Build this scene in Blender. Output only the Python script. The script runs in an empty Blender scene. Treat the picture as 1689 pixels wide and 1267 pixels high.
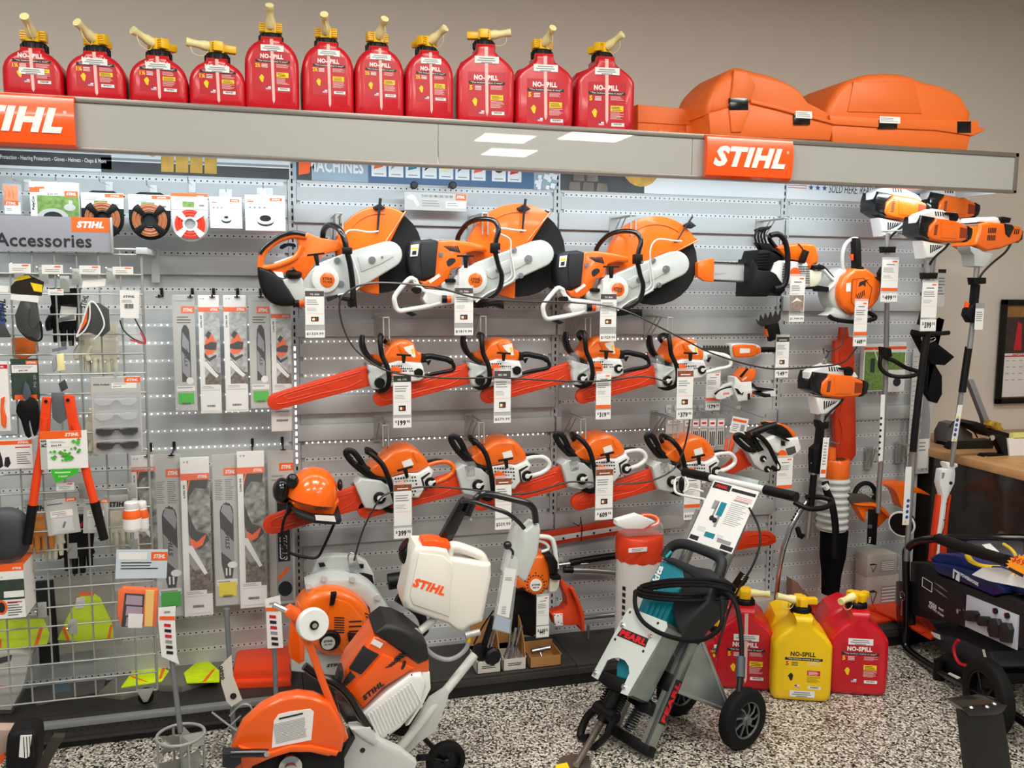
import bpy,bmesh,math,random
from mathutils import Vector,Matrix
PI=math.pi
random.seed(7)
C=bpy.context.scene
# ---------------------------------------------------------------- camera
CX,CY,CZ=-0.14454,-4.05314,1.81933
RT=Vector((0.96233358,-0.27174274,0.00836452));UP=Vector((0.02187213,0.10805006,0.99390482));FW=Vector((0.27099021,0.95628503,-0.1099238))
FPX=1465.7
cam=bpy.data.cameras.new('camera');camo=bpy.data.objects.new('camera',cam);C.collection.objects.link(camo);C.camera=camo
cam.sensor_width=36;cam.lens=FPX*36/1689;cam.clip_start=.05
camo.matrix_world=Matrix(((RT.x,UP.x,-FW.x,CX),(RT.y,UP.y,-FW.y,CY),(RT.z,UP.z,-FW.z,CZ),(0,0,0,1)))
# ---------------------------------------------------------------- world, view, lights
C.view_settings.view_transform='Standard';C.view_settings.look='None';C.view_settings.gamma=1;C.view_settings.exposure=-0.2
C.view_settings.use_curve_mapping=False
wd=bpy.data.worlds.new('room_ambient');C.world=wd;wd.use_nodes=True
wd.node_tree.nodes['Background'].inputs[0].default_value=(.86,.93,1,1);wd.node_tree.nodes['Background'].inputs[1].default_value=.26
C.cycles.max_bounces=5;C.cycles.transparent_max_bounces=12;C.cycles.use_denoising=True
def area(name,loc,sx,sy,w,col=(1,1,1),rot=(0,0,0)):
    l=bpy.data.lights.new(name,'AREA');l.shape='RECTANGLE';l.size=sx;l.size_y=sy;l.energy=w;l.color=col
    o=bpy.data.objects.new(name,l);o.location=loc;o.rotation_euler=rot;C.collection.objects.link(o);return o
CEIL=3.57
LAMPS=[(x,y,.575,.275) for x in (-1.6,.6,2.8) for y in (-1.9,-4.2)]+[(2.61,-7.06,.3,.28),(2.95,-8.1,.3,.3),(3.55,-6.55,.36,.36)]
for x,y,sx,sy in LAMPS:area('ceiling_light',(x,y,CEIL-.07),sx*2,sy*2,56*sx*sy*4,(1,.97,.92))
for i in range(4):area('valance_strip_light',(-.62+1.13*i,-.43,2.31),1.05,.05,5.6,(.82,.94,1),(math.radians(40),0,0))
# ---------------------------------------------------------------- helpers
def lin(h):
    h=h.lstrip('#');o=[]
    for i in (0,2,4):
        c=int(h[i:i+2],16)/255;o.append(c/12.92 if c <= .04045 else ((c+.055)/1.055) ** 2.4)
    return (*o,1)
MATS={}
def mat(name,hexc,rough=.45,metal=0,coat=0,emit=0,alpha=1,trans=0,noise=0,nscale=30,bump=0,spec=.5):
    if name in MATS:return MATS[name]
    m=bpy.data.materials.new(name);m.use_nodes=True;nt=m.node_tree;b=nt.nodes['Principled BSDF']
    b.inputs['Base Color'].default_value=lin(hexc);b.inputs['Roughness'].default_value=rough;b.inputs['Metallic'].default_value=metal
    b.inputs['Coat Weight'].default_value=coat;b.inputs['Coat Roughness'].default_value=.08;b.inputs['Alpha'].default_value=alpha
    b.inputs['Transmission Weight'].default_value=trans;b.inputs['Specular IOR Level'].default_value=spec
    if emit:b.inputs['Emission Color'].default_value=lin(hexc);b.inputs['Emission Strength'].default_value=emit
    if noise or bump:
        tc=nt.nodes.new('ShaderNodeTexCoord');n=nt.nodes.new('ShaderNodeTexNoise');n.inputs['Scale'].default_value=nscale;n.inputs['Detail'].default_value=4
        nt.links.new(tc.outputs['Object'],n.inputs['Vector'])
        if noise:
            r=nt.nodes.new('ShaderNodeValToRGB');c=lin(hexc)
            r.color_ramp.elements[0].position=.3;r.color_ramp.elements[1].position=.7
            r.color_ramp.elements[0].color=tuple(v*(1-noise) for v in c[:3])+(1,);r.color_ramp.elements[1].color=tuple(min(1,v*(1+noise)) for v in c[:3])+(1,)
            nt.links.new(n.outputs['Fac'],r.inputs[0]);nt.links.new(r.outputs[0],b.inputs['Base Color'])
        if bump:
            bp=nt.nodes.new('ShaderNodeBump');bp.inputs['Strength'].default_value=bump;bp.inputs['Distance'].default_value=.002
            nt.links.new(n.outputs['Fac'],bp.inputs['Height']);nt.links.new(bp.outputs[0],b.inputs['Normal'])
    MATS[name]=m;return m
ORG=mat('orange_plastic','#ee6a10',.28,coat=.35)
ORD=mat('orange_red_plastic','#d63a10',.42,noise=.05,nscale=8)
SGN=mat('sign_orange','#ff5a10',.25,coat=.4)
WHT=mat('white_plastic','#e2e4e2',.35)
GRW=mat('pale_grey_plastic','#c3c8c6',.38)
BLK=mat('black_plastic','#070708',.45,spec=.3)
BLG=mat('black_gloss','#08080a',.2,coat=.3)
RUB=mat('black_rubber','#0b0b0c',.75,spec=.25)
DGR=mat('dark_grey_plastic','#232528',.5,spec=.35)
PAP=mat('white_paper','#e8e8e6',.6)
INK=mat('ink','#1b1b1d',.6)
GIN=mat('grey_print','#8f9194',.6)
OIN=mat('orange_print','#f06018',.5)
SIL=mat('bare_aluminium','#b9bcc0',.3,1)
STL=mat('galvanized_steel','#aab2b0',.36,.85,noise=.12,nscale=14)
CHR=mat('chrome','#d8d8d8',.15,1)
PNT=mat('panel_paint','#bdc1c2',.5)
PNL=mat('panel_pale_groove_light','#d9dcdc',.5)
HOL=mat('hole_black','#050505',.9)
LED=mat('led_glow','#eaf6ff',.5,emit=5)  # emissive discs and slots stand in for light shining through from behind
RED=mat('red_plastic','#cf0c20',.3,coat=.25)
REDP=mat('red_print','#c9182c',.5)
YEL=mat('yellow_plastic','#f2c012',.35)
YPR=mat('yellow_print','#f0cc10',.5)
CRM=mat('cream_plastic','#efe6a8',.4)
GRNP=mat('green_print','#3fbf2a',.5)
BLUP=mat('blue_print','#284c9a',.5)
HIV=mat('hivis_yellow','#d4f000',.7,noise=.08)
CLR=mat('clear_plastic_film','#eef2f4',.08,alpha=.05,spec=.3)
CLB=mat('clear_blister','#eef2f4',.12,alpha=.16)
WOOD=mat('counter_wood','#b78a5c',.4,noise=.15,nscale=9)
CRD=mat('brown_cardboard','#a87a45',.8)
GFL=mat('glove_cream','#d9d6c2',.8,noise=.08)
TEA=mat('teal_plastic','#0b7f8f',.3,coat=.2)
BLU=mat('blue_plastic','#1b2f7a',.35)

def W(px,py,Y):  # the point of the plane y = Y seen at a place of the photograph
    d=FW*FPX+RT*(px-844.5)-UP*(py-633.5);t=(Y-CY)/d.y
    return Vector((CX,CY,CZ))+d*t
def G(px,py,Z=0):  # the same on a level plane
    d=FW*FPX+RT*(px-844.5)-UP*(py-633.5);t=(Z-CZ)/d.z
    return Vector((CX,CY,CZ))+d*t
def T(Y,pts):return [((w := W(a,b,Y)).x,w.z) for a,b in pts]
class Fr:
    def __init__(s,o,x=(1,0,0),z=(0,0,1)):
        s.o=Vector(o);s.x=Vector(x).normalized();z=Vector(z);s.z=(z-s.x*z.dot(s.x)).normalized();s.n=s.x.cross(s.z)  # n points at the viewer for a wall frame
    def p(s,u,v,w=0):return s.o+s.x*u+s.z*v+s.n*w
def FY(Y=0,x=0,z=0):return Fr((x,Y,z))
def FW_(px,py,Y,roll=0,yaw=0):
    x=Vector((math.cos(yaw),math.sin(yaw),0));z=Vector((0,0,1));r=math.radians(roll)
    return Fr(W(px,py,Y),x*math.cos(r)+z*math.sin(r),z*math.cos(r)-x*math.sin(r))
TXT={}
def text_mesh(s,bold,shear):
    k=(s,bold,shear)
    if k not in TXT:
        cu=bpy.data.curves.new('txt','FONT');cu.body=s;cu.size=1;cu.shear=shear;cu.offset=bold;cu.extrude=0;cu.resolution_u=2;cu.space_character=1+bold*2
        o=bpy.data.objects.new('txt',cu);C.collection.objects.link(o);bpy.context.view_layer.update()
        me=bpy.data.meshes.new_from_object(o)
        vs=[tuple(v.co) for v in me.vertices];fs=[tuple(f.vertices) for f in me.polygons]
        bpy.data.objects.remove(o);bpy.data.curves.remove(cu);bpy.data.meshes.remove(me)
        xs=[v[0] for v in vs];ys=[v[1] for v in vs]
        TXT[k]=(vs,fs,min(xs),max(xs),min(ys),max(ys))
    return TXT[k]
def crom(pts,n=4,closed=False):
    pts=[Vector(p) for p in pts];L=len(pts);out=[]
    for i in range(L if closed else L-1):
        if closed:a,b,c,d=pts[i-1],pts[i],pts[(i+1) % L],pts[(i+2) % L]
        else:a,b,c,d=pts[max(i-1,0)],pts[i],pts[i+1],pts[min(i+2,L-1)]
        for k in range(n):
            t=k/n;out.append(.5*((2*b)+(c-a)*t+(2*a-5*b+4*c-d)*t*t+(3*b-a-3*c+d)*t ** 3))
    if not closed:out.append(pts[-1])
    return out
class B:
    def __init__(s,m=None):s.bm=bmesh.new();s.ms=[];s.m=m
    def mi(s,m):
        m=m or s.m
        if m not in s.ms:s.ms.append(m)
        return s.ms.index(m)
    def face(s,vs,m=None):
        try:f=s.bm.faces.new(vs);f.material_index=s.mi(m);return f
        except ValueError:return None
    def quad(s,fr,u0,v0,u1,v1,w=0,m=None):
        s.face([s.bm.verts.new(fr.p(*q,w)) for q in ((u0,v0),(u1,v0),(u1,v1),(u0,v1))],m);return s
    def box(s,fr,a,b,m=None,bev=0,seg=2):
        (u0,v0,w0),(u1,v1,w1)=a,b
        return s.prism(fr,[(u0,v0),(u1,v0),(u1,v1),(u0,v1)],w0,w1,m,bev,seg,allb=True)
    def prism(s,fr,pts,w0,w1,m=None,bev=0,seg=2,allb=False,taper=0):
        # pts in the frame's u,v; from depth w0 (back) to w1 (front)
        n=len(pts);cu=sum(p[0] for p in pts)/n;cv=sum(p[1] for p in pts)/n
        us=[p[0] for p in pts];vs=[p[1] for p in pts];bw=max(us)-min(us);bh=max(vs)-min(vs)
        if bev >= .006 and n>9 and not allb and abs(sum(pts[i][0]*pts[i-1][1]-pts[i-1][0]*pts[i][1] for i in range(n)))/2>.58*bw*bh:
            # a full outline: rounded off by shrinking rings instead of a bevel
            mu=(max(us)+min(us))/2;mv=(max(vs)+min(vs))/2;sg=1 if w1>w0 else -1;r=min(bev,abs(w1-w0)*.8,bw*.3,bh*.3);rings=[];fs=[]
            for k in range(-1,5):
                a=max(k,0)*PI/8;ku,kv=1-2*r*(1-math.cos(a))/bw,1-2*r*(1-math.cos(a))/bh;w=w0 if k<0 else w1-sg*r*(1-math.sin(a))
                rings.append([s.bm.verts.new(fr.p(mu+(p[0]-mu)*ku,mv+(p[1]-mv)*kv,w)) for p in pts])
            for q in range(5):
                for i in range(n):fs.append(s.face([rings[q][i],rings[q][(i+1) % n],rings[q+1][(i+1) % n],rings[q+1][i]],m))
            fs+=[s.face(rings[-1],m),s.face(rings[0][::-1],m)]
            bmesh.ops.recalc_face_normals(s.bm,faces=[f for f in fs if f]);return s
        A=[s.bm.verts.new(fr.p(p[0],p[1],w0)) for p in pts]
        k=1-taper
        Z=[s.bm.verts.new(fr.p(cu+(p[0]-cu)*k,cv+(p[1]-cv)*k,w1)) for p in pts]
        fs=[]
        ff=s.face(Z,m);fb=s.face(A[::-1],m)
        for i in range(n):
            j=(i+1) % n;fs.append(s.face([A[i],A[j],Z[j],Z[i]],m))
        allf=[f for f in [ff,fb]+fs if f]
        bmesh.ops.recalc_face_normals(s.bm,faces=allf)
        if bev>0 and ff:
            es=set(ff.edges)
            if allb:es |= set(fb.edges);es |= {e for f in fs if f for e in f.edges}
            elif allb is None:pass
            r=bmesh.ops.bevel(s.bm,geom=list(es),offset=bev,segments=seg,profile=.5,affect='EDGES',clamp_overlap=True)
            for f in r['faces']:f.material_index=s.mi(m)
        return s
    def tube(s,pts,r,m=None,n=10,sm=0,cap=True,closed=False,flat=1):
        if sm:pts=crom(pts,sm,closed)
        pts=[Vector(p) for p in pts]
        q=[pts[0]]
        for p in pts[1:]:
            if (p-q[-1]).length>1e-6:q.append(p)
        pts=q;L=len(pts)
        if L<2:return s
        rs=r if callable(r) else (lambda t:r)
        t0=(pts[1]-pts[0]).normalized();a=Vector((0,0,1)) if abs(t0.z)<.9 else Vector((0,1,0))
        nrm=t0.cross(a).normalized();rings=[]
        for i in range(L):
            if closed:t=(pts[(i+1) % L]-pts[i-1])
            else:t=(pts[min(i+1,L-1)]-pts[max(i-1,0)])
            if t.length<1e-9:t=t0
            t.normalize();nrm=(nrm-t*nrm.dot(t))
            if nrm.length<1e-6:nrm=t.orthogonal()
            nrm.normalize();b=t.cross(nrm);rr=rs(i/(L-1))
            rings.append([s.bm.verts.new(pts[i]+nrm*math.cos(2*PI*k/n)*rr+b*math.sin(2*PI*k/n)*rr*flat) for k in range(n)])
        fs=[]
        for i in range(L if closed else L-1):
            A,Z=rings[i],rings[(i+1) % L]
            for k in range(n):fs.append(s.face([A[k],A[(k+1) % n],Z[(k+1) % n],Z[k]],m))
        if cap and not closed:fs.append(s.face(rings[0][::-1],m));fs.append(s.face(rings[-1],m))
        bmesh.ops.recalc_face_normals(s.bm,faces=[f for f in fs if f])
        return s
    def cyl(s,a,b,r,m=None,n=20,r2=None):
        a=Vector(a);b=Vector(b);r2=r if r2 is None else r2
        return s.tube([a,b],lambda t:r+(r2-r)*t,m,n)
    def lathe(s,o,ax,prof,m=None,n=28,cap=True):
        # prof: (radius, height along ax) or (r, h, material)
        o=Vector(o);ax=Vector(ax).normalized();x=ax.orthogonal().normalized();y=ax.cross(x);rings=[];fs=[]
        for p in prof:rings.append([s.bm.verts.new(o+ax*p[1]+(x*math.cos(2*PI*k/n)+y*math.sin(2*PI*k/n))*max(p[0],1e-4)) for k in range(n)])
        for i in range(len(prof)-1):
            A,Z=rings[i],rings[i+1];mm=prof[i+1][2] if len(prof[i+1])>2 else m
            for k in range(n):fs.append(s.face([A[k],A[(k+1) % n],Z[(k+1) % n],Z[k]],mm))
        if cap:fs.append(s.face(rings[0][::-1],m));fs.append(s.face(rings[-1],prof[-1][2] if len(prof[-1])>2 else m))
        bmesh.ops.recalc_face_normals(s.bm,faces=[f for f in fs if f]);return s
    def ell(s,c,rx,ry,rz,m=None,fr=None,n=20,k=12,vmin=-1,e=1):
        # ellipsoid (superellipsoid for e<1); vmin cuts it level below
        fr=fr or Fr(c);c=Vector(c);rings=[];fs=[]
        def sp(v):return math.copysign(abs(v) ** e,v)
        a0=math.asin(max(-1,vmin))
        for i in range(k+1):
            a=a0+(PI/2-a0)*i/k
            rings.append([s.bm.verts.new(c+fr.x*rx*sp(math.cos(a))*sp(math.cos(2*PI*j/n))+fr.n*ry*sp(math.cos(a))*sp(math.sin(2*PI*j/n))+fr.z*rz*sp(math.sin(a))) for j in range(n)])
        for i in range(k):
            for j in range(n):fs.append(s.face([rings[i][j],rings[i][(j+1) % n],rings[i+1][(j+1) % n],rings[i+1][j]],m))
        fs.append(s.face(rings[0][::-1],m));bmesh.ops.remove_doubles(s.bm,verts=rings[-1]+rings[0],dist=1e-5)
        bmesh.ops.recalc_face_normals(s.bm,faces=list(s.bm.faces));return s
    def text(s,fr,t,u,v,h=None,w=None,m=None,bold=.02,shear=0,wz=.0006,anchor='c'):
        vs,fs,x0,x1,y0,y1=text_mesh(t,bold,shear)
        sy=(h/(y1-y0)) if h else (w/(x1-x0));sx=(w/(x1-x0)) if w else sy
        ox=u-((x0+x1)/2 if anchor=='c' else x0)*sx;oy=v-(y0+y1)/2*sy
        V=[s.bm.verts.new(fr.p(ox+p[0]*sx,oy+p[1]*sy,wz)) for p in vs]
        for f in fs:s.face([V[i] for i in f],m or INK)
        return s
    def lines(s,fr,u0,v0,u1,v1,n,m=None,w=.0006,th=.42,ragged=.35):
        # rows of small print
        dv=(v0-v1)/n
        for i in range(n):
            v=v0-dv*(i+.5);e=u1-(u1-u0)*random.random()*ragged
            s.quad(fr,u0,v-dv*th/2,e,v+dv*th/2,w,m or GIN)
        return s
    def bars(s,fr,u0,v0,u1,v1,w=.0007,m=None):
        u=u0
        while u<u1:
            d=random.choice((.0008,.0012,.0018));s.quad(fr,u,v0,min(u+d,u1),v1,w,m or INK);u+=d+random.choice((.0008,.0014))
        return s
def finish(s,name,parent=None,smooth=True,org=None):
    bm=s.bm
    me=bpy.data.meshes.new(name);o=bpy.data.objects.new(name,me)
    if parent is not None:
        q=parent;off=Vector()
        while q:off+=q.location;q=q.parent
        o.parent=parent
        for v in bm.verts:v.co -= off
    else:
        if org is None:
            xs=[v.co.x for v in bm.verts];ys=[v.co.y for v in bm.verts];zs=[v.co.z for v in bm.verts]
            org=Vector(((min(xs)+max(xs))/2,(min(ys)+max(ys))/2,min(zs)))
        org=Vector(org)
        for v in bm.verts:v.co -= org
        o.location=org
    bm.to_mesh(me);bm.free()
    for m in s.ms:me.materials.append(m)
    if smooth:
        me.shade_smooth();me.set_sharp_from_angle(angle=math.radians(38))
    C.collection.objects.link(o);return o
def tag(o,label,cat,group=None):
    o['label']=label;o['category']=cat
    if group:o['group']=group
    return o
def thing(name,loc,label,cat,group=None):
    o=bpy.data.objects.new(name,None);o.location=loc;o.empty_display_size=.05;C.collection.objects.link(o);return tag(o,label,cat,group)
def struct(o):o['kind']='structure';return o
def dup(root,loc,label=None,group=None,parent=None):
    c=root.copy();C.collection.objects.link(c)
    if parent is not None:c.parent=parent
    if loc is not None:c.location=loc
    if label:c['label']=label
    if group:c['group']=group
    for ch in list(root.children):dup(ch,None,None,None,c)
    return c
# ================================================================ THE SETTING
def floor_mat():
    m=bpy.data.materials.new('speckled_epoxy_floor');m.use_nodes=True;nt=m.node_tree;b=nt.nodes['Principled BSDF'];N=nt.nodes.new;L=nt.links.new
    tc=N('ShaderNodeTexCoord');v1=N('ShaderNodeTexVoronoi');v1.inputs['Scale'].default_value=150
    mp=N('ShaderNodeMapping');mp.inputs['Scale'].default_value=(1,.8,1);L(tc.outputs['Object'],mp.inputs[0]);L(mp.outputs[0],v1.inputs['Vector'])
    n2=N('ShaderNodeTexNoise');n2.inputs['Scale'].default_value=260;n2.inputs['Detail'].default_value=3;L(mp.outputs[0],n2.inputs['Vector'])
    r=N('ShaderNodeValToRGB');cr=r.color_ramp;cr.interpolation='CONSTANT'
    cr.elements[0].color=lin('#0e0d0c');cr.elements[1].position=.17;cr.elements[1].color=lin('#57534d')
    for p,c in ((.29,'#8a847a'),(.45,'#aca69b'),(.72,'#ded8cb')):e=cr.elements.new(p);e.color=lin(c)
    sp=N('ShaderNodeSeparateColor');L(v1.outputs['Color'],sp.inputs[0]);L(sp.outputs[0],r.inputs[0])
    r2=N('ShaderNodeValToRGB');r2.color_ramp.elements[0].position=.38;r2.color_ramp.elements[1].position=.44;r2.color_ramp.elements[0].color=(.12,.12,.11,1)
    L(n2.outputs['Fac'],r2.inputs[0]);mx=N('ShaderNodeMixRGB');mx.blend_type='MULTIPLY';mx.inputs[0].default_value=.9;L(r.outputs[0],mx.inputs[1]);L(r2.outputs[0],mx.inputs[2])
    L(mx.outputs[0],b.inputs['Base Color']);b.inputs['Roughness'].default_value=.32;return m
FL=floor_mat()
b=B(FL);b.box(FY(0),(-4,-.05,-.6),(7,0,10));struct(finish(b,'floor'))
# the saw-cut joint in the floor
b=B(HOL);p0=G(1325,1156);p1=G(1475,1267);d=(p1-p0).normalized();q=Vector((-d.y,d.x,0))*.0016
b.face([b.bm.verts.new(p+Vector((0,0,.0006))) for p in (p0-d*.8-q,p0-d*.8+q,p1+d*1.5+q,p1+d*1.5-q)]);struct(finish(b,'trim_1'))
WAL=mat('wall_paint','#dcd5cb',.75,bump=.08,nscale=90)
b=B(WAL);b.box(FY(.42),(-4,0,-.1),(7,CEIL,0));struct(finish(b,'wall_back'))
b=B(WAL);b.box(Fr((6.2,0,0)),(0,0,-.5),(.1,CEIL,7));struct(finish(b,'wall_right'))
b=B(mat('ceiling_tile','#d8d6d0',.9));b.box(FY(0),(-4,CEIL,-.5),(7,CEIL+.05,10));struct(finish(b,'ceiling'))
LMP=mat('lamp_diffuser','#fff6e6',.5,emit=8)
for i,(x,y,sx,sy) in enumerate(LAMPS):
    t=thing('ceiling_light',(x,y,CEIL-.06),'white framed recessed ceiling light panel above the sales floor','ceiling light','recessed ceiling lights')
    b=B(WHT);b.box(Fr((x,y,CEIL)),(-sx-.035,-.06,-sy-.035),(sx+.035,0,sy+.035),bev=.004);finish(b,'frame',t)
    b=B(LMP);b.box(Fr((x,y,CEIL)),(-sx,-.063,-sy),(sx,-.0602,sy));finish(b,'diffuser',t)

# ---------------------------------------------------------------- slotted display wall
PITCH=.0762
def ZK(k):return 2.25-PITCH*k
BAYS=[(-1.219,0),(0,1.219),(1.219,2.438),(2.438,3.33)]
RAILS=[[(4.15,5.2)],[(1.12,2.15),(7.65,8.7),(12.2,13.25),(13.9,14.85),(20.2,21.2)],[(1.12,2.15),(7.65,8.7),(13.9,14.85),(20.2,21.2)],[(1.12,2.15),(6.2,7.2),(13.9,14.85)]]
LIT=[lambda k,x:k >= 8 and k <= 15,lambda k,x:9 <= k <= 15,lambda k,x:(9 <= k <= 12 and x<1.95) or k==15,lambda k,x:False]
for bi,(x0,x1) in enumerate([(-2.4,0)]+BAYS[1:]):
    t=thing('display_wall_panel',((x0+x1)/2,0,.09),['perforated grey steel display panel at the far left behind the wire grid','perforated grey display panel behind the two left columns of chainsaws','perforated grey display panel behind the largest cut-off saw and the white tube','narrow perforated grey display panel at the right end behind the trimmers'][bi],'display panel','perforated display panels')
    b=B(PNT);f=FY(0)
    for k in range(-1,29):b.box(f,(x0+.02,ZK(k+1)+.0086,-.012),(x1-.02,ZK(k)-.0086,0))  # pressed steel slats, one to each row of holes
    finish(b,'slats',t)
    b=B(PNL);b.box(f,(x0+.02,.09,-.03),(x1-.02,2.42,-.0135));finish(b,'back_sheet',t)
    b=B(PNT)
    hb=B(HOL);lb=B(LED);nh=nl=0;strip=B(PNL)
    for k in range(0,29):
        strip.box(f,(x0+.035,ZK(k)-.0085,-.013),(x1-.035,ZK(k)+.0085,-.0008))  # paler than the slats: light caught in the grooves put into the colour
        n=int((x1-x0-.09)/.0254)
        for j in range(n+1):
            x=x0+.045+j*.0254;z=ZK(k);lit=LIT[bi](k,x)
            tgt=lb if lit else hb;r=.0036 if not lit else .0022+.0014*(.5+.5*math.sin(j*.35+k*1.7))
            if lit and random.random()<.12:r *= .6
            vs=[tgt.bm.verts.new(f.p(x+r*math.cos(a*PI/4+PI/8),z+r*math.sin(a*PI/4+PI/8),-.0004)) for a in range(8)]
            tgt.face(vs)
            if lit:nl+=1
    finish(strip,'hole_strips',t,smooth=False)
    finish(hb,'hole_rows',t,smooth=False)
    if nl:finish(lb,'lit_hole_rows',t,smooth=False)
    for r0,r1 in RAILS[bi]:
        b=B(PNT);e0=x0+(.0 if bi else .45)
        b.box(f,(e0+.004,ZK(r1),.004),(x1-.004,ZK(r0),.022),bev=.003);b.box(f,(e0+.004,ZK(r0)-.004,0),(x1-.004,ZK(r0),.004));b.box(f,(e0+.004,ZK(r1),0),(x1-.004,ZK(r1)+.004,.004))
        finish(b,'rail',t)
UPX=[0,1.219,2.438,3.33]
for i,x in enumerate(UPX):
    t=thing('slotted_upright',(x,0,.09),['slotted steel upright left of the stacked saws with glowing slots','slotted steel upright running down behind the middle of the saw display','slotted steel upright just left of the hand-held blower','slotted steel upright ending the display at the right'][i],'upright','slotted steel uprights')
    b=B(PNT);b.box(FY(0),(x-.018,.09,-.02),(x+.018,2.42,.0015));finish(b,'post',t)
    if i<3:
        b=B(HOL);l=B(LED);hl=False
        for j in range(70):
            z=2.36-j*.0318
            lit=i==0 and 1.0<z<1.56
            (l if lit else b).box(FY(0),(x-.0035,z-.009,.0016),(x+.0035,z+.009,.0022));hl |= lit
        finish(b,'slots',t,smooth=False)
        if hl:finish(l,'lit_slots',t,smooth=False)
# ---------------------------------------------------------------- base deck
DK=mat('deck_brown_grey','#2f2c2a',.5,noise=.05);KIK=mat('kick_black','#0a0a0b',.6)
for bi,(x0,x1) in enumerate([(-2.4,-1.219)]+BAYS):
    lab=['dark base shelf at the far left edge under the boxes','dark base shelf with a pale front lip under the wire grid','dark base shelf under the vests and the backpack blower','dark base shelf under the white tube and hammer cart','dark base shelf behind the fuel cans at the right'][bi]
    t=thing('base_shelf',((x0+x1)/2,-.2,.0),lab,'shelf','base shelves')
    lz=.093
    b=B(DK);b.box(FY(0),(x0+.001,lz-.03,0),(x1-.001,lz,.375 if bi>1 else .385),bev=.003)
    for j in range(int((x1-x0)/.04)):
        u=x0+.03+j*.04
        for w in (.33,.345):b.quad(Fr((u,-w,lz+.0004),(1,0,0),(0,1,0)),0,0,.008,.004,0,HOL)
    finish(b,'deck',t)
    b=B(SIL if bi in (0,1) else DK)
    if bi in (0,1):
        b.box(FY(0),(x0,lz-.005,.375),(x1,lz+.018,.41),m=mat('lip_grey','#85898a',.4,.3),bev=.004);b.box(FY(0),(x0,.038,.385),(x1,lz-.006,.396),m=DK)
        b.box(FY(0),(x0,.03,.385),(x1,.04,.41),m=DK,bev=.002)
        for j in range(int((x1-x0)/.026)):b.quad(FY(0),x0+.02+j*.026,.068,x0+.026+j*.026,.072,.3965,HOL)
    else:b.box(FY(0),(x0,lz-.04,.376),(x1,lz-.01,.386),m=DK,bev=.003)
    finish(b,'front_lip',t)
    b=B(KIK);b.box(FY(0),(x0,0,.02),(x1,lz-.031,.372 if bi>1 else .39));finish(b,'kick',t)
# ---------------------------------------------------------------- valance with top shelf
VT,VB,VY,VX0,VX1=2.475,2.285,-.5,-1.9,3.39
VGR=mat('valance_grey','#a6a7a2',.4,coat=1);VGR.node_tree.nodes['Principled BSDF'].inputs['Coat Roughness'].default_value=.01
TRM=mat('valance_trim','#857f78',.35,.5)
t=thing('display_valance',((VX0+VX1)/2,VY,VB),'long glossy grey valance running along the top of the display','valance')
fv=FY(VY)
JO=[VX0,-1.22,.67,1.31,2.53,VX1]
JO=[VX0,.55,1.66,VX1]
for a,c in zip(JO,JO[1:]):
    b=B(VGR);b.box(fv,(a+.001,VB+.014,-.01),(c-.001,VT-.02,0),bev=.001,seg=1);finish(b,'fascia_panel',t)
b=B(TRM);b.box(fv,(VX0,VT-.02,-.03),(VX1,VT,.006),bev=.002);b.box(fv,(VX0,VB,-.03),(VX1,VB+.014,.006),bev=.002)
b.box(fv,(VX1-.02,VB,-.01),(VX1,VT,.006),bev=.002);finish(b,'edge_trim',t)
b=B(PNL);b.box(fv,(VX0,VT-.018,-.5),(VX1-.003,VT-.003,-.012));finish(b,'top_shelf',t)
b=B(PNT);b.box(fv,(VX1-.012,VB+.01,-.5),(VX1-.003,VT-.02,-.012));finish(b,'end_cap',t)
b=B(mat('light_diffuser','#f2fbff',.5,emit=1.6));b.box(fv,(VX0,VB+.032,-.14),(VX1-.02,VB+.045,-.032));finish(b,'light_diffuser',t)
# two orange lettered signs
def brand_sign(px0,px1,label):
    a=W(px0,200,VY-.03);c=W(px1,200,VY-.03);w=c.x-a.x
    f=Fr((a.x+w/2,VY-.006,VB+.004));o=thing('brand_sign',f.o,label,'sign','orange signs on the valance');h=VT-VB-.006
    b=B(SGN);pr=[(0,.0),(.025,.012),(.033,.05),(.035,h/2),(.033,h-.05),(.025,h-.012),(0,h)]  # a bowed plastic face
    rings=[[b.bm.verts.new(f.p(x,v,d)) for x in (-w/2,-w/2+.004,w/2-.004,w/2)] for d,v in pr]
    for i in range(len(pr)-1):
        for k in range(3):b.face([rings[i][k],rings[i][k+1],rings[i+1][k+1],rings[i+1][k]])
    for k in (0,3):
        b.face([r[k] for r in rings])
    bmesh.ops.recalc_face_normals(b.bm,faces=list(b.bm.faces));finish(b,'sign_face',o,smooth=True)
    b=B(PAP);b.text(f,'STIHL',-.006,h/2,h=h*.48,w=w*.84,m=PAP,bold=.055,shear=.28,wz=.0362);b.text(f,'\u00ae',w*.43,h*.66,h=.012,m=PAP,wz=.036);finish(b,'lettering',o)
brand_sign(-86,123,'orange lettered sign cut by the left edge of the photo')
brand_sign(1167,1309,'orange lettered sign on the right half of the valance')
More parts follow.
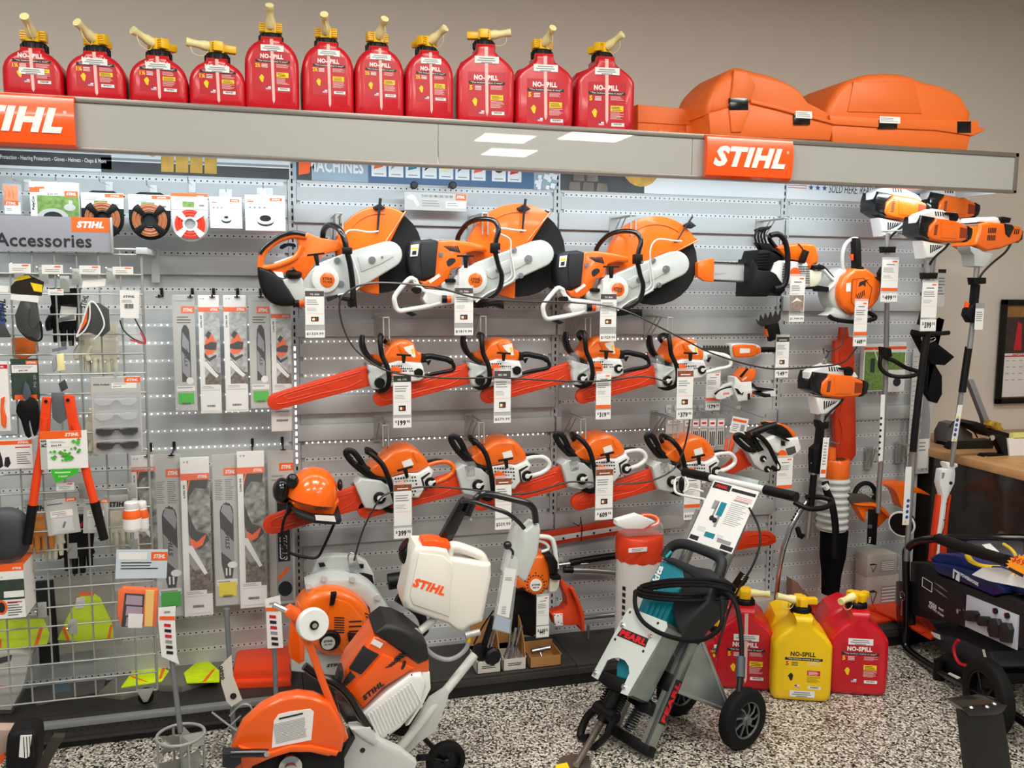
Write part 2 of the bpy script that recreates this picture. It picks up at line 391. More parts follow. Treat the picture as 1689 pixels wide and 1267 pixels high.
# ---------------------------------------------------------------- printed banners under the valance
SKY=mat('banner_pale','#8ea5b4',.5,noise=.1,nscale=6);BBL=mat('banner_blue','#3d5f86',.5);DBN=mat('banner_dark','#34363a',.5,noise=.25,nscale=12)
STN=mat('banner_stone','#6e655a',.6,noise=.3,nscale=18);WBN=mat('banner_white','#dfe6ea',.5);LEA=mat('leather_yellow','#c9a04a',.7,noise=.15,nscale=25)
zb0,zb1=ZK(0)+.02,2.42
def banner(x0,x1,m,label):
    o=thing('header_banner',((x0+x1)/2,-.02,zb0),label,'banner','printed banners above the display')
    b=B(m);b.box(FY(-.003),(x0+.006,zb0,0),(x1-.006,zb1,.004));finish(b,'board',o);return o,B(m),FY(-.0074)
o,b,f=banner(-1.219,0,WBN,'banner with glove photo and dark strip listing protective gear')
b.quad(f,-1.2,zb0+.012,-.72,zb0+.07,.0003,DBN);b.quad(f,-.76,zb0,-.01,zb0+.045,.0003,DBN);b.quad(f,-.76,zb0+.05,-.01,zb0+.06,.0003,GIN)
b.text(f,'TH: Eye Protection - Hearing Protectors - Gloves - Helmets - Chaps & More',-1.18,zb0+.042,w=.44,h=.022,m=PAP,bold=.01,wz=.0008,anchor='l')
for i in range(4):
    u=-.53+i*.057;b.prism(f,[(u,zb0+.01),(u+.05,zb0+.01),(u+.054,zb0+.12),(u+.004,zb0+.12)],.0005,.004,LEA,bev=.002)
b.prism(f,[(-.66,zb0+.1),(-.56,zb0+.07),(-.5,zb0+.1),(-.5,zb0+.14),(-.64,zb0+.13)],.0005,.003,LEA)
b.prism(f,[(-.24+.09*math.cos(a),zb0+.14+.055*math.sin(a)) for a in [i*PI/8 for i in range(8,17)]],.0005,.003,REDP)
finish(b,'print',o)
o,b,f=banner(0,1.219,SKY,'blue banner lettered MACHINES with small product pictures')
b.text(f,'MACHINES',.19,zb0+.066,w=.24,h=.06,m=WBN,bold=.03,wz=.0008);b.quad(f,.02,zb0,.085,zb0+.13,.0004,DBN)
b.prism(f,[(.03,zb0+.02),(.075,zb0+.03),(.085,zb0+.08),(.05,zb0+.11),(.03,zb0+.07)],.0005,.0012,OIN)
b.quad(f,.33,zb0,1.1,zb0+.17,.0003,BBL)
for i in range(9):
    u=.345+i*.076+(.02 if i>6 else 0);b.quad(f,u,zb0+.028,u+.066,zb0+.135,.0007,WBN)
    k=[OIN,GIN,TEA,INK,CRM,BLUP,OIN,INK,REDP][i]
    if i==7:b.prism(f,[(u+.033+.024*math.cos(a*PI/8),zb0+.09+.024*math.sin(a*PI/8)) for a in range(16)],.0008,.0012,INK)
    else:b.prism(f,[(u+.01,zb0+.06),(u+.05,zb0+.07+.02*(i % 2)),(u+.058,zb0+.11),(u+.02,zb0+.1)],.0008,.0012,k)
    b.lines(f,u+.012,zb0+.045,u+.054,zb0+.034,1,GIN,w=.0011,ragged=0)
for i in range(14):
    u=1.1+random.random()*.09;v=zb0+random.random()*.1;s=.012+random.random()*.012
    b.prism(f,[(u,v),(u+s,v-s*.3),(u+s*1.3,v+s*.8),(u+s*.3,v+s)],.0005,.002+i*.0004,WBN)
finish(b,'print',o)
o,b,f=banner(1.219,2.438,WBN,'white banner lettered Conquer The Concrete with stone photo')
b.quad(f,1.23,zb0,1.66,zb1,.0003,DBN)
for i in range(3):
    for j in range(3):
        if (i+j) % 4 != 3:b.prism(f,[(1.27+i*.07+.02*(j % 2),zb0+j*.045),(1.33+i*.07+.02*(j % 2),zb0+j*.045),(1.327+i*.07+.02*(j % 2),zb0+.04+j*.045),(1.275+i*.07+.02*(j % 2),zb0+.04+j*.045)],.0005,.004,STN,bev=.002)
b.prism(f,[(1.64+.1*math.cos(a*PI/10),zb0+.13+.1*math.sin(a*PI/10)) for a in range(10,21)],.0005,.003,LEA)
b.text(f,'Conquer',1.96,zb0+.13,w=.26,h=.07,m=DBN,bold=.03,shear=.1,wz=.0008);b.text(f,'THE',2.12,zb0+.125,w=.045,h=.045,m=DBN,bold=.02,wz=.0008);b.text(f,'Concrete',2.28,zb0+.12,w=.25,h=.065,m=DBN,bold=.03,shear=.1,wz=.0008)
finish(b,'print',o)
o,b,f=banner(2.438,3.33,WBN,'white banner with blue stars lettered SOLD HERE. READY FOR')
b.text(f,'BUILT IN AMERICA.',2.8,zb0+.135,w=.5,h=.05,m=BLUP,bold=.03,wz=.0008);b.text(f,'SOLD HERE. READY FOR WORK.',2.93,zb0+.06,w=.48,h=.042,m=INK,bold=.0,shear=.2,wz=.0008)
for i in range(3):
    b.prism(f,[(2.585+i*.04+(.016 if a % 2==0 else .007)*math.sin(a*PI/5),zb0+.062+(.016 if a % 2==0 else .007)*math.cos(a*PI/5)) for a in range(10)],.0005,.0012,BLUP)
for v in (.068,.056):b.quad(f,2.45,zb0+v,2.56,zb0+v+.003,.0006,REDP)
finish(b,'print',o)
# ================================================================ FUEL CANS
RDM=mat('fuel_can_red','#c40a1e',.33,coat=.25,bump=.05,nscale=60);YLM=mat('fuel_can_yellow','#f0c400',.35,coat=.2,bump=.05,nscale=60)
STRP=mat('milky_strip','#e7b9b4',.4)
def fuel_can(base,w,h,dep,kind,ang,label,group=None,red=True,yaw=0,sticker=.83,tip=.5,strip=True):
    # base: middle of the front foot; ang: where the spout points, 0 = to the viewer, 90 = right
    base=Vector(base);cy,sy=math.cos(yaw),math.sin(yaw);X=Vector((cy,sy,0));f=Fr(base,X);N=f.n
    o=thing('fuel_can',base-N*dep/2,label,'fuel can',group)
    M=RDM if red else YLM;b=B(M);nw=min(.5*w*.42,.038)
    half={0:[(.42,0),(.48,.03),(.5,.1),(.5,.45),(.49,.58),(.44,.72),(.34,.84),(.2,.93)],1:[(.42,0),(.48,.025),(.5,.08),(.5,.6),(.48,.72),(.42,.82),(.32,.9),(.2,.95)],2:[(.36,0),(.46,.025),(.5,.1),(.5,.6),(.485,.68),(.41,.76),(.27,.84),(.17,.9)]}[kind]
    half=[(a*w,v*h) for a,v in half]+[(nw,h*.965),(nw,h)]
    pts=[(-a,v) for a,v in half][::-1]+half
    pts=[(p.x,p.y) for p in crom([Vector((a,v,0)) for a,v in pts],2)]
    # loft of thinner slices towards the front and back faces
    if kind==2:
        nk=-dep*.22
        b.prism(f,pts,-dep*.6,-.012,bev=min(.022,w*.12),seg=3)
        hump=[(-w*.5,0),(-w*.5,h*.66),(-w*.38,h*.86),(-w*.12,h*.95),(w*.05,h*.93),(w*.42,h*.72),(w*.5,h*.55),(w*.5,0)]
        b.prism(f,hump,-dep,-dep*.45,bev=.03,seg=3);nk=-dep*.3
    else:
        b.prism(f,pts,-dep,-.01,bev=min(.026,w*.14),seg=3);nk=-dep*.42
    finish(b,'body',o)
    s=w;b=B();wz=-.0094 if kind<2 else -.0114
    ny=h*(.8,.72,.57)[kind];e=(1,1.3,1.3)[kind]
    lab=mat('can_label_red','#b80f22',.4) if red else mat('can_label_yellow','#f2c80c',.4)
    b.quad(f,-s*.31,ny-s*(.66 if kind else .5),s*.34,ny+s*(.09 if kind else -.055),wz,lab)
    b.text(f,'NO-SPILL',0,ny,w=s*.42,h=s*.085,m=PAP if red else INK,bold=.045,wz=wz+.0004)
    b.quad(f,-s*.3,ny-s*.115,s*.33,ny-s*.065,wz+.0003,INK);b.text(f,'"The button makes it easy!"',.015*s,ny-s*.09,w=s*.56,h=s*.035,m=PAP,bold=.01,wz=wz+.0006)
    num={0:'1\u00bc',1:'2\u00bd',2:'5'}[kind]
    b.text(f,num,-s*.26,ny-s*.175,h=s*.08,w=s*(.09 if kind<2 else .05),m=YPR if red else REDP,bold=.04,wz=wz+.0004)
    for i in range(3):b.quad(f,-s*.19,ny-s*(.145+.026*i),-s*.08,ny-s*(.157+.026*i),wz+.0003,PAP if red else INK)
    k=ny-s*.32*e
    b.prism(f,[(-s*.2,k+s*.07),(-s*.18,k+s*.07),(-s*.15,k+s*.03),(-s*.17,k-s*.07),(-s*.2,k-s*.06),(-s*.24,k+s*.02)],wz+.0002,wz+.0008,YPR if red else INK)
    b.quad(f,s*.08,ny-s*.29*e,s*.3,ny-s*.22*e,wz+.0003,YPR if red else REDP);b.lines(f,s*.1,ny-s*.23*e,s*.29,ny-s*.285*e,3,INK if red else PAP,w=wz+.0006)
    b.lines(f,s*.08,ny-s*.13,s*.32,ny-s*.2,4,PAP,w=wz+.0004,th=.25);b.lines(f,s*.08,ny-s*.3*e,s*.32,ny-s*.39*e,6,PAP if red else INK,w=wz+.0004,th=.25)
    kb=ny-s*(.62 if kind else .48)
    b.quad(f,s*.1,kb,s*.32,kb+s*.055,wz+.0005,PAP);b.bars(f,s*.14,kb+s*.018,s*.28,kb+s*.048,wz+.0008)
    b.quad(f,-s*.12,kb+s*.01,-s*.03,kb+s*.065,wz+.0005,PAP);b.quad(f,-s*.12,kb+s*.04,-s*.08,kb+s*.065,wz+.0008,BLUP);b.lines(f,-s*.12,kb+s*.045,-s*.03,kb+s*.01,3,REDP,w=wz+.0007,ragged=0)
    finish(b,'front_label',o,smooth=False)
    b=B(STRP);b.prism(f,[(s*.02,h*.09),(s*.045,h*.14),(s*.03,h*.95),(-s*.03,h*.95),(-s*.005,h*.14)],-.014,wz+.0008,bev=.0005,seg=1)
    if strip:finish(b,'level_strip',o)
    b=B(PAP);v=h*sticker;b.quad(f,-s*.2,v-s*.06,s*.22,v+s*.055,wz+.0022)
    for i in range(3):b.quad(f,-s*(.13,.16,.09)[i],v+s*(.03-.034*i),s*(.14,.16,.1)[i],v+s*(.012-.034*i),wz+.0025,GIN)
    finish(b,'price_sticker',o,smooth=False)
    # collar, pump head and spout
    q=base-f.n*(-nk)+Vector((0,0,h));c=B(BLK);r=nw*1.16
    c.lathe(q,(0,0,1),[(r*.8,-.012),(r,-.008),(r,.018),(r*.9,.024),(r*.6,.024)],n=24)
    for i in range(18):
        a=i*PI/9;d=X*math.cos(a)+N*math.sin(a);c.cyl(q+d*r+Vector((0,0,-.006)),q+d*r+Vector((0,0,.016)),r*.07,n=6)
    finish(c,'collar',o)
    a=math.radians(ang);D=N*math.cos(a)+X*math.sin(a);S=Vector((0,0,1)).cross(D)
    g=Fr(q+Vector((0,0,.024)),S);c=B(YEL);k=nw/.03
    g2=Fr(q+Vector((0,0,.022)),D,(0,0,1))
    c.box(g2,(-.018*k,0,-.017*k),(.022*k,.036*k,.017*k),bev=.004);c.box(g2,(-.055*k,.008*k,-.012*k),(-.014*k,.03*k,.012*k),bev=.003)
    for sg in (-1,1):
        c.box(g2,(-.012*k,.006*k,sg*.017*k-.004),(.014*k,.034*k,sg*.034*k),bev=.002) if sg>0 else c.box(g2,(-.012*k,.006*k,-.034*k),(.014*k,.034*k,-.013*k),bev=.002)
        for i in range(4):c.box(g2,(.0142*k,(.009+i*.0065)*k,min(sg*.014,sg*.033)*k),(.0165*k,(.012+i*.0065)*k,max(sg*.014,sg*.033)*k))
    finish(c,'pump_head',o)
    up=Vector((0,0,tip));e=(D+up).normalized();s0=g2.p(.02*k,.022*k);c=B(CRM)
    c.tube([s0,s0+e*.02*k,s0+e*.03*k,s0+e*.055*k,s0+e*.057*k,s0+e*.068*k],lambda t:k*(.0145 if t<.3 else .011 if t<.75 else .0125),n=14)
    c.tube([s0+e*.056*k,s0+e*.05*k-Vector((0,0,.03*k))+S*.01,s0+e*.02*k-Vector((0,0,.032*k))+S*.012,s0-Vector((0,0,.004))],.0013,sm=4,n=5);finish(c,'spout',o)
    return o
VTP=VT+.0005
def top_can(cx,by,wpx,hpx,dep,kind,ang,label,group,yaw=0,**k):
    f0=W(cx,by,VY+.04);u=W(cx+wpx/2,by,VY+.04).x-W(cx-wpx/2,by,VY+.04).x;u *= .975;h=W(cx,by-hpx,VY+.04).z-f0.z
    return fuel_can((f0.x,VY+.04,VTP),u,h,dep,kind,ang,label,group,yaw=yaw,**k)
ordn=['leftmost','second','third','rightmost']
for i,(cx,by,wp,hp,ang,tip,sk) in enumerate([(52,148,103,84,-4,.55,.5),(157,154,101,84,-28,.45,.76),(261,160,99,83,-50,.35,.76),(359,166,96,84,-80,.1,.76)]):
    top_can(cx,by,wp,hp,.19,0,ang,['squat red fuel can on the valance, leftmost, price sticker low across its label','squat red fuel can on the valance, second from the left, spout leaning left','squat red fuel can on the valance, third from the left, spout raised to the left','squat red fuel can on the valance, fourth from the left, spout lying flat left'][i],'squat red fuel cans on the valance',tip=tip,sticker=sk)
for i,(cx,by,wp,hp,ang,tip) in enumerate([(450,172,92,125,-3,1.0),(543,176,87,122,-8,.6),(628,182,83,120,12,.7),(711,187,81,118,38,.5)]):
    top_can(cx,by,wp,hp,.24,1,ang,['slim red fuel can on the valance, tallest of its row, spout standing upright','slim red fuel can on the valance, second of the four slim ones','slim red fuel can on the valance, third of the four slim ones','slim red fuel can on the valance, last slim one, spout aimed right'][i],'slim red fuel cans on the valance',tip=tip,sticker=.83)
for i,(cx,by,wp,hp,ang,tip) in enumerate([(802,193,95,134,82,.14),(899,199,95,124,16,.6),(1000,204,95,125,40,.5)]):
    top_can(cx,by,wp,hp,.3,2,ang,['large red fuel can on the valance with its spout lying flat to the right','large red fuel can on the valance, middle of the three large ones','large red fuel can on the valance, rightmost, beside the flat orange case'][i],'large red fuel cans on the valance',tip=tip,sticker=.79,yaw=-.12)
# ================================================================ ORANGE CASES
CAS=mat('case_orange','#e06a22',.5,bump=.15,nscale=120)
def Z3(l):return [(1120+a/2.968,b_/2.968) for a,b_ in l]
Yc=VY+.03
def onto(pts):  # keep the traced outline above the shelf top
    return [(x,max(z,VTP)) for x,z in pts]
o=thing('long_case',W(1110,205,-.2),'flat long orange case lying behind the rightmost large can','case')
f=FY(-.3);P0=onto(T(-.3,[(1052,172),(1160,182),(1162,230),(1052,230)]));b=B(CAS);b.prism(f,P0,-.16,0,bev=.006)
x0=P0[0][0];x1=P0[1][0];z0=VTP;z1=P0[1][1]
b.box(f,(x0,(z0+z1)/2,-.002),(x1,(z0+z1)/2+.006,.006),bev=.002)
for u in (x0+.1,x0+.2,x0+.3):b.box(f,(u,z0+.01,0),(u+.06,z0+.045,.008),bev=.003)
finish(b,'shell',o)
b=B(CAS);b.box(f,(x1-.09,z0+.005,.006),(x1-.05,z0+.07,.016),bev=.004);finish(b,'latch',o)
def case(name,base,lid,low,dep,latches,stickers,label):
    o=thing(name,base,label,'carrying case','orange chainsaw carrying cases');f=FY(Yc)
    b=B(CAS);b.prism(f,[(p.x,p.y) for p in crom([Vector((a,c,0)) for a,c in onto(T(Yc,Z3(lid)))],2,True)],-dep,0,bev=.035,seg=4);finish(b,'lid',o)
    b=B(CAS);b.prism(f,onto(T(Yc,Z3(low))),-dep+.01,.004,bev=.012,seg=2);finish(b,'tray',o)
    for (a,c,e,g) in latches:
        q=T(Yc,Z3([(a,c),(e,c),(e,g),(a,g)]));b=B(BLG);b.prism(f,q,-.01,.014,bev=.003);finish(b,'latch',o)
    for (a,c,e,g) in stickers:
        q=T(Yc,Z3([(a,c),(e,c+4),(e,g+4),(a,g)]));b=B(PAP);b.prism(f,q,.0142,.0148);u0,v0=q[0];u1,v1=q[2];b.lines(f,u0+.006,v0-.004,u1-.006,v1+.004,3,GIN,w=.015);finish(b,'price_sticker',o)
    return o
o=case('chainsaw_case',W(1270,225,Yc-.1),[(138,560),(150,470),(185,405),(262,335),(305,326),(370,345),(470,370),(560,412),(612,455),(645,512),(765,590),(700,620),(400,560),(240,540)],
    [(142,552),(240,525),(340,495),(470,525),(560,548),(650,570),(762,600),(740,690),(150,690)],.3,[(242,482,332,542),(556,560,634,612)],[(562,545,642,580)],'rounded orange chainsaw case with two black latches, tapering to the right')
b=B(CAS);f=FY(Yc);b.prism(f,T(Yc,Z3([(262,345),(330,350),(372,420),(340,500),(240,520),(255,420)])),-.01,.012,bev=.01);b.prism(f,T(Yc,Z3([(240,540),(345,530),(300,650),(250,650)])),0,.012,bev=.006)
b.prism(f,T(Yc,Z3([(345,490),(470,520),(560,545),(760,598),(756,612),(560,562),(465,536),(345,508)])),0,.014,bev=.003);finish(b,'ribs',o)
o=case('chainsaw_case',W(1490,238,Yc-.1),[(722,580),(745,500),(790,425),(850,385),(950,357),(1080,357),(1165,378),(1200,395),(1300,420),(1375,460),(1408,500),(1428,610),(1100,640),(800,620)],
    [(745,610),(800,590),(1050,600),(1250,610),(1440,612),(1410,760),(750,700)],.34,[(968,590,1060,632),(1352,596,1420,654)],[(972,572,1072,604)],'large domed orange chainsaw case at the right end of the valance')
b=B(CAS);f=FY(Yc);b.prism(f,T(Yc,Z3([(728,566),(1050,585),(1300,588),(1456,592),(1462,625),(1490,628),(1486,642),(1430,668),(1250,640),(1050,632),(740,612)])),-.02,.012,bev=.006);finish(b,'rim',o)
b=B(CAS);b.prism(f,T(Yc,Z3([(850,400),(1150,395),(1188,560),(820,550)])),-.01,.008,bev=.012);q=T(Yc,Z3([(950,520)]))[0];b.text(f,'STIHL',q[0],q[1],w=.09,h=.022,m=CAS,bold=.04,shear=.25,wz=.009);finish(b,'lid_panel',o)
# ================================================================ DISPLAY BRACKETS, PRICE TAGS
GRM=mat('bracket_grey','#a9aca8',.4,.3)
def bracket(px,py,Y,label,wz=None,drop=.09):
    e=W(px,py,Y);o=thing('display_bracket',(e.x,-.02,e.z-drop),label,'bracket','grey wire brackets holding the saws');b=B(GRM)
    for s in (-.012,.012):
        b.tube([(e.x+s,-.024,e.z),(e.x+s,Y,e.z),(e.x+s,Y-.002,e.z-drop),(e.x+s,Y+.035,e.z-drop-.012)],.0035,n=8)
        b.tube([(e.x+s,-.024,e.z-.1),(e.x+s,Y*.55,e.z-.002)],.003,n=6)
    b.tube([(e.x-.012,Y,e.z),(e.x+.012,Y,e.z)],.0035);finish(b,'wire_arm',o)
    b=B(GRM);b.box(FY(-.0225,e.x,e.z),(-.022,-.11,0),(.022,.012,.003));finish(b,'back_plate',o);return o
TCL=mat('clear_sleeve','#e8ecee',.1,alpha=.3)
def price_tag(x0,y0,x1,y1,price,label,Y=-.37,head=None,pc=None,foot=None,pic=False,cents=None,group=None,roll=0):
    # card between the two heights, price card below (pc = its top and bottom height)
    a=W(x0,y1,Y);w=W(x1,y1,Y).x-a.x;h=W(x0,y0,Y).z-a.z;f=Fr(a,(math.cos(math.radians(roll)),0,math.sin(math.radians(roll))),(0,0,1))
    zb=W(x0,pc[1],Y).z-a.z if pc else 0
    o=thing('price_tag',f.p(w/2,zb),label,'price tag',group)
    b=B(TCL);b.box(f,(-.002,zb-.003,-.002),(w+.002,h+.012,-.0012));finish(b,'sleeve',o)
    b=B(PAP);b.box(f,(0,0,-.001),(w,h,0));n=0
    mn={'199':'MS 170','279.99':'MS 180','1329.99':'TS 420','1819.99':'TS 700','1929.99':'TS 800'}.get(price)
    if head:b.quad(f,0,h*.84,w,h,.0003,head);(b.text(f,mn,w/2,h*.9,w=w*.5,h=h*.05,m=PAP,wz=.0006) if mn else b.lines(f,w*.2,h*.93,w*.8,h*.87,1,PAP,w=.0006,ragged=0))
    else:b.quad(f,w*.62,h*.92,w*.9,h*.96,.0003,OIN);b.lines(f,w*.25,h*.87,w*.75,h*.82,1,INK,ragged=0)
    b.lines(f,w*.08,h*.76,w*.85,h*.58,3);b.lines(f,w*.08,h*.52,w*.7,h*.4,3,th=.25)
    if pic:
        b.quad(f,w*.3,h*.1,w*.7,h*.24,.0004,DGR);b.quad(f,w*.36,h*.13,w*.5,h*.2,.0006,CRM);b.quad(f,w*.55,h*.13,w*.62,h*.2,.0006,REDP)
    if foot:b.quad(f,0,0,w,h*.1,.0004,foot)
    b.quad(f,w*.05,h*.33,w*.95,h*.335,.0004,OIN);finish(b,'card',o,smooth=False)
    if pc:
        b=B(PAP);zt=W(x0,pc[0],Y).z-a.z;b.box(f,(-.001,zb,.0002),(w+.001,zt,.0012));m=(zb+zt)/2;hh=(zt-zb)
        if cents:b.text(f,'$',w*.14,m+hh*.12,h=hh*.3,m=INK,bold=.02,wz=.0015);b.text(f,price,w*.47,m,w=w*.46,h=hh*.55,m=INK,bold=.05,wz=.0015);b.text(f,cents,w*.84,m+hh*.12,w=w*.2,h=hh*.28,m=INK,bold=.03,wz=.0015)
        else:b.text(f,'$'+price,w/2,m,w=w*.9,h=hh*.42,m=INK,bold=.015,wz=.0015)
        finish(b,'price_card',o,smooth=False)
    return o
def circ(cx,cy,r,a0=0,a1=360,n=28):
    return [(cx+r*math.cos(math.radians(a0+(a1-a0)*i/n)),cy-r*math.sin(math.radians(a0+(a1-a0)*i/n))) for i in range(n+(0 if a1-a0==360 else 1))]
class Tr:  # a tracing of an outline, turned into metres about an anchor so it can be set down elsewhere
    def __init__(s,ox,oy,sc,Y,anchor,to=None,tilt=0,k=1,Yt=None):
        s.ox,s.oy,s.sc,s.Y0=ox,oy,sc,Y;s.Y=Y if Yt is None else Yt;s.a=s.w0(anchor);s.to=W(*to,s.Y) if to else s.a;s.c,s.s,s.k=math.cos(math.radians(tilt)),math.sin(math.radians(tilt)),k
    def w0(s,p):return W(s.ox+p[0]/s.sc,s.oy+p[1]/s.sc,s.Y0)
    def p(s,x,y,d=0):  # d: depth in front of the plane
        q=s.w0((x,y))-s.a;u,v=q.x*s.k,q.z*s.k
        return Vector((s.to.x+u*s.c-v*s.s,s.Y-d,s.to.z+u*s.s+v*s.c))
    def l(s,pts):return [((q := s.p(*p)).x,q.z) for p in pts]
    def sm(s,pts,n=2):return [(q.x,q.y) for q in crom([Vector((a,c,0)) for a,c in s.l(pts)],n,True)]
    def r(s,px):return abs((s.w0((px,0))-s.w0((0,0))).x)*s.k
    def t(s,pts):return [s.p(*p) for p in pts]
    def fr(s,x,y,d=0,ang=0):
        q=s.p(x,y,d);a=math.radians(ang);ca,sa=math.cos(a),math.sin(a);X=Vector((ca,0,sa));Z=Vector((-sa,0,ca));return Fr(q,X*s.c+Z*s.s,Z*s.c-X*s.s)
# ================================================================ CUT-OFF SAWS
DSK=mat('abrasive_black','#0b0b0c',.85,noise=.1,nscale=80)
def wheel_guard(t,o,c,r,a,lv):
    f=FY(t.Y+.08);b=B(DSK);b.prism(f,t.l(circ(c[0],c[1],r)),0,.004);b.prism(f,t.l(circ(c[0],c[1],45)),.004,.01,m=SIL,bev=.002);finish(b,'cutting_disc',o)
    out=circ(c[0],c[1],r*1.035,a,a+212,30);inn=[(c[0]+r*.12*math.cos(math.radians(a+190)),c[1]+30),(c[0]+60,c[1]-40)]
    e=math.radians(a);tip=(c[0]+(r*1.12)*math.cos(e),c[1]-(r*1.12)*math.sin(e))
    b=B(ORG);b.prism(f,t.l([tip]+out+inn),.006,.03,bev=.008,seg=3);b.prism(f,t.l([tip]+out+circ(c[0],c[1],r*.93,a,a+212,30)[::-1]),-.03,.01,bev=.003)
    # stiffening rib along the lip and the stop
    b.tube(t.t([(c[0]+r*q*math.cos(e),c[1]-r*q*math.sin(e),-.045) for q in (.25,.6,1.08)]),.004,n=6)
    b.prism(f,t.l(circ(c[0],c[1],r*.86,a+25,a+95,14)+circ(c[0],c[1],r*.84,a+25,a+95,14)[::-1]),.03,.034,bev=.001);finish(b,'disc_guard',o)
    b=B(DGR);(x0,y0),(x1,y1)=lv;b.tube(t.t([(x0,y0,-.02),(x0*.5+x1*.5,y0*.5+y1*.5,-.03),(x1,y1,-.03)]),lambda s:.0065-.002*s,flat=.7);b.prism(f,t.l([(x0-45,y0+55),(x0,y0+30),(x0+38,y0+60),(x0+5,y0+78),(x0-35,y0+72)]),.024,.045,bev=.004);b.cyl(t.p(x1,y1,-.05),t.p(x1,y1,-.022),.007,n=12)
    finish(b,'guard_lever',o)
def bolt(b,t,x,y,d,r,m=SIL):q=t.p(x,y,d);b.cyl(q,q-Vector((0,.006,0)),t.r(r),m,16);b.cyl(q-Vector((0,.006,0)),q-Vector((0,.010,0)),t.r(r*.55),m,6)
def tee(t,o,x,y,l=52,s=60,ang=3,d=.04):
    b=B(BLK);f=t.fr(x,y,d,ang);w=t.r(l);h=t.r(s);b.prism(f,[(-w,-.004),(w,-.004),(w*.95,.004),(-w*.95,.004)],-.007,.007,bev=.0025);b.prism(f,[(-w*.16,-h),(w*.2,-h),(w*.28,0),(-w*.3,0)],-.005,.005,bev=.002);finish(b,'starter_grip',o)
def big_saw(to,ang,lv,label,txt):
    t=Tr(780,330,3.96,-.30,(1225,400),to);c=(1225,400);o=thing('cut_off_saw',t.p(900,740,-.06),label,'cut-off saw');f=FY(-.30)
    wheel_guard(t,o,c,290,ang,lv)
    b=B(GRW);P=[(800,655),(820,560),(950,475),(1100,415),(1300,338)]+circ(1330,418,86,85,-60,9)+[(1190,580),(1080,640),(970,715),(900,720)]
    b.prism(f,t.l(P),-.035,0,bev=.008,seg=3);b.prism(f,t.l([(1010,520),(1130,460),(1240,420),(1285,430),(1270,470),(1180,520),(1040,580),(1010,560)]),0,.005,bev=.003)
    b.prism(f,t.l([(930,705),(1170,580),(1180,590),(945,722)]),0,.006,bev=.002);finish(b,'arm_cover',o)
    b=B(SIL)
    for x,y,r in ((1258,452,27),(1176,396,17),(1212,556,18),(1080,522,20)):bolt(b,t,x,y,.002,r)
    finish(b,'arm_bolts',o)
    b=B(WHT);q=t.p(930,585,0);R=t.r(88)
    b.lathe(q+Vector((0,.05,0)),(0,-1,0),[(R,0),(R,.06),(R*.95,.068),(R*.7,.074),(R*.6,.074)],n=36);b.prism(f,t.l([(840,520),(880,490),(900,505),(880,640),(835,650)]),-.04,.02,bev=.006);finish(b,'starter_cover',o)
    b=B(ORG);b.lathe(q+Vector((.003,-.022,0)),(0,-1,0),[(R*.52,0),(R*.52,.004),(R*.48,.005)],n=28);f2=Fr(q+Vector((.003,-.0272,0)));b.text(f2,'STIHL',0,.004,w=R*.75,h=R*.2,m=INK,bold=.04,shear=.2);b.text(f2,txt,0,-.008,w=R*.6,h=R*.15,m=INK,bold=.03);finish(b,'badge',o)
    b=B(DGR);b.prism(f,t.sm([(556,352),(630,335),(722,340),(702,480),(698,560),(640,590),(570,575),(545,480)]),-.17,.012,bev=.022,seg=3)
    b.prism(f,t.l([(620,350),(720,345),(700,555),(625,575),(612,460)]),.005,.018,bev=.006);finish(b,'filter_cover',o)
    b=B(PAP);g=FY(-.3005);b.prism(f,t.l([(558,368),(606,362),(596,436),(552,440)]),.018,.0195);b.prism(f,t.l([(563,385),(600,381),(594,395),(560,398)]),.0195,.02,m=YPR);b.prism(f,t.l([(566,405),(590,402),(588,428),(562,430)]),.0195,.02,m=INK);finish(b,'warning_sticker',o)
    b=B(ORG);b.prism(f,t.l([(722,340),(800,333),(900,345),(1012,372),(1016,408),(940,402),(880,420),(860,460),(862,500),(800,520),(775,600),(690,640),(640,632),(606,588),(640,592),(695,560),(700,470)]),-.14,.008,bev=.012,seg=3)
    finish(b,'top_cover',o)
    b=B(INK)
    for i in range(7):b.prism(f,t.l([(752+i*13,372),(760+i*13,372),(800+i*9,402+i*2),(792+i*9,404+i*2)]),.0078,.009)
    b.prism(f,t.sm([(770,470),(790,450),(818,450),(822,470),(790,498),(775,495)]),.0075,.0095);finish(b,'cover_openings',o,smooth=False)
    b=B(SIL);bolt(b,t,737,427,.006,15);finish(b,'cover_screw',o)
    b=B(PAP);b.prism(f,t.l([(658,590),(722,545),(734,560),(672,606)]),.008,.0092);finish(b,'side_sticker',o)
    b=B(GRW);b.prism(f,t.sm([(750,590),(828,590),(832,660),(760,655),(735,620)]),-.1,.01,bev=.01);finish(b,'fuel_tank',o)
    b=B(BLK);q=t.p(790,600,.01);b.lathe(q,(0,0,1),[(t.r(34),0),(t.r(36),.004),(t.r(34),.014),(t.r(20),.017)]);finish(b,'tank_cap',o)
    b=B(WHT);b.tube(t.t([(590,590,0),(555,575,0),(510,620,0),(464,680,0),(458,720,0),(480,775,0),(540,770,0),(640,752,0),(730,728,0)]),.0105,sm=4,n=12);b.prism(f,t.sm([(560,565),(600,585),(640,640),(830,660),(840,722),(730,745),(660,745),(625,700),(640,665),(590,640)]),-.07,.008,bev=.01);finish(b,'rear_handle',o)
    b=B(BLK);b.prism(f,t.sm([(560,650),(570,632),(612,632),(618,655),(590,672)]),-.01,.009);b.prism(f,t.l([(525,792),(560,785),(590,800),(560,812)]),-.03,.01);finish(b,'trigger',o)
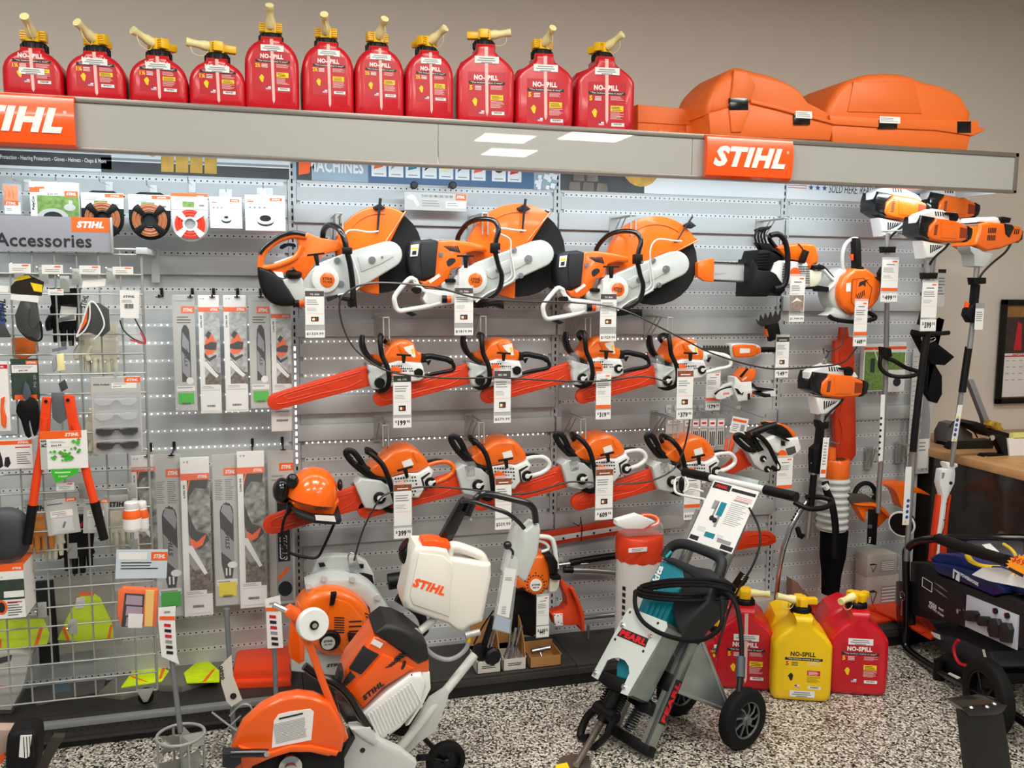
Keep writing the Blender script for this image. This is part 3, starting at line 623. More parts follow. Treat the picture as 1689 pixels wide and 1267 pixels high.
    b=B(BLK);q=t.p(738,703,.012);b.cyl(q,q+Vector((.02,-.003,0)),t.r(24));b.cyl(q+Vector((.02,-.003,0)),q+Vector((.038,-.004,0)),t.r(22),SGN);finish(b,'orange_valve',o)
    tee(t,o,865,438,56,74,0,.07)
    b=B(BLG);b.tube(t.t([(885,335,-.16),(892,290,-.14),(925,225,-.08),(980,203,-.02),(1045,215,.03),(1068,270,.05),(1052,340,.05),(1045,400,.05),(1062,490,.05),(1082,560,.05),(1068,640,.04),(1010,695,.02),(930,730,-.02)]),.011,sm=4,n=12);finish(b,'front_handle',o)
    b=B(BLK);b.box(t.fr(1045,385,.05),(-.02,-.024,-.016),(.02,.02,.018),bev=.005);b.cyl(t.p(1062,408,.06),t.p(1062,408,.075),.006,SIL);finish(b,'handle_clamp',o);b=B(BLK);b.prism(f,t.l([(945,725),(1115,715),(1115,765),(1060,745),(960,760)]),-.1,-.01,bev=.006);finish(b,'foot',o)
    b=B(WHT);x1,y1=lv[1]
    b.tube(t.t([(x1,y1+5,.02),(x1-60,y1+2,.025),(x1-150,y1-8,.03),(x1-190,y1+12,.03),(1140,330,.03),(1148,420,.02),(1168,520,.015),(1168,575,.012),(1120,612,.012),(1010,665,.01),(940,722,.01)]),.0036,sm=5,n=8);b.tube(t.t([(1148,400,.012),(1150,500,.012),(1152,560,.012),(1090,610,.012)]),.003,sm=3,n=6);finish(b,'water_hose',o)
    return o
big_saw((1089.5,431),27,((1448,105),(1352,265)),'rightmost cut-off saw, grey and orange, nearest the rescue chainsaw bar','800')
# the middle saw: the same machine, its guard turned further back
t_=Tr(780,330,3.96,-.30,(1225,400),(861.5,413.5))
big_saw((861.5,413.5),52,((1258,75),(1240,272)),'grey and orange cut-off saw in the middle of the three, black rear filter box','700')
def small_saw():
    t=Tr(400,330,3.96,-.30,(910,325));f=FY(-.30);o=thing('cut_off_saw',t.p(500,690,-.06),'leftmost cut-off saw with a looped orange rear handle','cut-off saw')
    wheel_guard(t,o,(910,325),285,57,((905,-15),(888,200)))
    b=B(GRW);b.prism(f,t.l([(385,545),(420,480),(500,410),(700,335),(940,268)]+circ(958,357,88,85,-60,9)+[(860,520),(740,590),(640,625),(460,640),(400,600)]),-.035,0,bev=.008,seg=3)
    b.prism(f,t.l([(750,370),(860,335),(980,345),(985,370),(900,420),(775,470)]),0,.004,bev=.003);finish(b,'arm_cover',o)
    b=B(SIL)
    for x,y,r in ((845,392,26),(912,372,8),(618,395,22),(643,548,22)):bolt(b,t,x,y,.003,r)
    finish(b,'arm_bolts',o)
    q=t.p(540,518,0);R=t.r(96);b=B(WHT);b.lathe(q+Vector((0,.05,0)),(0,-1,0),[(R,0),(R,.058),(R*.95,.066),(R*.75,.07),(R*.6,.07)],n=36);finish(b,'starter_cover',o)
    b=B(ORG);q=t.p(552,522,.021);b.lathe(q,(0,-1,0),[(R*.52,0),(R*.52,.004),(R*.48,.005)],n=28);f2=Fr(q+Vector((0,-.0052,0)));b.text(f2,'STIHL',0,.005,w=R*.75,h=R*.2,m=INK,bold=.04,shear=.2);b.text(f2,'TS 420',0,-.008,w=R*.7,h=R*.16,m=INK,bold=.03);finish(b,'badge',o)
    b=B(ORG)  # loop of the rear handle, cast in one with the cover
    b.tube(t.t([(118,440,0),(122,380,0),(150,325,0),(230,262,0),(330,232,0),(420,240,0)]),.013,sm=4,n=12);b.tube(t.t([(118,440,0),(180,440,0),(280,410,0),(350,370,0),(390,300,0)]),.012,sm=4,n=12)
    b.prism(f,t.sm([(350,225),(430,215),(500,245),(600,262),(660,285),(640,325),(560,345),(480,400),(440,470),(395,520),(330,440),(250,500),(180,460),(130,450),(200,425),(300,395),(372,340),(362,270)]),-.12,.0,bev=.012,seg=3);finish(b,'top_cover',o)
    b=B(BLG);b.tube(t.t([(112,352,.012),(150,303,.012),(240,240,.012),(330,214,.012),(410,226,.01)]),.009,sm=3,n=10);b.prism(f,t.sm([(240,310),(270,285),(340,285),(345,310),(300,300),(262,322)]),-.01,.006);finish(b,'handle_grip',o)
    b=B(BLK);b.prism(f,t.sm([(98,440),(150,450),(200,475),(270,540),(330,630),(350,680),(300,695),(220,688),(150,640),(112,560)]),-.16,.02,bev=.018,seg=3);finish(b,'filter_cover',o)
    b=B(GRW);b.prism(f,t.sm([(262,520),(380,500),(400,560),(412,650),(350,665),(300,590)]),-.09,.01,bev=.01);finish(b,'fuel_tank',o)
    b=B(BLK);q=t.p(335,500,.0);b.lathe(q,(0,-.35,1),[(t.r(52),0),(t.r(55),.006),(t.r(52),.018),(t.r(30),.022)]);finish(b,'tank_cap',o)
    b=B(PAP);b.prism(f,t.l([(200,466),(262,470),(272,512),(232,500)]),.0,.004);b.prism(f,t.l([(205,408),(330,362),(334,374),(215,420)]),.0,.003);finish(b,'warning_sticker',o)
    b=B(BLK);q=t.p(345,675,.0);b.cyl(q,q+Vector((.016,-.004,0)),t.r(28));b.cyl(q+Vector((.016,-.004,0)),q+Vector((.036,-.006,0)),t.r(26),SGN);finish(b,'orange_valve',o)
    tee(t,o,472,358,60,78,8,.07)
    b=B(BLG);b.tube(t.t([(540,250,-.15),(543,190,-.12),(570,158,-.05),(620,185,.02),(655,250,.05),(672,330,.055),(695,430,.055),(712,560,.05),(718,640,.03)]),.0125,sm=4,n=12);finish(b,'front_handle',o)
    b=B(BLK);b.box(t.fr(672,335,.055),(-.018,-.014,-.016),(.022,.014,.016),bev=.005);finish(b,'handle_clamp',o);b=B(BLK);b.prism(f,t.l([(640,630),(740,640),(745,695),(700,700),(695,665),(640,655)]),-.08,.03,bev=.006);b.prism(f,t.l([(545,640),(640,610),(645,625),(560,665)]),-.03,.0,m=DGR);finish(b,'foot',o)
    b=B(WHT);b.tube(t.t([(885,205,.02),(820,212,.025),(740,200,.03),(685,205,.03),(662,245,.03),(690,330,.03),(730,430,.02),(760,540,.015),(735,590,.012),(620,620,.012)]),.0036,sm=5,n=8);finish(b,'water_hose',o)
    return o
small_saw()
# ================================================================ CHAINSAWS
def scabbard(t,o,L,ang,w0,w1,x,y,txt=True):
    # bar cover, running left and down from the spikes of the saw
    q=t.p(x,y,-.01);f=Fr(q,(math.cos(math.radians(ang)),0,math.sin(math.radians(ang))));b=B(ORD);zz=[]
    for i in range(7):zz.append((.012 if i % 2 else .0,w0/2-w0*i/6))
    arc=[(-L+w1/2*(1-math.cos(a)),-w1/2*math.sin(a)-.004) for a in [-PI/2+PI*i/10 for i in range(11)]]
    arc=[(-L+w1*.5-w1*.5*math.cos(a),w1*.5*math.sin(a)-.006) for a in [-PI/2+PI*i/10 for i in range(11)]]
    b.prism(f,zz+arc,-.012,.012,bev=.004)
    gro=[(-L+.05+.016*(1-math.cos(a))-.01,.014*math.sin(a)+.002) for a in [-PI/2+PI*i/8 for i in range(9)]]+[(-.03,.02),(-.1,-.012)]
    b.tube([f.p(u,v,.012) for u,v in [(-.03,w0*.3),(-L*.5,w1*.3),(-L+.06,w1*.22),(-L+.035,-.004),(-L+.06,-w1*.3),(-L*.5,-w1*.3),(-.1,-w0*.28),(-.03,-w0*.12)]],.0028,n=6,sm=4)
    b.tube([f.p(u,v,.012) for u,v in [(-.05,w0*.16),(-L+.1,w1*.12),(-L+.08,0),(-L+.1,-w1*.12),(-L*.45,-w1*.12)]],.002,n=6,sm=4)
    if txt:b.text(f,'STIHL',-L*.47,.002,w=.085,h=.016,m=ORD,bold=.05,shear=.2,wz=.0142)
    finish(b,'bar_cover',o)
def knob(b,t,x,y,r,pro):
    q=t.p(x,y,.032);b.lathe(q,(0,-1,0),[(t.r(r),0),(t.r(r),.008),(t.r(r*.9),.01)],m=BLK,n=20)
    if pro:b.box(Fr(q+Vector((0,-.0105,0)),(1,0,.4)),(-t.r(r*.25),-t.r(r*.2),0),(t.r(r*.95),t.r(r*.2),.004),m=WHT,bev=.001);b.prism(Fr(q+Vector((0,-.0102,0))),[(t.r(r*.45)*math.cos(i*PI/6),t.r(r*.45)*math.sin(i*PI/6)) for i in range(12)],0,.003,m=WHT)
def vents(b,t,x,y,nx,ny,dx,dy,s,sk=0):
    for i in range(nx):
        for j in range(ny):
            if (i+j*3) % 7 != 5:b.prism(FY(t.Y),t.l([(x+i*dx+j*sk,y+j*dy),(x+i*dx+s+j*sk,y+j*dy),(x+i*dx+s+j*sk,y+j*dy+s),(x+i*dx+j*sk,y+j*dy+s)]),.034,.0352,m=INK)
def saw_a(to,label,L,pro=False,tilt=0,k=1,muf=False,grip=BLK,body=None):
    t=Tr(420,530,3.84,-.28,(935,208),to,tilt,k);f=FY(-.28);o=thing('chainsaw',t.p(900,430,-.05),label,'chainsaw')
    scabbard(t,o,L,14,.088,.07,722,345)
    b=B(ORG);b.prism(f,t.sm([(735,210),(790,245),(825,200),(850,160),(885,132),(935,120),(988,124),(1012,150),(1028,192),(1058,200),(1056,262),(960,268),(880,262),(835,275),(770,268)]),-.13,.02,bev=.02,seg=4);b.prism(f,t.l([(900,150),(925,135),(960,200),(925,215)]),.018,.026,bev=.006);finish(b,'top_cover',o)
    b=B(PAP);b.prism(f,t.l([(928,165),(1000,148),(1015,225),(1000,228)]),.02,.0213);b.prism(f,t.l([(985,178),(1000,172),(1004,205),(992,205)]),.0213,.0217,m=YPR);finish(b,'warning_sticker',o)
    b=B(WHT);b.prism(f,t.l([(838,268),(900,250),(1050,262),(1064,290),(1072,352),(1040,375),(960,385),(900,405),(850,412),(825,340)]),-.1,.034,bev=.014,seg=3);finish(b,'starter_housing',o)
    b=B(INK);vents(b,t,860,275,6,3,14,16,9);vents(b,t,930,292,6,2,13,15,8,3);vents(b,t,848,330,4,4,12,15,7);finish(b,'air_slots',o,smooth=False)
    b=B(GRW);b.prism(f,t.l([(712,270),(790,288),(838,300),(842,400),(800,432),(740,428),(728,405),(722,380),(716,345),(724,320),(710,300)]),-.07,.03,bev=.01,seg=2)
    b.prism(f,t.l([(760,350),(830,310),(832,322),(765,362)]),.03,.036,bev=.002);finish(b,'sprocket_cover',o)
    b=B(SIL)
    for i in range(4):b.prism(f,t.l([(708,262+i*38),(690,275+i*38),(712,288+i*38)]),-.04,-.03)
    finish(b,'bumper_spike',o)
    b=B(BLK);knob(b,t,785,385,36,pro);finish(b,'chain_cover_knob',o);b=B(BLK);knob(b,t,1030,322,31,pro);finish(b,'oil_cap',o)
    b=B(OIN);q=t.p(885,318,.034);b.lathe(q,(0,-1,0),[(t.r(42),0),(t.r(42),.003),(t.r(38),.004)],n=24);b.text(Fr(q+Vector((0,-.0042,0))),'STIHL',0,0,w=t.r(62),h=t.r(16),m=INK,bold=.04,shear=.2);finish(b,'badge',o)
    tee(t,o,932,208,50,55,-4,.06)
    b=B(grip);b.tube(t.t([(800,100,.0),(788,92,.04),(785,140,.06),(795,210,.06),(826,280,.065),(838,350,.065),(828,412,.055),(790,438,.02),(770,430,-.03)]),.0105,sm=4,n=12);b.tube(t.t([(798,98,.03),(806,92,-.04),(830,118,-.12),(862,150,-.14)]),.0105,sm=3,n=12);finish(b,'front_handle',o)
    b=B(BLK);b.tube(t.t([(683,88,.0),(680,140,0),(698,195,0),(740,245,.01),(800,280,.02)]),lambda s:.009+.005*math.sin(PI*min(1,s*1.3)),sm=4,n=10,flat=2.2);finish(b,'hand_guard',o)
    if muf:b=B(CLB);b.prism(f,t.l([(705,215),(760,215),(775,250),(775,330),(705,330)]),-.05,.035,bev=.014);finish(b,'clear_cover',o);b=B(CHR);b.prism(f,t.l([(715,240),(755,240),(760,300),(715,310)]),-.04,.02,bev=.006);finish(b,'muffler',o)
    b=B(body or BLK);b.tube(t.t([(1056,232,0),(1110,222,0),(1165,232,0),(1225,245,0),(1258,275,0),(1258,305,0),(1225,318,0),(1150,330,0),(1070,350,0)]),lambda s:.0125 if s<.45 else .0085,sm=4,n=12);b.prism(f,t.l([(1052,205),(1080,210),(1085,260),(1052,262)]),-.03,.02,bev=.006);b.prism(f,t.l([(1085,255),(1118,245),(1100,280)]),-.008,.008,m=BLK);finish(b,'rear_handle',o)
    return o
def saw_b(to,label,L,tilt=0,k=1,hand=WHT,muf=True,cable=None):
    t=Tr(820,530,3.84,-.28,(665,825),to,tilt,k);f=FY(-.28);o=thing('chainsaw',t.p(600,1060,-.05),label,'chainsaw')
    scabbard(t,o,L,13+tilt*.3,.105,.08,425,985,True)
    b=B(ORG);b.prism(f,t.sm([(478,838),(520,800),(575,765),(620,728),(700,712),(752,735),(790,780),(806,815),(800,838),(735,868),(690,862),(620,876),(560,890),(505,878)]),-.13,.02,bev=.022,seg=4);b.prism(f,t.l([(720,745),(735,740),(752,800),(740,806)]),.012,.024,bev=.003,m=ORG);finish(b,'top_cover',o)
    b=B(PAP);b.prism(f,t.l([(660,795),(712,778),(724,815),(672,832)]),.02,.0213);finish(b,'warning_sticker',o)
    b=B(WHT);b.prism(f,t.l([(598,882),(690,862),(742,866),(806,832),(826,860),(806,905),(768,960),(732,1010),(660,1000),(600,960)]),-.1,.034,bev=.014,seg=3);finish(b,'starter_housing',o)
    b=B(INK);vents(b,t,612,880,8,5,15,20,9,2);vents(b,t,640,980,5,1,15,18,9,2);b.prism(f,t.l([(752,890),(800,862),(806,868),(764,900),(770,955),(762,955)]),.034,.0352);finish(b,'air_slots',o,smooth=False)
    b=B(GRW);b.prism(f,t.l([(398,905),(430,870),(540,892),(605,950),(604,1030),(520,1062),(440,1045),(425,1010),(418,980),(408,950)]),-.07,.03,bev=.01,seg=2);finish(b,'sprocket_cover',o)
    b=B(SIL)
    for i in range(4):b.prism(f,t.l([(398+i*7,905+i*35),(378+i*7,920+i*35),(402+i*7,932+i*35)]),-.04,-.03)
    finish(b,'bumper_spike',o)
    b=B(BLK);knob(b,t,522,988,36,True);finish(b,'chain_cover_knob',o);b=B(BLK);knob(b,t,800,922,33,True);finish(b,'oil_cap',o)
    b=B(OIN);q=t.p(640,942,.034);b.lathe(q,(0,-1,0),[(t.r(42),0),(t.r(42),.003),(t.r(38),.004)],n=24);b.text(Fr(q+Vector((0,-.0042,0))),'STIHL',0,0,w=t.r(62),h=t.r(16),m=INK,bold=.04,shear=.2);finish(b,'badge',o)
    tee(t,o,668,824,46,55,9,.06)
    b=B(BLK);b.tube(t.t([(480,722,.02),(500,730,.05),(550,790,.06),(575,870,.065),(592,960,.065),(600,1040,.055),(575,1068,.03),(530,1055,-.03)]),.0112,sm=4,n=12);b.tube(t.t([(486,722,.04),(484,716,-.02),(520,750,-.1),(560,800,-.13)]),.0105,sm=3,n=12);finish(b,'front_handle',o)
    b=B(BLK);b.tube(t.t([(570,900,.02),(490,868,.01),(410,795,0),(372,735,0),(378,712,0),(410,722,0),(440,770,0),(462,815,0),(520,860,.01)]),.0075,sm=4,n=10,flat=1.8);b.prism(f,t.l([(420,790),(455,800),(520,860),(590,888),(580,905),(490,872)]),-.03,.02,bev=.005);finish(b,'hand_guard',o)
    if muf:b=B(CLB);b.prism(f,t.l([(425,858),(500,850),(520,890),(515,950),(450,955),(430,920)]),-.03,.05,bev=.014);finish(b,'clear_cover',o);b=B(CHR);b.prism(f,t.l([(440,880),(500,872),(505,930),(455,940)]),-.02,.036,bev=.006);finish(b,'muffler',o)
    b=B(hand);b.tube(t.t([(792,835,0),(850,818,0),(905,818,0),(938,845,0),(936,880,0),(895,912,0),(840,932,0),(785,962,0)]),.0105,sm=4,n=12);b.tube(t.t([(800,808,.0),(850,802,.0),(900,812,0)]),.006,m=BLK,sm=2);finish(b,'rear_handle',o)
    return o
saw_a((663.5,584),'leftmost chainsaw of the upper row, above the $199 tag',.43)
saw_a((826,581),'second chainsaw of the upper row, above the $279.99 tag',.43)
saw_a((993,578),'third chainsaw of the upper row, above the $319 tag, clear cover over its muffler',.43,True,0,1.04,True)
saw_a((1130,581),'fourth chainsaw of the upper row, white rear handle, above the $379 tag',.40,True,2,1.06,True,body=WHT)
saw_b((663.5,769),'leftmost chainsaw of the lower row, orange rear handle, bar behind the helmet',.42,4,1.03,ORG,False)
saw_b((827.5,754),'second chainsaw of the lower row, with a white rear handle, behind the black cart handle',.46,-2,1.03)
saw_b((993,745),'third chainsaw of the lower row, above the $609 tag',.44,0,1.0)
saw_b((1141.5,749),'fourth chainsaw of the lower row, just behind the hammer cart leaflet',.42,-1,1.05)
# brackets
for px,py,l in [(560,352,'wire bracket over the leftmost cut-off saw'),(800,352,'wire bracket over the middle cut-off saw'),(1045,355,'wire bracket over the rightmost cut-off saw'),(637,524,'wire bracket over the first chainsaw of the upper row'),(797,522,'wire bracket over the second chainsaw of the upper row'),(970,524,'wire bracket over the third chainsaw of the upper row'),(1105,524,'wire bracket over the fourth chainsaw of the upper row'),(636,702,'wire bracket over the first chainsaw of the lower row'),(794,698,'wire bracket over the second chainsaw of the lower row'),(962,692,'wire bracket over the third chainsaw of the lower row'),(1114,692,'wire bracket over the fourth chainsaw of the lower row'),(1297,360,'wire bracket over the rescue chainsaw')]:bracket(px,py,-.26,l)
# tags
DKH=mat('tag_dark_green','#2f3a2c',.5);DKG=mat('tag_dark_grey','#4c4448',.5);DKB=mat('tag_brown','#8a4a2c',.5,noise=.4,nscale=60)
price_tag(504,480,535,536,'1329.99','price tag reading $1329.99 under the leftmost cut-off saw',head=DKG,pc=(545,557),pic=True)
price_tag(750,475,780,533,'1819.99','price tag reading $1819.99 under the middle cut-off saw',head=DKG,pc=(541,553),pic=True)
price_tag(990,485,1016,540,'1929.99','price tag reading $1929 under the rightmost cut-off saw',head=DKG,pc=(551,563),pic=True)
price_tag(649,620,678,685,'199','price tag reading $199 under the first upper chainsaw',head=DKH,pc=(690,706),pic=True,cents='95')
price_tag(815,612,842,680,'279.99','price tag reading $279.99 under the second upper chainsaw',head=DKG,pc=(686,698),pic=True)
price_tag(983,617,1007,674,'319','price tag reading $319 under the third upper chainsaw',pc=(677,692),foot=OIN,cents='95')
price_tag(1116,612,1142,674,'379','price tag reading $379 under the fourth upper chainsaw',head=DKB,pc=(677,692),pic=True,cents='95')
price_tag(650,800,679,868,'399','price tag reading $399 under the first lower chainsaw',head=DKB,pc=(872,889),cents='95')
price_tag(817,790,843,855,'509.99','price tag reading $509.99 under the second lower chainsaw',head=DKB,pc=(858,874))
price_tag(982,775,1010,839,'609','price tag reading $609 in a crinkled sleeve under the third lower chainsaw',head=DKB,pc=(842,858),pic=True,cents='95')
price_tag(1128,785,1154,838,'659.99','price tag reading $659 half hidden behind the hammer cart leaflet',pc=(846,858),foot=OIN)
# ================================================================ HANGING PACKS
class Pk:
    def __init__(s,name,label,cat,x0,y0,x1,y1,Y,th=.004,m=PAP,group=None,roll=0,part='card',bev=.0008,slant=0,yaw=0):
        a=W(x0,y1,Y);s.w=W(x1,y1,Y).x-a.x;s.h=W(x0,y0,Y).z-a.z;r=math.radians(roll);c=math.radians(yaw)
        X=Vector((math.cos(r)*math.cos(c),math.sin(c),math.sin(r)));s.f=Fr(a,X,Vector((-math.sin(r),0,math.cos(r))));s.o=thing(name,s.f.p(s.w/2,0,-th),label,cat,group)
        s.b=B(m);s.b.box(s.f,(0,0,-th),(s.w,s.h,0),bev=bev,seg=1);s.part=part;s.n=0
    def done(s):finish(s.b,s.part,s.o,smooth=False);return s
    def q(s,u0,v0,u1,v1,m,z=None):
        s.n+=1;s.b.quad(s.f,u0*s.w,v0*s.h,u1*s.w,v1*s.h,(.0003+.00012*s.n) if z is None else z,m);return s
    def pg(s,pts,m,z0=None,z1=None,bev=0):
        s.n+=1;z=.0003+.00012*s.n
        if z1 is None:s.b.face([s.b.bm.verts.new(s.f.p(u*s.w,v*s.h,z)) for u,v in pts],m)
        else:s.b.prism(s.f,[(u*s.w,v*s.h) for u,v in pts],z0 or 0,z1,m,bev)
        return s
    def t(s,txt,u,v,w,h,m=INK,bold=.03,shear=0,z=None):s.n+=1;s.b.text(s.f,txt,u*s.w,v*s.h,w=w*s.w,h=h*s.h,m=m,bold=bold,shear=shear,wz=(.0004+.00012*s.n) if z is None else z);return s
    def tv(s,txt,u,v,w,h,m=INK,bold=.03,shear=0):  # upright lettering; w runs up the card
        s.n+=1;f=Fr(s.f.p(u*s.w,v*s.h),s.f.z,-s.f.x);s.b.text(f,txt,0,0,w=h*s.h,h=w*s.w,m=m,bold=bold,shear=shear,wz=.0004+.00012*s.n);return s
    def ln(s,u0,v0,u1,v1,n,m=None,th=.4):s.n+=1;s.b.lines(s.f,u0*s.w,v0*s.h,u1*s.w,v1*s.h,n,m,w=.0004+.00012*s.n,th=th);return s
    def logo(s,u0,v0,u1,v1):s.q(u0,v0,u1,v1,OIN);return s.t('STIHL',(u0+u1)/2,(v0+v1)/2,(u1-u0)*.72,(v1-v0)*.5,PAP,.05,.25)
    def cd(s,pts,m):return s.pg(pts,m)
def hook(px,py,Y,label,m=None,up=.02,group='display hooks'):
    e=W(px,py,Y);o=thing('display_hook',(e.x,0,e.z-.01),label,'hook',group);b=B(m or CHR)
    b.tube([(e.x,-.004,e.z+.012),(e.x,Y+.02,e.z),(e.x,Y,e.z+.006),(e.x,Y-.004,e.z+up)],.0024,n=6);finish(b,'prong',o)
    b=B(m or WHT);b.box(FY(-.003,e.x,e.z),(-.014,-.02,0),(.014,.026,.0025),bev=.001);finish(b,'back_plate',o);return o
def bhook(px,py,label):  # black hook with a T end
    e=W(px,py,-.13);o=thing('display_hook',(e.x,0,e.z-.01),label,'hook','black display hooks');b=B(BLK);z0=e.z
    b.tube([(e.x,-.004,z0+.02),(e.x,-.02,z0+.004),(e.x,-.13,z0-.004),(e.x,-.14,z0+.006)],.0035,n=6);finish(b,'prong',o)
    b=B(BLK);b.box(FY(-.003,e.x,z0),(-.006,-.004,0),(.006,.034,.006),bev=.001);finish(b,'back_plate',o);b=B(BLK);b.box(FY(-.133,e.x,z0),(-.012,-.004,0),(.012,.0,.006),bev=.001);finish(b,'stop',o);return o
GRS=mat('print_grass','#6f8f45',.6,noise=.35,nscale=70);FST=mat('print_forest','#80827f',.6,noise=.85,nscale=38);BRK=mat('print_bark','#6a5a50',.7,noise=.85,nscale=70)
SNW=mat('print_snow','#a9abab',.6,noise=.45,nscale=50);GPK=mat('pack_grey','#b9b9b6',.5);PGR=mat('print_dark_green','#2c3d33',.6,noise=.3,nscale=60);GNL=mat('label_green','#2fb61e',.5);YLL=mat('label_yellow','#e6d010',.5)
# --- trimmer line and heads in the top row
p=Pk('trimmer_line_pack','clear pack of orange trimmer line at the far left of the top row','line pack',5,302,36,354,-.2,.03,CLB,part='blister',bev=.004);p.q(.1,.02,.95,.4,PAP).q(.1,.3,.85,.45,OIN).t('STIHL',.45,.37,.55,.09,PAP,.04,.2).ln(.2,.22,.6,.12,2).done()
b=B(mat('trimmer_line_orange','#ff7a1c',.5))
for i in range(9):u=p.w*(.12+i*.075);b.tube([p.f.p(u,p.h*.45,-.004),p.f.p(u+.004,p.h*.7,-.003-.003*(i % 3)),p.f.p(u-.003+.0007*i,p.h*.93,-.006)],.004,sm=3,n=6)
finish(b,'line',p.o)
p=Pk('trimmer_head_pack','trimmer head pack printed with grass and a round head, priced $36.99','accessory pack',51,299,132,358,-.2,.05,PAP);p.q(.14,.0,.99,.62,GRS).q(.1,.8,.3,.86,OIN) .pg([(.0,.7),(.2,.7),(.2,.84),(0,.84)],OIN).logo(.7,.6,.98,.76).q(.25,.62,.7,.8,PAP).t('$36.99',.46,.66,.22,.07,INK,.02).tv('PolyCut',.07,.4,.07,.38,DGR)
p.pg([(.45+.32*math.cos(a*PI/10),-.0+.26*math.sin(a*PI/10)) for a in range(11)],GPK).pg([(.45+.2*math.cos(a*PI/10),.0+.17*math.sin(a*PI/10)) for a in range(11)],DGR)
p.pg([(.8+.12*math.cos(a*PI/8),.3+.1*math.sin(a*PI/8)) for a in range(16)],GPK).q(.78,.32,.86,.5,GPK).done();hook(20,296,-.24,'wire hook holding the clear pack of orange trimmer line');hook(92,300,-.26,'wire hook holding the grass printed trimmer head pack')
def spool(cx,x0,x1,y0,y1,coil,hub,card,label,Y=-.2,orb=True):
    p=Pk('trimmer_line_spool',label,'line spool',x0,y0,x1,y0+(y1-y0)*.33,Y,.002,PAP);zc=W(cx,y1-(x1-x0)*.5,Y);R=p.w/2*1.0;q=p.f.o
    p.q(0,.8,1,1,OIN) if not orb else p.q(.56,.72,1,.95,OIN);p.t('STIHL',.8,.83,.22,.09,PAP,.05,.25).ln(.06,.75,.5,.5,3).q(.3,.15,.62,.5,GRS).q(.72,.2,.95,.34,PAP);p.b.bars(p.f,p.w*.76,p.h*.22,p.w*.9,p.h*.32,.003);p.done()
    c=Vector((q.x+p.w/2,Y,zc.z));b=B(card);pts=[(-R,R*.9),(R,R*.9)]+[(R*math.cos(a),R*math.sin(a)*1.0) for a in [-PI*i/14 for i in range(15)]]
    if card is not BLK:pts=pts
    b.prism(Fr(c),pts,-.006,-.003,bev=.001);top=[(-R,R*1.15),(R,R*1.15),(R*.55,R*1.42),(-R*.45,R*1.42)];b.prism(Fr(c),top,-.006,-.003)
    b.prism(Fr(c),[(-R,R),(R,R),(R,R*1.17),(-R,R*1.17)],-.006,-.003);finish(b,'backing_card',p.o)
    b=B(coil);r1,r0=R*.84,R*.42
    for i in range(5):rr=r0+(r1-r0)*(i+.5)/5;b.tube([c+Vector((rr*math.cos(a),-.012-.003*(i % 2),rr*math.sin(a))) for a in [2*PI*k/28 for k in range(28)]],(r1-r0)/9,closed=True,n=8)
    finish(b,'coil',p.o)
    b=B(hub)
    for i in range(4):
        a=PI/4+i*PI/2;f=Fr(c,(math.cos(a),0,math.sin(a)),(-math.sin(a),0,math.cos(a)));b.prism(f,[(R*.3,-R*.1),(R*.92,-R*.2),(R*.96,-R*.05),(R*.96,R*.05),(R*.92,R*.2),(R*.3,R*.1)],.004,.021,bev=.0015)
    ring=[(R*.38*math.cos(a),R*.38*math.sin(a)) for a in [2*PI*i/24 for i in range(24)]]
    b.tube([c+Vector((R*.36*math.cos(a),-.014,R*.36*math.sin(a))) for a in [2*PI*k/28 for k in range(28)]],R*.06,closed=True,n=8)
    finish(b,'spool_frame',p.o)
    b=B(GRM if hub is not BLK else DGR);b.cyl(c+Vector((0,-.004,0)),c+Vector((0,-.008,0)),R*.32,n=24);finish(b,'hub',p.o)
COP=mat('trimmer_line_copper','#b06a42',.35);LRD=mat('trimmer_line_red','#f23c22',.4)
spool(169,134,204,317,396,COP,BLK,BLK,'black card of copper trimmer line partly behind the Accessories sign')
spool(246,212,281,320,398,COP,BLK,BLK,'black card of copper trimmer line, just right of the Accessories sign')
spool(312,283,343,318,400,LRD,WHT,WHT,'spool of red trimmer line on a pale card',orb=False)
for x,y,l in [(164,300,'wire hook above the first copper trimmer line card'),(242,306,'wire hook above the second copper trimmer line card'),(310,300,'wire hook above the red trimmer line spool'),(373,318,'wire hook above the small trimmer head box'),(434,312,'wire hook above the larger trimmer head box')]:hook(x,y,-.24,l)
def acbox(x0,y0,x1,y1,Y,label,big):
    p=Pk('trimmer_head_box',label,'box',x0,y0,x1,y1,Y,.14,mat('box_pale','#e4e8ec',.5),part='carton',group='trimmer head boxes');p.q(.62,.84,.92,.93,OIN).t('STIHL',.77,.885,.22,.045,PAP,.05,.25).t('AUTOCUT',.3,.74,.42,.045,GIN,.02)
    p.t('C 26-2' if big else 'C 3-2',.7,.74,.2,.045,GIN,.0);p.q(.06,.8,.22,.83,OIN)
    for i in range(4 if big else 3):u=.12+i*.12;p.pg([(u+.035*math.cos(a*PI/5),.65+.028*math.sin(a*PI/5)) for a in range(10)],GIN)
    c=(.5,.32);s=.23 if big else .17
    for dy,k,m in ((-.06,.9,DGR),(0,1,GPK),(.01,.93,WHT),(.03,.62 if big else .4,DGR)):p.pg([(c[0]+s*k*math.cos(a*PI/12),c[1]+dy+s*.62*k*math.sin(a*PI/12)) for a in range(24)],m)
    p.done();b=B(CLB);b.box(p.f,(p.w*.3,p.h,-.003),(p.w*.7,p.h+.03,-.0022));finish(b,'hang_tab',p.o)
acbox(347,324,400,376,-.24,'pale box picturing a small black trimmer head',False);acbox(405,321,471,380,-.24,'pale box picturing a larger black trimmer head',True)
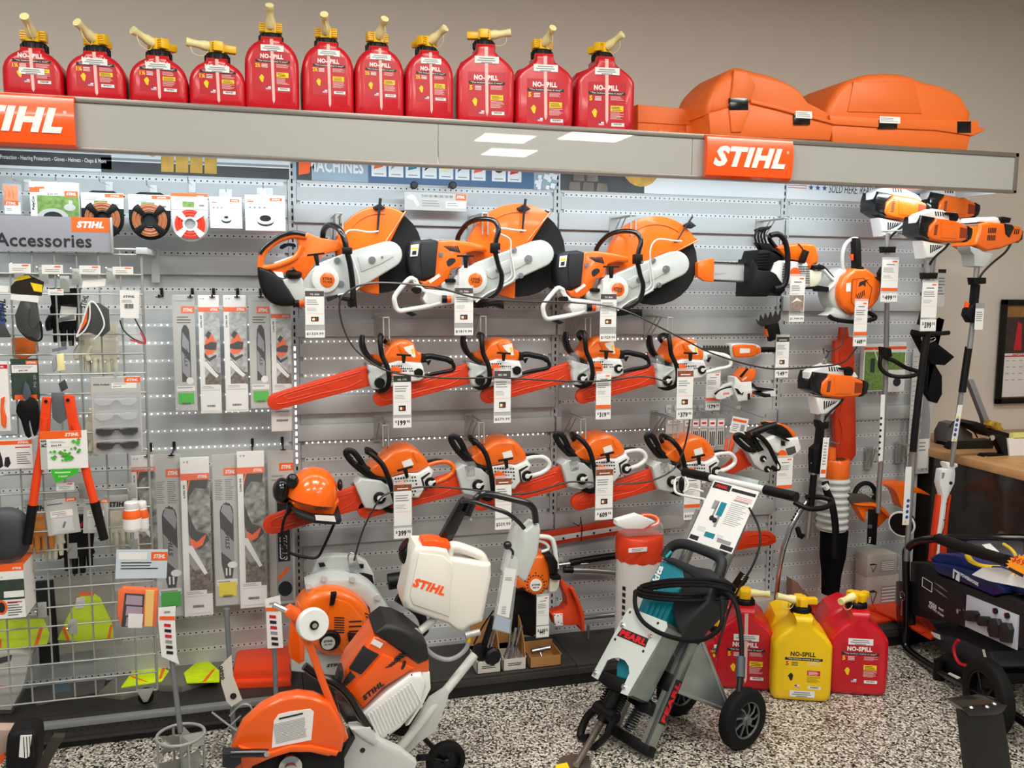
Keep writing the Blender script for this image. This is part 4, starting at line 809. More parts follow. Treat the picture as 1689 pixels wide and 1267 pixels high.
# the wide card hanging on the rail under the blue banner
p=Pk('belt_guard_card','long pale card hung on two black hooks above the middle cut-off saw','card',667,316,770,346,-.1,.004,GPK);p.q(.82,.62,.99,.97,OIN).t('STIHL',.9,.8,.13,.16,PAP,.05,.25).t('TS 410 / 420 / 480i / 500i / 700 / 800',.52,.8,.5,.14,DGR,.01).q(.66,.18,.98,.55,PAP).ln(.28,.6,.6,.2,3).ln(.68,.5,.9,.25,2)
p.pg([(.03,.7),(.1,.86),(.16,.8),(.24,.3),(.2,.2),(.14,.55),(.06,.6)],PAP).done()
for px,l in ((684,'left'),(748,'right')):
    e=W(px,305,-.11);b=B(DGR);b.lathe(e+Vector((0,.03,0)),(0,-1,0),[(.014,0),(.017,.004),(.017,.02),(.012,.026)]);b.cyl(e,(e.x,-.01,e.z),.005);tag(finish(b,'round_hook',None),'dark round ended hook at the %s of the long pale card' % l,'hook')
# --- guide bars in packs
def bar_pack(x0,y0,x1,y1,kind,label,Y=-.13,foot=GNL,roll=0,th=.006):
    p=Pk('guide_bar_pack',label,'guide bar pack',x0,y0,x1,y1,Y,th,GPK if kind in 'sb' else PAP,roll=roll,group='chainsaw bars in packs')
    if kind in 's':  # silver bar printed on grey
        p.q(.1,.945,.9,.95,GIN);p.logo(.38,.84,1,.9);p.ln(.18,.82,.85,.75,3,DGR,.3)
        p.pg([(.34,.25),(.76,.25),(.76,.6),(.72,.7),(.6,.74),(.48,.74),(.38,.7),(.34,.6)],DGR).pg([(.36,.34),(.72,.26),(.72,.42),(.36,.52)],GIN).pg([(.38,.56),(.7,.5),(.7,.6),(.42,.68)],GIN).tv('STIHL',.54,.46,.14,.16,INK,.03,.2).pg([(.7+.17*math.cos(a*PI/7),.26+.03*math.sin(a*PI/7)) for a in range(14)],PAP);p.q(.08,.17,.92,.215,PAP).ln(.12,.21,.8,.19,1)
    elif kind=='b':  # long bar with a toothed nose
        p.logo(.45,.86,.98,.91);p.ln(.1,.84,.42,.7,12,DGR,.22);p.ln(.5,.84,.85,.7,12,DGR,.22)
        nose=[(.53+.27*math.cos(a),.61+.07*math.sin(a)+(.008 if i % 2 else 0)) for i,a in enumerate([PI*k/14 for k in range(15)])]
        p.pg([(.8,.28),(.8,.61)]+nose+[(.26,.61),(.28,.28),(.4,.18),(.7,.18)],DGR).pg([(.28,.36),(.8,.28),(.8,.42),(.28,.52)],GIN).pg([(.3,.63),(.74,.54),(.79,.6),(.7,.66),(.4,.675)],GIN).tv('STIHL',.54,.44,.17,.13,INK,.04,.2).q(.44,.2,.5,.25,PAP).q(.58,.2,.64,.25,PAP).pg([(.72+.2*math.cos(a*PI/7),.27+.022*math.sin(a*PI/7)) for a in range(14)],PAP)
        p.q(.08,.135,.9,.175,PAP).ln(.12,.17,.8,.15,1)
    elif kind=='l':  # white card, photo of a saw on snow
        p.q(0,.86,1,.9,OIN).t('STIHL',.76,.88,.36,.022,PAP,.05,.25).t('^ T',.2,.97,.2,.012,DGR);p.q(.24,.24,1,.86,SNW).tv('Light 04',.13,.78,.11,.1,DGR,.03);p.pg([(.24,.24),(1,.24),(1,.34),(.5,.36),(.24,.3)],BRK)
        p.pg([(.28,.6),(.42,.68),(.6,.68),(.82,.6),(.85,.55),(.6,.5),(.3,.5)],OIN).pg([(.3,.66),(.45,.7),(.6,.68),(.45,.63)],INK).pg([(.24,.58),(.6,.61),(.85,.6),(.8,.54),(.5,.54),(.24,.55)],INK).pg([(.24,.52),(.45,.47),(.8,.5),(.82,.48),(.45,.44),(.24,.48)],INK).pg([(.24,.44),(.4,.45),(.9,.32),(.8,.3),(.6,.33),(.24,.4)],PAP)
        p.pg([(.3,.45),(.34,.45),(.85,.34),(.82,.335)],INK)
        p.q(.06,.2,.94,.245,PAP).ln(.12,.235,.7,.21,2)
    else:  # white card, photo of a bar in bark
        p.q(0,.86,1,.9,OIN).t('STIHL',.76,.88,.34,.02,PAP,.05,.25).t('^ T',.2,.97,.2,.012,DGR);p.q(.22,.14,1,.86,FST).tv('Light 04',.12,.79,.1,.08,DGR,.03);p.pg([(.22,.14),(1,.14),(1,.26),(.7,.3),(.22,.32)],BRK).pg([(.22,.86),(.95,.86),(.9,.8),(.5,.81),(.3,.76),(.22,.7)],mat('print_dark','#2a2624',.6)).pg([(.22,.78),(.34,.86),(.28,.86),(.22,.82)],OIN)
        p.pg([(.22,.68),(.35,.6),(.5,.54),(.85,.52),(.95,.48),(.6,.42),(.4,.44),(.22,.54)],mat('print_dark','#2a2624',.6)).pg([(.28,.5),(.5,.47),(.85,.52),(.7,.45),(.45,.43),(.28,.46)],OIN).pg([(.22,.45),(.34,.45),(.85,.27),(.74,.26),(.5,.33),(.22,.41)],PAP).pg([(.25,.4),(.6,.3),(.4,.29),(.22,.34)],GIN)
        p.q(.04,.13,.8,.165,PAP).ln(.1,.16,.7,.14,2)
    if foot:p.q(.14,.06,.86,.155 if kind != 'l' else .19,foot)
    else:p.q(.08,.02,.96,.12,PAP)
    p.b.bars(p.f,p.w*.3,p.h*.055,p.w*.7,p.h*.072,.004);p.done()
    b=B(CLR);b.box(p.f,(-.002,-.002,.0045),(p.w+.002,p.h*.99,.005));finish(b,'clear_sleeve',p.o)
for a in [(290,486,326,678,'s','grey guide bar pack with green label, leftmost of the upper rack'),(332,487,366,682,'l','white guide bar pack with a snow photo, second in the upper rack',None),(373,487,410,680,'l','snow photo guide bar pack lettered LIGHT 04, third in the upper rack',None),(414,487,448,674,'s','grey guide bar pack with green label partly behind the longest scabbard tip'),(450,500,482,676,'l','snow photo guide bar pack under the leftmost cut-off saw',None)]:
    bar_pack(*a[:6],foot=a[6] if len(a)>6 else GNL)
p=Pk('guide_bar_pack','white foot of a pack poking out below the longest scabbard','guide bar pack',448,676,482,712,-.1,.004,PAP);p.ln(.2,.95,.9,.85,1).b.bars(p.f,p.w*.25,p.h*.45,p.w*.8,p.h*.55);p.done()
for a in [(223,752,262,940,'p','guide bar pack half hidden behind the wire grid edge',-.13,None),(261,750,306,1019,'b','grey pack with a toothed nose bar and green label',-.13,GNL),(305,755,352,1018,'p','white bar pack with bark photo between two grey bar packs',-.15,None),(356,750,397,1000,'b','grey pack with a toothed nose bar and yellow label',-.13,YLL),(397,745,441,1004,'p','white bar pack with bark photo, nearest the helmet',-.15,None)]:
    bar_pack(*a[:6],Y=a[6],foot=a[7])
p=Pk('guide_bar_pack','grey bar pack behind the orange helmet with upright black lettering','guide bar pack',446,744,488,998,-.1,.006,GPK);p.logo(.45,.87,1,.92).ln(.15,.85,.7,.8,2).q(.28,.02,.9,.7,GIN).q(.34,.28,.82,.7,DGR).tv('STIHL',.56,.37,.3,.16,PAP,.06,.2).tv('STIHL',.56,.37,.24,.15,INK,.05,.2).tv('LIGHT',.56,.52,.2,.08,GIN,.02).pg([(.3,.18),(.75,.25),(.75,.22),(.3,.15)],OIN).pg([(.6+.28*math.cos(a*PI/8),.1+.05*math.sin(a*PI/8)) for a in range(16)],DGR).done()
for px,l in [(262,'empty black hook left of the upper guide bars'),(314,'black hook holding the leftmost upper guide bar pack'),(350,'black hook holding the second upper guide bar pack'),(391,'black hook holding the LIGHT 04 guide bar pack'),(430,'black hook holding the fourth upper guide bar pack')]:bhook(px,489,l)
for px,py,l in [(243,752,'black hook at the wire grid edge'),(283,750,'black hook over the green labelled toothed bar pack'),(416,744,'black hook over the bark photo pack nearest the helmet'),(467,741,'black hook over the pack behind the helmet')]:bhook(px,py,l)
# ================================================================ WIRE GRID AND ITS STOCK
YG=-.33
WIR=mat('grid_wire','#a5a8a3',.4,.35)
a=W(-20,1172,YG);c=W(256,1137,YG);xr=c.x;zb=c.z;zt=W(240,412,YG).z;xr=(c.x+W(236,412,YG).x)/2
o=thing('wire_grid_panel',(xr-.4,YG,zb),'grey wire grid panel hung in front of the display at the left','wire grid')
b=B(WIR);i=0;x=xr
while x>xr-1.25:b.tube([(x,YG,zb),(x,YG,zt)],.0036 if i else .0055,n=6);x -= .0762*1.0;i+=1
finish(b,'upright_wires',o);b=B(WIR);z=zb
while z<zt+.01:b.tube([(xr-1.3,YG-.005,z),(xr,YG-.005,z)],.0034,n=6);z+=.0762
b.tube([(xr-1.3,YG,zt),(xr,YG,zt)],.0055,n=6);finish(b,'level_wires',o)
b=B(PNT);e=W(240,415,-.3);b.box(FY(-.02,e.x,e.z),(-.012,-.12,0),(.022,.02,.006),bev=.002);b.box(FY(-.02,e.x,e.z),(-.01,-.01,0),(.01,.012,.31),bev=.002);b.box(FY(YG+.01,e.x,e.z),(-.03,-.012,0),(.012,.014,.03),bev=.003);finish(b,'wall_arm',o)
b=B(GRM);e=W(240,1140,YG);b.prism(FY(YG-.012,e.x,zb),[(-.034,.01),(.034,.01),(.008,-.045),(-.008,-.045)],-.004,0,bev=.002);b.lathe((e.x,YG+.03,zb-.03),(0,-1,0),[(.03,0),(.03,.03)],m=BLK);finish(b,'foot_bracket',o)
o=thing('sign_board',W(90,415,YG-.02),'grey sign board lettered Accessories above the wire grid','sign');f=FW_(0,0,YG-.02);a=W(-60,416,YG-.02);x1=W(186,380,YG-.02).x;z0=W(100,415,YG-.02).z;z1=W(100,357.5,YG-.02).z;f=FY(YG-.02)
b=B(mat('sign_grey','#8e8f98',.5));b.box(f,(a.x,z0,-.004),(x1-.006,z1,0));c=W(117,358,YG-.02).x;zz=W(117,382,YG-.02).z;b.quad(f,c,zz,x1-.012,z1,.0006,OIN);b.text(f,'STIHL',(c+x1-.012)/2,(zz+z1)/2,w=(x1-c)*.66,h=.025,m=PAP,bold=.055,shear=.25,wz=.001)
q=W(151,398,YG-.02);q0=W(-8,398,YG-.02);b.text(f,'Accessories',(q.x+q0.x)/2,q.z,w=q.x-q0.x,h=.05,m=INK,bold=.02,wz=.001);finish(b,'board',o,smooth=False)
b=B(GRM);b.box(f,(x1-.008,z0-.002,-.01),(x1,z1+.002,.006),bev=.001);finish(b,'edge_channel',o)
# scan-label holders along the top hooks
for x0,y0,x1,y1,l in [(15,435,51,450,'leftmost white label holder on the wire grid'),(69,437,104,452,'white label holder, second from left on the wire grid'),(131,438,166,452,'white label holder above the bagged goggles'),(186,440,220,453,'rightmost white label holder on the wire grid'),(79,477,105,487,'small white label holder above the black gloves'),(97,680,115,690,'small white label holder between the lopper arms'),(93,797,123,810,'white label holder above the hanging grey blister packs')]:
    p=Pk('label_holder',l,'label',x0,y0,x1,y1,YG-.12,.001,PAP,group='white label holders on the grid',part='holder');p.q(.6,.75,.9,.9,OIN).ln(.15,.6,.85,.2,2,GIN,.3).done()
for px,py,l in [(20,440,'leftmost top wire hook of the grid'),(62,446,'second top wire hook of the grid'),(118,448,'wire hook left of the bagged goggles'),(176,447,'wire hook between the goggles and the safety glasses'),(98,460,'wire hook holding the black gloves'),(190,622,'wire hook above the glasses four pack'),(130,810,'wire hook behind the hanging blister packs'),(112,912,'empty wire hook low in the middle of the grid'),(60,1012,'empty wire hook beside the ear muff carton'),(112,1040,'lowest empty wire hook over the safety vest'),(212,810,'wire hook holding the white bottle'),(215,905,'wire hook holding the air filter bag')]:
    e=W(px,py,YG-.1);o=thing('grid_hook',(e.x,YG,e.z-.02),l,'hook','wire hooks on the grid');b=B(CHR);b.tube([(e.x,YG-.006,e.z),(e.x,YG-.1,e.z),(e.x,YG-.112,e.z+.012)],.0022,n=6);finish(b,'prong',o);b=B(GRM);b.box(FY(YG-.008,e.x,e.z),(-.016,-.05,0),(.016,.012,.002),bev=.001);finish(b,'back_plate',o)
def bag(name,label,cat,pts,Y,th=.03,m=None,group=None):
    P_=T(Y,pts);cx=sum(a for a,c in P_)/len(P_);o=thing(name,(cx,Y,min(c for a,c in P_)),label,cat,group);return o,P_,FY(Y)
def film(o,f,P_,d=.03):
    b=B(CLR);b.prism(f,P_,-.004,d,bev=min(d*.45,.012),seg=2);finish(b,'clear_bag',o)
Yb=YG-.06
# bagged mesh goggles
o,P_,f=bag('bagged_sleeve','clear bag cut by the left photo edge, dark cloth with upright lettering','bagged goods',[(-6,462),(21,464),(20,555),(-6,560)],Yb);b=B(BLUP);b.prism(f,T(Yb,[(-6,500),(6,500),(10,540),(-6,552)]),0,.01,m=BLUP,bev=.003);b.prism(f,T(Yb,[(-6,530),(8,535),(19,556),(-6,556)]),.002,.02,m=DGR,bev=.004);b.prism(f,T(Yb,[(-6,470),(18,472),(17,482),(-6,481)]),.031,.032,m=PAP);g=Fr(W(9,512,Yb)+Vector((0,-.034,0)),(0,0,1),(-1,0,0));b.text(g,'STIHL',0,0,w=.085,h=.022,m=INK,bold=.05,shear=.2);finish(b,'folded_cloth',o);film(o,f,P_)
o,P_,f=bag('bagged_goggles','bag of black mesh goggles with a yellow and black header','goggles',[(22,470),(36,455),(50,453),(76,462),(72,562),(60,560),(20,545)],Yb,.04);b=B(BLK);b.prism(f,T(Yb,[(27,520),(36,497),(50,494),(62,500),(68,540),(66,558),(58,562),(40,548),(30,535)]),.002,.032,bev=.008,m=mat('mesh_black','#1c1a18',.3,noise=.7,nscale=160));b.tube([W(x,y,Yb-.03) for x,y in [(27,520),(30,540),(44,556),(60,562),(69,556),(66,530),(58,543),(48,532),(50,510)]],.004,sm=3,m=BLK);finish(b,'goggles',o)
b=B(BLK);b.prism(f,T(Yb,[(22,472),(38,455),(50,453),(76,465),(72,488),(22,484)]),.03,.036,m=mat('header_black','#241c10',.35,noise=.3,nscale=60));b.prism(f,T(Yb,[(54,466),(74,470),(73,482),(60,480)]),.036,.037,m=YPR);b.prism(f,T(Yb,[(26,464),(38,455),(50,454),(56,458),(40,462)]),.036,.037,m=YPR);b.prism(f,T(Yb,[(22,485),(68,488),(67,499),(22,494)]),.036,.038,m=PAP);finish(b,'header_card',o);film(o,f,P_,.034)
o,P_,f=bag('bagged_goggles','bag with white rimmed dark goggles hanging at the middle of the grid','goggles',[(133,455),(160,452),(188,468),(186,555),(160,560),(126,562),(131,500)],Yb,.04)
b=B(BLK);b.prism(f,T(Yb,[(150,500),(165,500),(180,510),(182,545),(170,555),(148,548),(130,552),(140,520)]),.004,.03,bev=.006,m=DGR);b.prism(f,T(Yb,[(140,525),(147,508),(146,530),(132,550),(130,548)]),.03,.036,m=OIN);finish(b,'lens',o);b=B(WHT);b.tube([W(x,y,Yb-.036) for x,y in [(126,556),(137,528),(147,500),(156,500),(166,515),(172,535),(165,550),(155,560)]],.003,sm=3);b.tube([W(x,y,Yb-.036) for x,y in [(148,500),(148,525),(140,545),(126,556)]],.003,sm=3);finish(b,'rim',o)
b=B(PAP);b.prism(f,T(Yb,[(140,463),(177,460),(176,472),(138,475)]),.036,.037);b.text(Fr(W(142,497,Yb)+Vector((0,-.037,0)),(.3,0,1),(-1,0,.3)),'STIHL',0,0,w=.05,h=.02,m=INK,bold=.04);finish(b,'header_card',o);film(o,f,P_,.034)
o,P_,f=bag('bagged_safety_glasses','bagged safety glasses with black and red temples and a white card','safety glasses',[(196,472),(232,470),(240,568),(225,570),(200,545)],Yb)
b=B(PAP);b.prism(f,T(Yb,[(199,478),(231,480),(230,525),(200,524)]),.02,.0215);b.text(Fr(W(214,489,Yb)+Vector((0,-.0225,0))),'STIHL',0,0,w=.04,h=.008,m=INK,bold=.03,shear=.2)
q=W(214,505,Yb);b.bars(Fr(q+Vector((0,-.0222,0))),-.016,-.009,.016,.009,0);b.lines(Fr(q+Vector((0,-.0222,0))),-.025,.025,.025,.013,2,GIN,w=0);finish(b,'card',o,smooth=False)
b=B(BLK);b.tube([W(x,y,Yb-.01) for x,y in [(198,528),(204,545),(222,560),(240,565),(234,548),(222,525)]],.0028,sm=3);b.tube([W(x,y,Yb-.014) for x,y in [(215,560),(232,566),(240,564),(232,548)]],.0034,sm=3,m=REDP);finish(b,'frame',o);b=B(CLB);b.prism(f,T(Yb,[(202,530),(220,535),(235,562),(212,555)]),.004,.006);finish(b,'lens',o);film(o,f,P_,.02)
# gloves: palm and fingers
def glove(px,py,s,Y,m,label,cuff=None,txt=None,tm=INK,group=None,roll=0):
    f=FW_(px,py,Y,roll);k=s;o=thing('work_glove',f.p(0,-.1*k,0),label,'glove',group);b=B(m)
    b.prism(f,[(x.x,x.y) for x in crom([Vector((u*k,v*k,0)) for u,v in [(-.05,.07),(.05,.07),(.052,0),(.05,-.03),(-.05,-.03),(-.052,0)]],3,True)],-.02,0,bev=.008,seg=2)
    for i,(u,l) in enumerate([(-.038,.055),(-.013,.07),(.013,.068),(.038,.05)]):b.tube([f.p(u*k,-.02*k,-.01),f.p(u*k*1.04,-.03*k-l*k*.5,-.008),f.p(u*k*1.06,-.03*k-l*k,-.006)],lambda t:.0125*k*(1-.25*t*t),n=10,sm=3)
    b.tube([f.p(-.045*k,.03*k,-.01),f.p(-.065*k,-.005*k,-.004),f.p(-.06*k,-.035*k,.002)],.0115*k,n=8,sm=3);finish(b,'hand',o)
    b=B(cuff or m);b.prism(f,[(-.05*k,.065*k),(.05*k,.065*k),(.056*k,.13*k),(-.056*k,.13*k)],-.022,.002,bev=.006)
    if txt:b.text(f,txt,0,.095*k,w=.075*k,h=.022*k,m=tm,bold=.05,shear=.2,wz=.003)
    finish(b,'cuff',o);return o
glove(109,530,.98,YG+.05,BLK,'black work gloves with grey backs hanging behind the grid',None,None);b=B(GIN);e=W(111,520,YG+.045);b.prism(FY(e.y,e.x,e.z),[(-.03,-.025),(.03,-.02),(.035,.03),(-.02,.035)],0,.004,m=PAP);b.prism(FY(e.y-.004,e.x,e.z),[(-.035,-.03),(.025,-.012),(.025,.004),(-.032,-.012)],0,.002);tag(finish(b,'hang_card',None),'crumpled white card clipped to the black work gloves','card')
glove(150,580,.85,YG+.08,GFL,'cream leather glove at the left of the pair behind the grid',group=None);glove(172,582,.92,YG+.06,GFL,'cream leather glove at the right of the pair behind the grid')
o,P_,f=bag('bagged_parts','crinkled clear bag with small grey parts above the lopper','bagged goods',[(82,565),(118,562),(124,600),(118,645),(82,648),(86,600)],Yb-.03,.03);b=B(GIN);b.prism(f,T(Yb-.03,[(95,585),(106,582),(108,610),(96,612)]),.004,.016,m=CRM,bev=.003);b.prism(f,T(Yb-.03,[(98,632),(108,625),(113,640),(103,646)]),.004,.02,m=DGR,bev=.002);b.prism(f,T(Yb-.03,[(86,596),(92,588),(96,605),(88,615)]),.004,.014,m=GIN,bev=.003);b.prism(f,T(Yb-.03,[(88,575),(112,570),(112,576),(88,580)]),.016,.018,m=CHR);finish(b,'contents',o);film(o,f,P_,.026)
o,P_,f=bag('orange_cloth_pack','orange cloth items in a bag behind the grid at the far left','bagged goods',[(18,558),(60,556),(62,580),(40,594),(20,590)],YG+.05);b=B(OIN);b.prism(f,P_,-.02,0,bev=.008,m=mat('cloth_orange','#e0702a',.8,noise=.15));finish(b,'cloth',o)
# hand saw pack, secateurs pack
p=Pk('folding_saw_pack','white pack with an orange handled pruning tool at the far left edge','tool pack',-20,597,18,712,Yb-.02,.02,PAP);p.q(0,.9,1,.96,REDP).t('STIHL',.6,.93,.5,.025,PAP,.05,.25).pg([(.62,.1),(.8,.05),(.85,.2),(.75,.35),(.82,.5),(.68,.48),(.62,.3)],OIN,0,.012,.003).done()
p=Pk('pruner_pack','dark green pack holding black handled bypass pruners, priced $47.99','tool pack',20,592,66,660,Yb,.004,PGR);p.q(.55,.86,.98,.95,OIN).t('STIHL',.76,.905,.34,.045,PAP,.05,.25).q(.04,.66,.96,.85,PAP).ln(.1,.83,.9,.76,2).t('$47.99',.45,.71,.32,.05,INK,.02).tv('PG 20',.85,.45,.1,.3,GIN).q(.1,.0,.9,.12,OIN).done()
Yp=Yb-.012;f=FY(Yp);b=B(mat('pruner_steel','#7f8692',.3,.8));b.prism(f,T(Yp,[(42,629),(48,636),(52,648),(50,658),(44,662),(38,655),(39,640)]),.0,.006,bev=.001);finish(b,'blade',p.o)
b=B(BLK);b.prism(f,[(a.x,a.y) for a in crom([Vector((a,c,0)) for a,c in T(Yp,[(34,660),(44,662),(50,655),(62,662),(66,680),(66,700),(60,718),(56,714),(50,690),(48,700),(52,720),(44,718),(36,692),(28,678)])],2,True)],-.004,.018,bev=.005,m=BLK);finish(b,'handles',p.o)
# loppers
o=thing('lopping_shears',W(100,905,Yb-.08),'orange lopping shears with black grips spread in front of the grid','loppers');Yl=Yb-.08;f=FY(Yl)
LOP=mat('lopper_orange_red','#e8430e',.35)
b=B(LOP);b.prism(f,T(Yl,[(70,655),(85,656),(84,662),(82,720),(64,720),(66,690)]),-.01,.006,bev=.003);b.tube([W(74,690,Yl),W(70,735,Yl),W(60,790,Yl),W(54,835,Yl)],.0155,n=14);finish(b,'left_arm',o)
b=B(LOP);b.prism(f,T(Yl,[(105,652),(122,652),(128,690),(133,720),(116,720),(111,690)]),-.01,.006,bev=.003);b.tube([W(124,700,Yl),W(134,740,Yl),W(145,790,Yl),W(156,830,Yl)],.0155,n=14);finish(b,'right_arm',o)
b=B(BLK);b.tube([W(54,833,Yl),W(50,860,Yl),W(45,897,Yl)],lambda t:.018-.002*t,n=14);finish(b,'grip',o);b=B(BLK);b.tube([W(156,828,Yl),W(163,855,Yl),W(172,890,Yl)],lambda t:.018-.002*t,n=14);finish(b,'grip',o)
b=B(SIL)
for x,y in ((76,662),(112,660),(70,708),(125,706)):q=W(x,y,Yl-.006);b.cyl(q,q-Vector((0,.005,0)),.006,BLK,12)
finish(b,'pivot_bolt',o)
b=B(GRM);b.prism(f,T(Yl,[(84,648),(106,648),(112,690),(98,700),(86,690)]),-.008,-.002,bev=.002,m=mat('lopper_steel','#7c7f86',.35,.7));finish(b,'blade',o)
p=Pk('lopper_card','green leaf printed card lettered PL 5 tied across the lopper arms','card',68,712,146,775,Yl-.022,.001,PAP);p.q(0,.8,.88,1,OIN).t('STIHL',.68,.9,.3,.09,PAP,.05,.25).q(0,0,.14,.8,GPK).tv('PL 5',.08,.68,.11,.18,DGR,.05).q(.18,.58,.76,.77,PAP).t('$64.99',.34,.62,.22,.06,INK,.03).ln(.22,.74,.6,.68,2)
for i in range(34):u=.2+random.random()*.66;v=.2+.36*random.random()+.2*(u>.7);s_=.03+random.random()*.03;p.pg([(u,v-s_),(u+s_,v),(u,v+s_),(u-s_,v)],random.choice([GRNP,GRS,GNL]))
p.pg([(.3,-.36),(.78,-.12),(.8,0),(.2,0)],GNL).t('Homeowner',.46,-.08,.34,.06,PAP,.03,.1).t('Lopper',.46,-.19,.2,.06,PAP,.03,.1).done()
# glasses four pack
p=Pk('safety_glasses_pack','grey blister pack of four safety glasses, two clear and two black','safety glasses',154,622,236,750,Yb-.03,.004,GPK,part='card',bev=.003);p.logo(.68,.92,1,.99).t('STIHL ProPack',.22,.9,.32,.022,DGR,.03).q(.42,.85,.92,.92,PAP).ln(.46,.915,.8,.895,1).t('$23.99',.53,.87,.16,.018,INK,.02).q(.06,.0,.97,.8,mat('blister_grey','#a9acae',.3)).done()
for i,v in enumerate((.69,.5,.3,.12)):
    m=CLB if i<2 else BLG;b=B(m);f=p.f;s=p.w
    for sg in (-1,1):b.prism(f,[(s*.5+sg*s*a,p.h*v+s*c) for a,c in [(.02,.04),(.2,.07),(.42,.06),(.42,-.04),(.3,-.1),(.12,-.08),(.05,0)]],.004,.016,bev=.004)
    b.box(f,(s*.44,p.h*v+s*.02,.008),(s*.56,p.h*v+s*.06,.016),bev=.002);finish(b,'glasses',p.o)
    b=B(CLR);b.tube([f.p(s*.08,p.h*v+s*.1,.014),f.p(s*.3,p.h*v+s*.115,.02),f.p(s*.7,p.h*v+s*.115,.02),f.p(s*.94,p.h*v+s*.1,.014)],.003);finish(b,'blister_rib',p.o)
b=B(CLR);b.box(p.f,(p.w*.05,0,.001),(p.w*.97,p.h*.8,.024),bev=.006);finish(b,'blister',p.o)
# ear muff carton (two), hidden-edge packs
p=Pk('ear_muff_box','white and orange carton picturing black ear muffs, above the big one','box',-8,728,55,775,Yb-.02,.08,PAP,part='carton');p.q(0,.86,1,1,OIN).t('STIHL',.77,.93,.3,.08,PAP,.05,.25).q(.55,.74,.95,.78,REDP).ln(.58,.6,.95,.15,6,DGR,.25)
p.pg([(.02,.1),(.12,.04),(.22,.12),(.2,.4),(.14,.7),(.08,.78),(-.0,.8),(.0,.72),(.07,.7),(.12,.45),(.04,.4)],DGR).pg([(.24,.12),(.34,.06),(.42,.2),(.38,.44),(.28,.42)],INK).done()
p=Pk('ear_muff_box','large orange topped carton picturing orange ear muffs, low on the grid','box',-6,935,43,1022,Yb-.08,.16,PAP,part='carton');p.q(0,.9,1,1.0,OIN).t('STIHL',.78,.95,.32,.04,PAP,.05,.25).t('$32.99',.2,.79,.2,.03,GIN,.02).q(0,.36,1,.74,PGR).q(.3,.4,.98,.52,PAP).ln(.4,.32,.9,.04,6,DGR,.3).q(.4,.3,.9,.32,REDP).pg([(.2+.2*math.cos(a*PI/8),.22+.14*math.sin(a*PI/8)) for a in range(16)],OIN).pg([(.2+.12*math.cos(a*PI/8),.22+.1*math.sin(a*PI/8)) for a in range(16)],INK).done()
b=B(OIN);b.box(p.f,(0,p.h,-.16),(p.w,p.h+.002,0));finish(b,'lid',p.o)
# face shield bag, gloves, blister packs, bottle, filter
o,P_,f=bag('bagged_ear_muffs','big clear bag with a round dark grey ear cup at the left edge','ear muffs',[(-8,778),(50,776),(52,800),(40,880),(36,930),(-8,932)],Yb-.02);b=B(mat('muff_grey','#33373b',.5));q=W(10,882,Yb-.04);b.ell(q,.085,.05,.105,fr=Fr(q),e=.85);finish(b,'ear_cup',o);film(o,f,P_,.05)
glove(66,875,.95,YG+.06,mat('glove_orange','#d98a3c',.8,noise=.1),'orange and cream leather glove behind the left lopper grip',GPK,'STIHL');glove(84,890,.85,YG+.08,GFL,'cream glove beside the orange one, behind the grid')
glove(128,905,1.05,YG+.1,BLK,'black work glove with red lettering behind the empty hook',None,'STIHL',REDP);glove(196,868,.95,YG+.04,GFL,'cream work glove with black lettering left of the white bottle',GPK,'STIHL')
glove(158,720,.8,YG+.06,GFL,'cream glove half hidden behind the glasses pack',roll=-12)
for x0,y0,x1,y1,l,r in [(80,826,134,885,'tilted grey blister pack with a small part, left of the pair',5),(137,824,178,880,'grey blister pack behind the right lopper grip',-3)]:
    p=Pk('blister_pack',l,'blister pack',x0,y0,x1,y1,Yb-.04,.003,GPK,roll=r,bev=.002);p.logo(.66,.9,1.0,1.0).ln(.1,.9,.6,.84,1,BLUP).q(.16,.5,.84,.68,PAP).ln(.2,.66,.8,.56,2).t('$5.99ea',.5,.54,.3,.035,REDP,.02).q(.2,.1,.8,.45,mat('blister_pale','#c9c9cc',.4)).pg([(.45,.2),(.52,.18),(.6,.34),(.54,.36)],INK).done();b=B(CLB);b.box(p.f,(p.w*.15,p.h*.06,.0),(p.w*.85,p.h*.48,.016),bev=.006);finish(b,'blister',p.o)
for x0,x1,l,yy in [(203,234,'white bottle with an orange label, front one',0),(222,246,'white bottle with an orange label, behind the first',.05)]:
    Yq=Yb-.04+yy;a=W((x0+x1)/2,875,Yq);r=(W(x1,860,Yq).x-W(x0,860,Yq).x)/2;h=W(220,828,Yq).z-a.z;o=thing('white_bottle',a,l,'bottle','white bottles on the grid')
    b=B(WHT);b.lathe(a,(0,0,1),[(r*.9,0),(r,h*.05),(r,h*.58),(r*.82,h*.74),(r*.72,h*.78)]);finish(b,'body',o);b=B(OIN);b.lathe(a+Vector((0,0,h*.45)),(0,0,1),[(r*1.01,0),(r*1.01,h*.13),(r*.84,h*.29)]);b.lathe(a+Vector((0,0,h*.1)),(0,0,1),[(r*1.01,0),(r*1.01,h*.34)],m=PAP);finish(b,'label',o)
    b=B(WHT);b.lathe(a+Vector((0,0,h*.78)),(0,0,1),[(r*.75,0),(r*.78,h*.03),(r*.78,h*.2),(r*.7,h*.23)]);finish(b,'cap',o)
p=Pk('air_filter_bag','bagged orange air filter kit under a pale blue header card','air filter',190,907,275,955,Yb-.08,.002,mat('header_blue','#c3d2dc',.5),roll=-4,part='header_card');p.logo(.68,.62,1,.92).q(.05,.66,.6,.92,PAP).ln(.1,.6,.9,.3,3,DGR,.35).done()
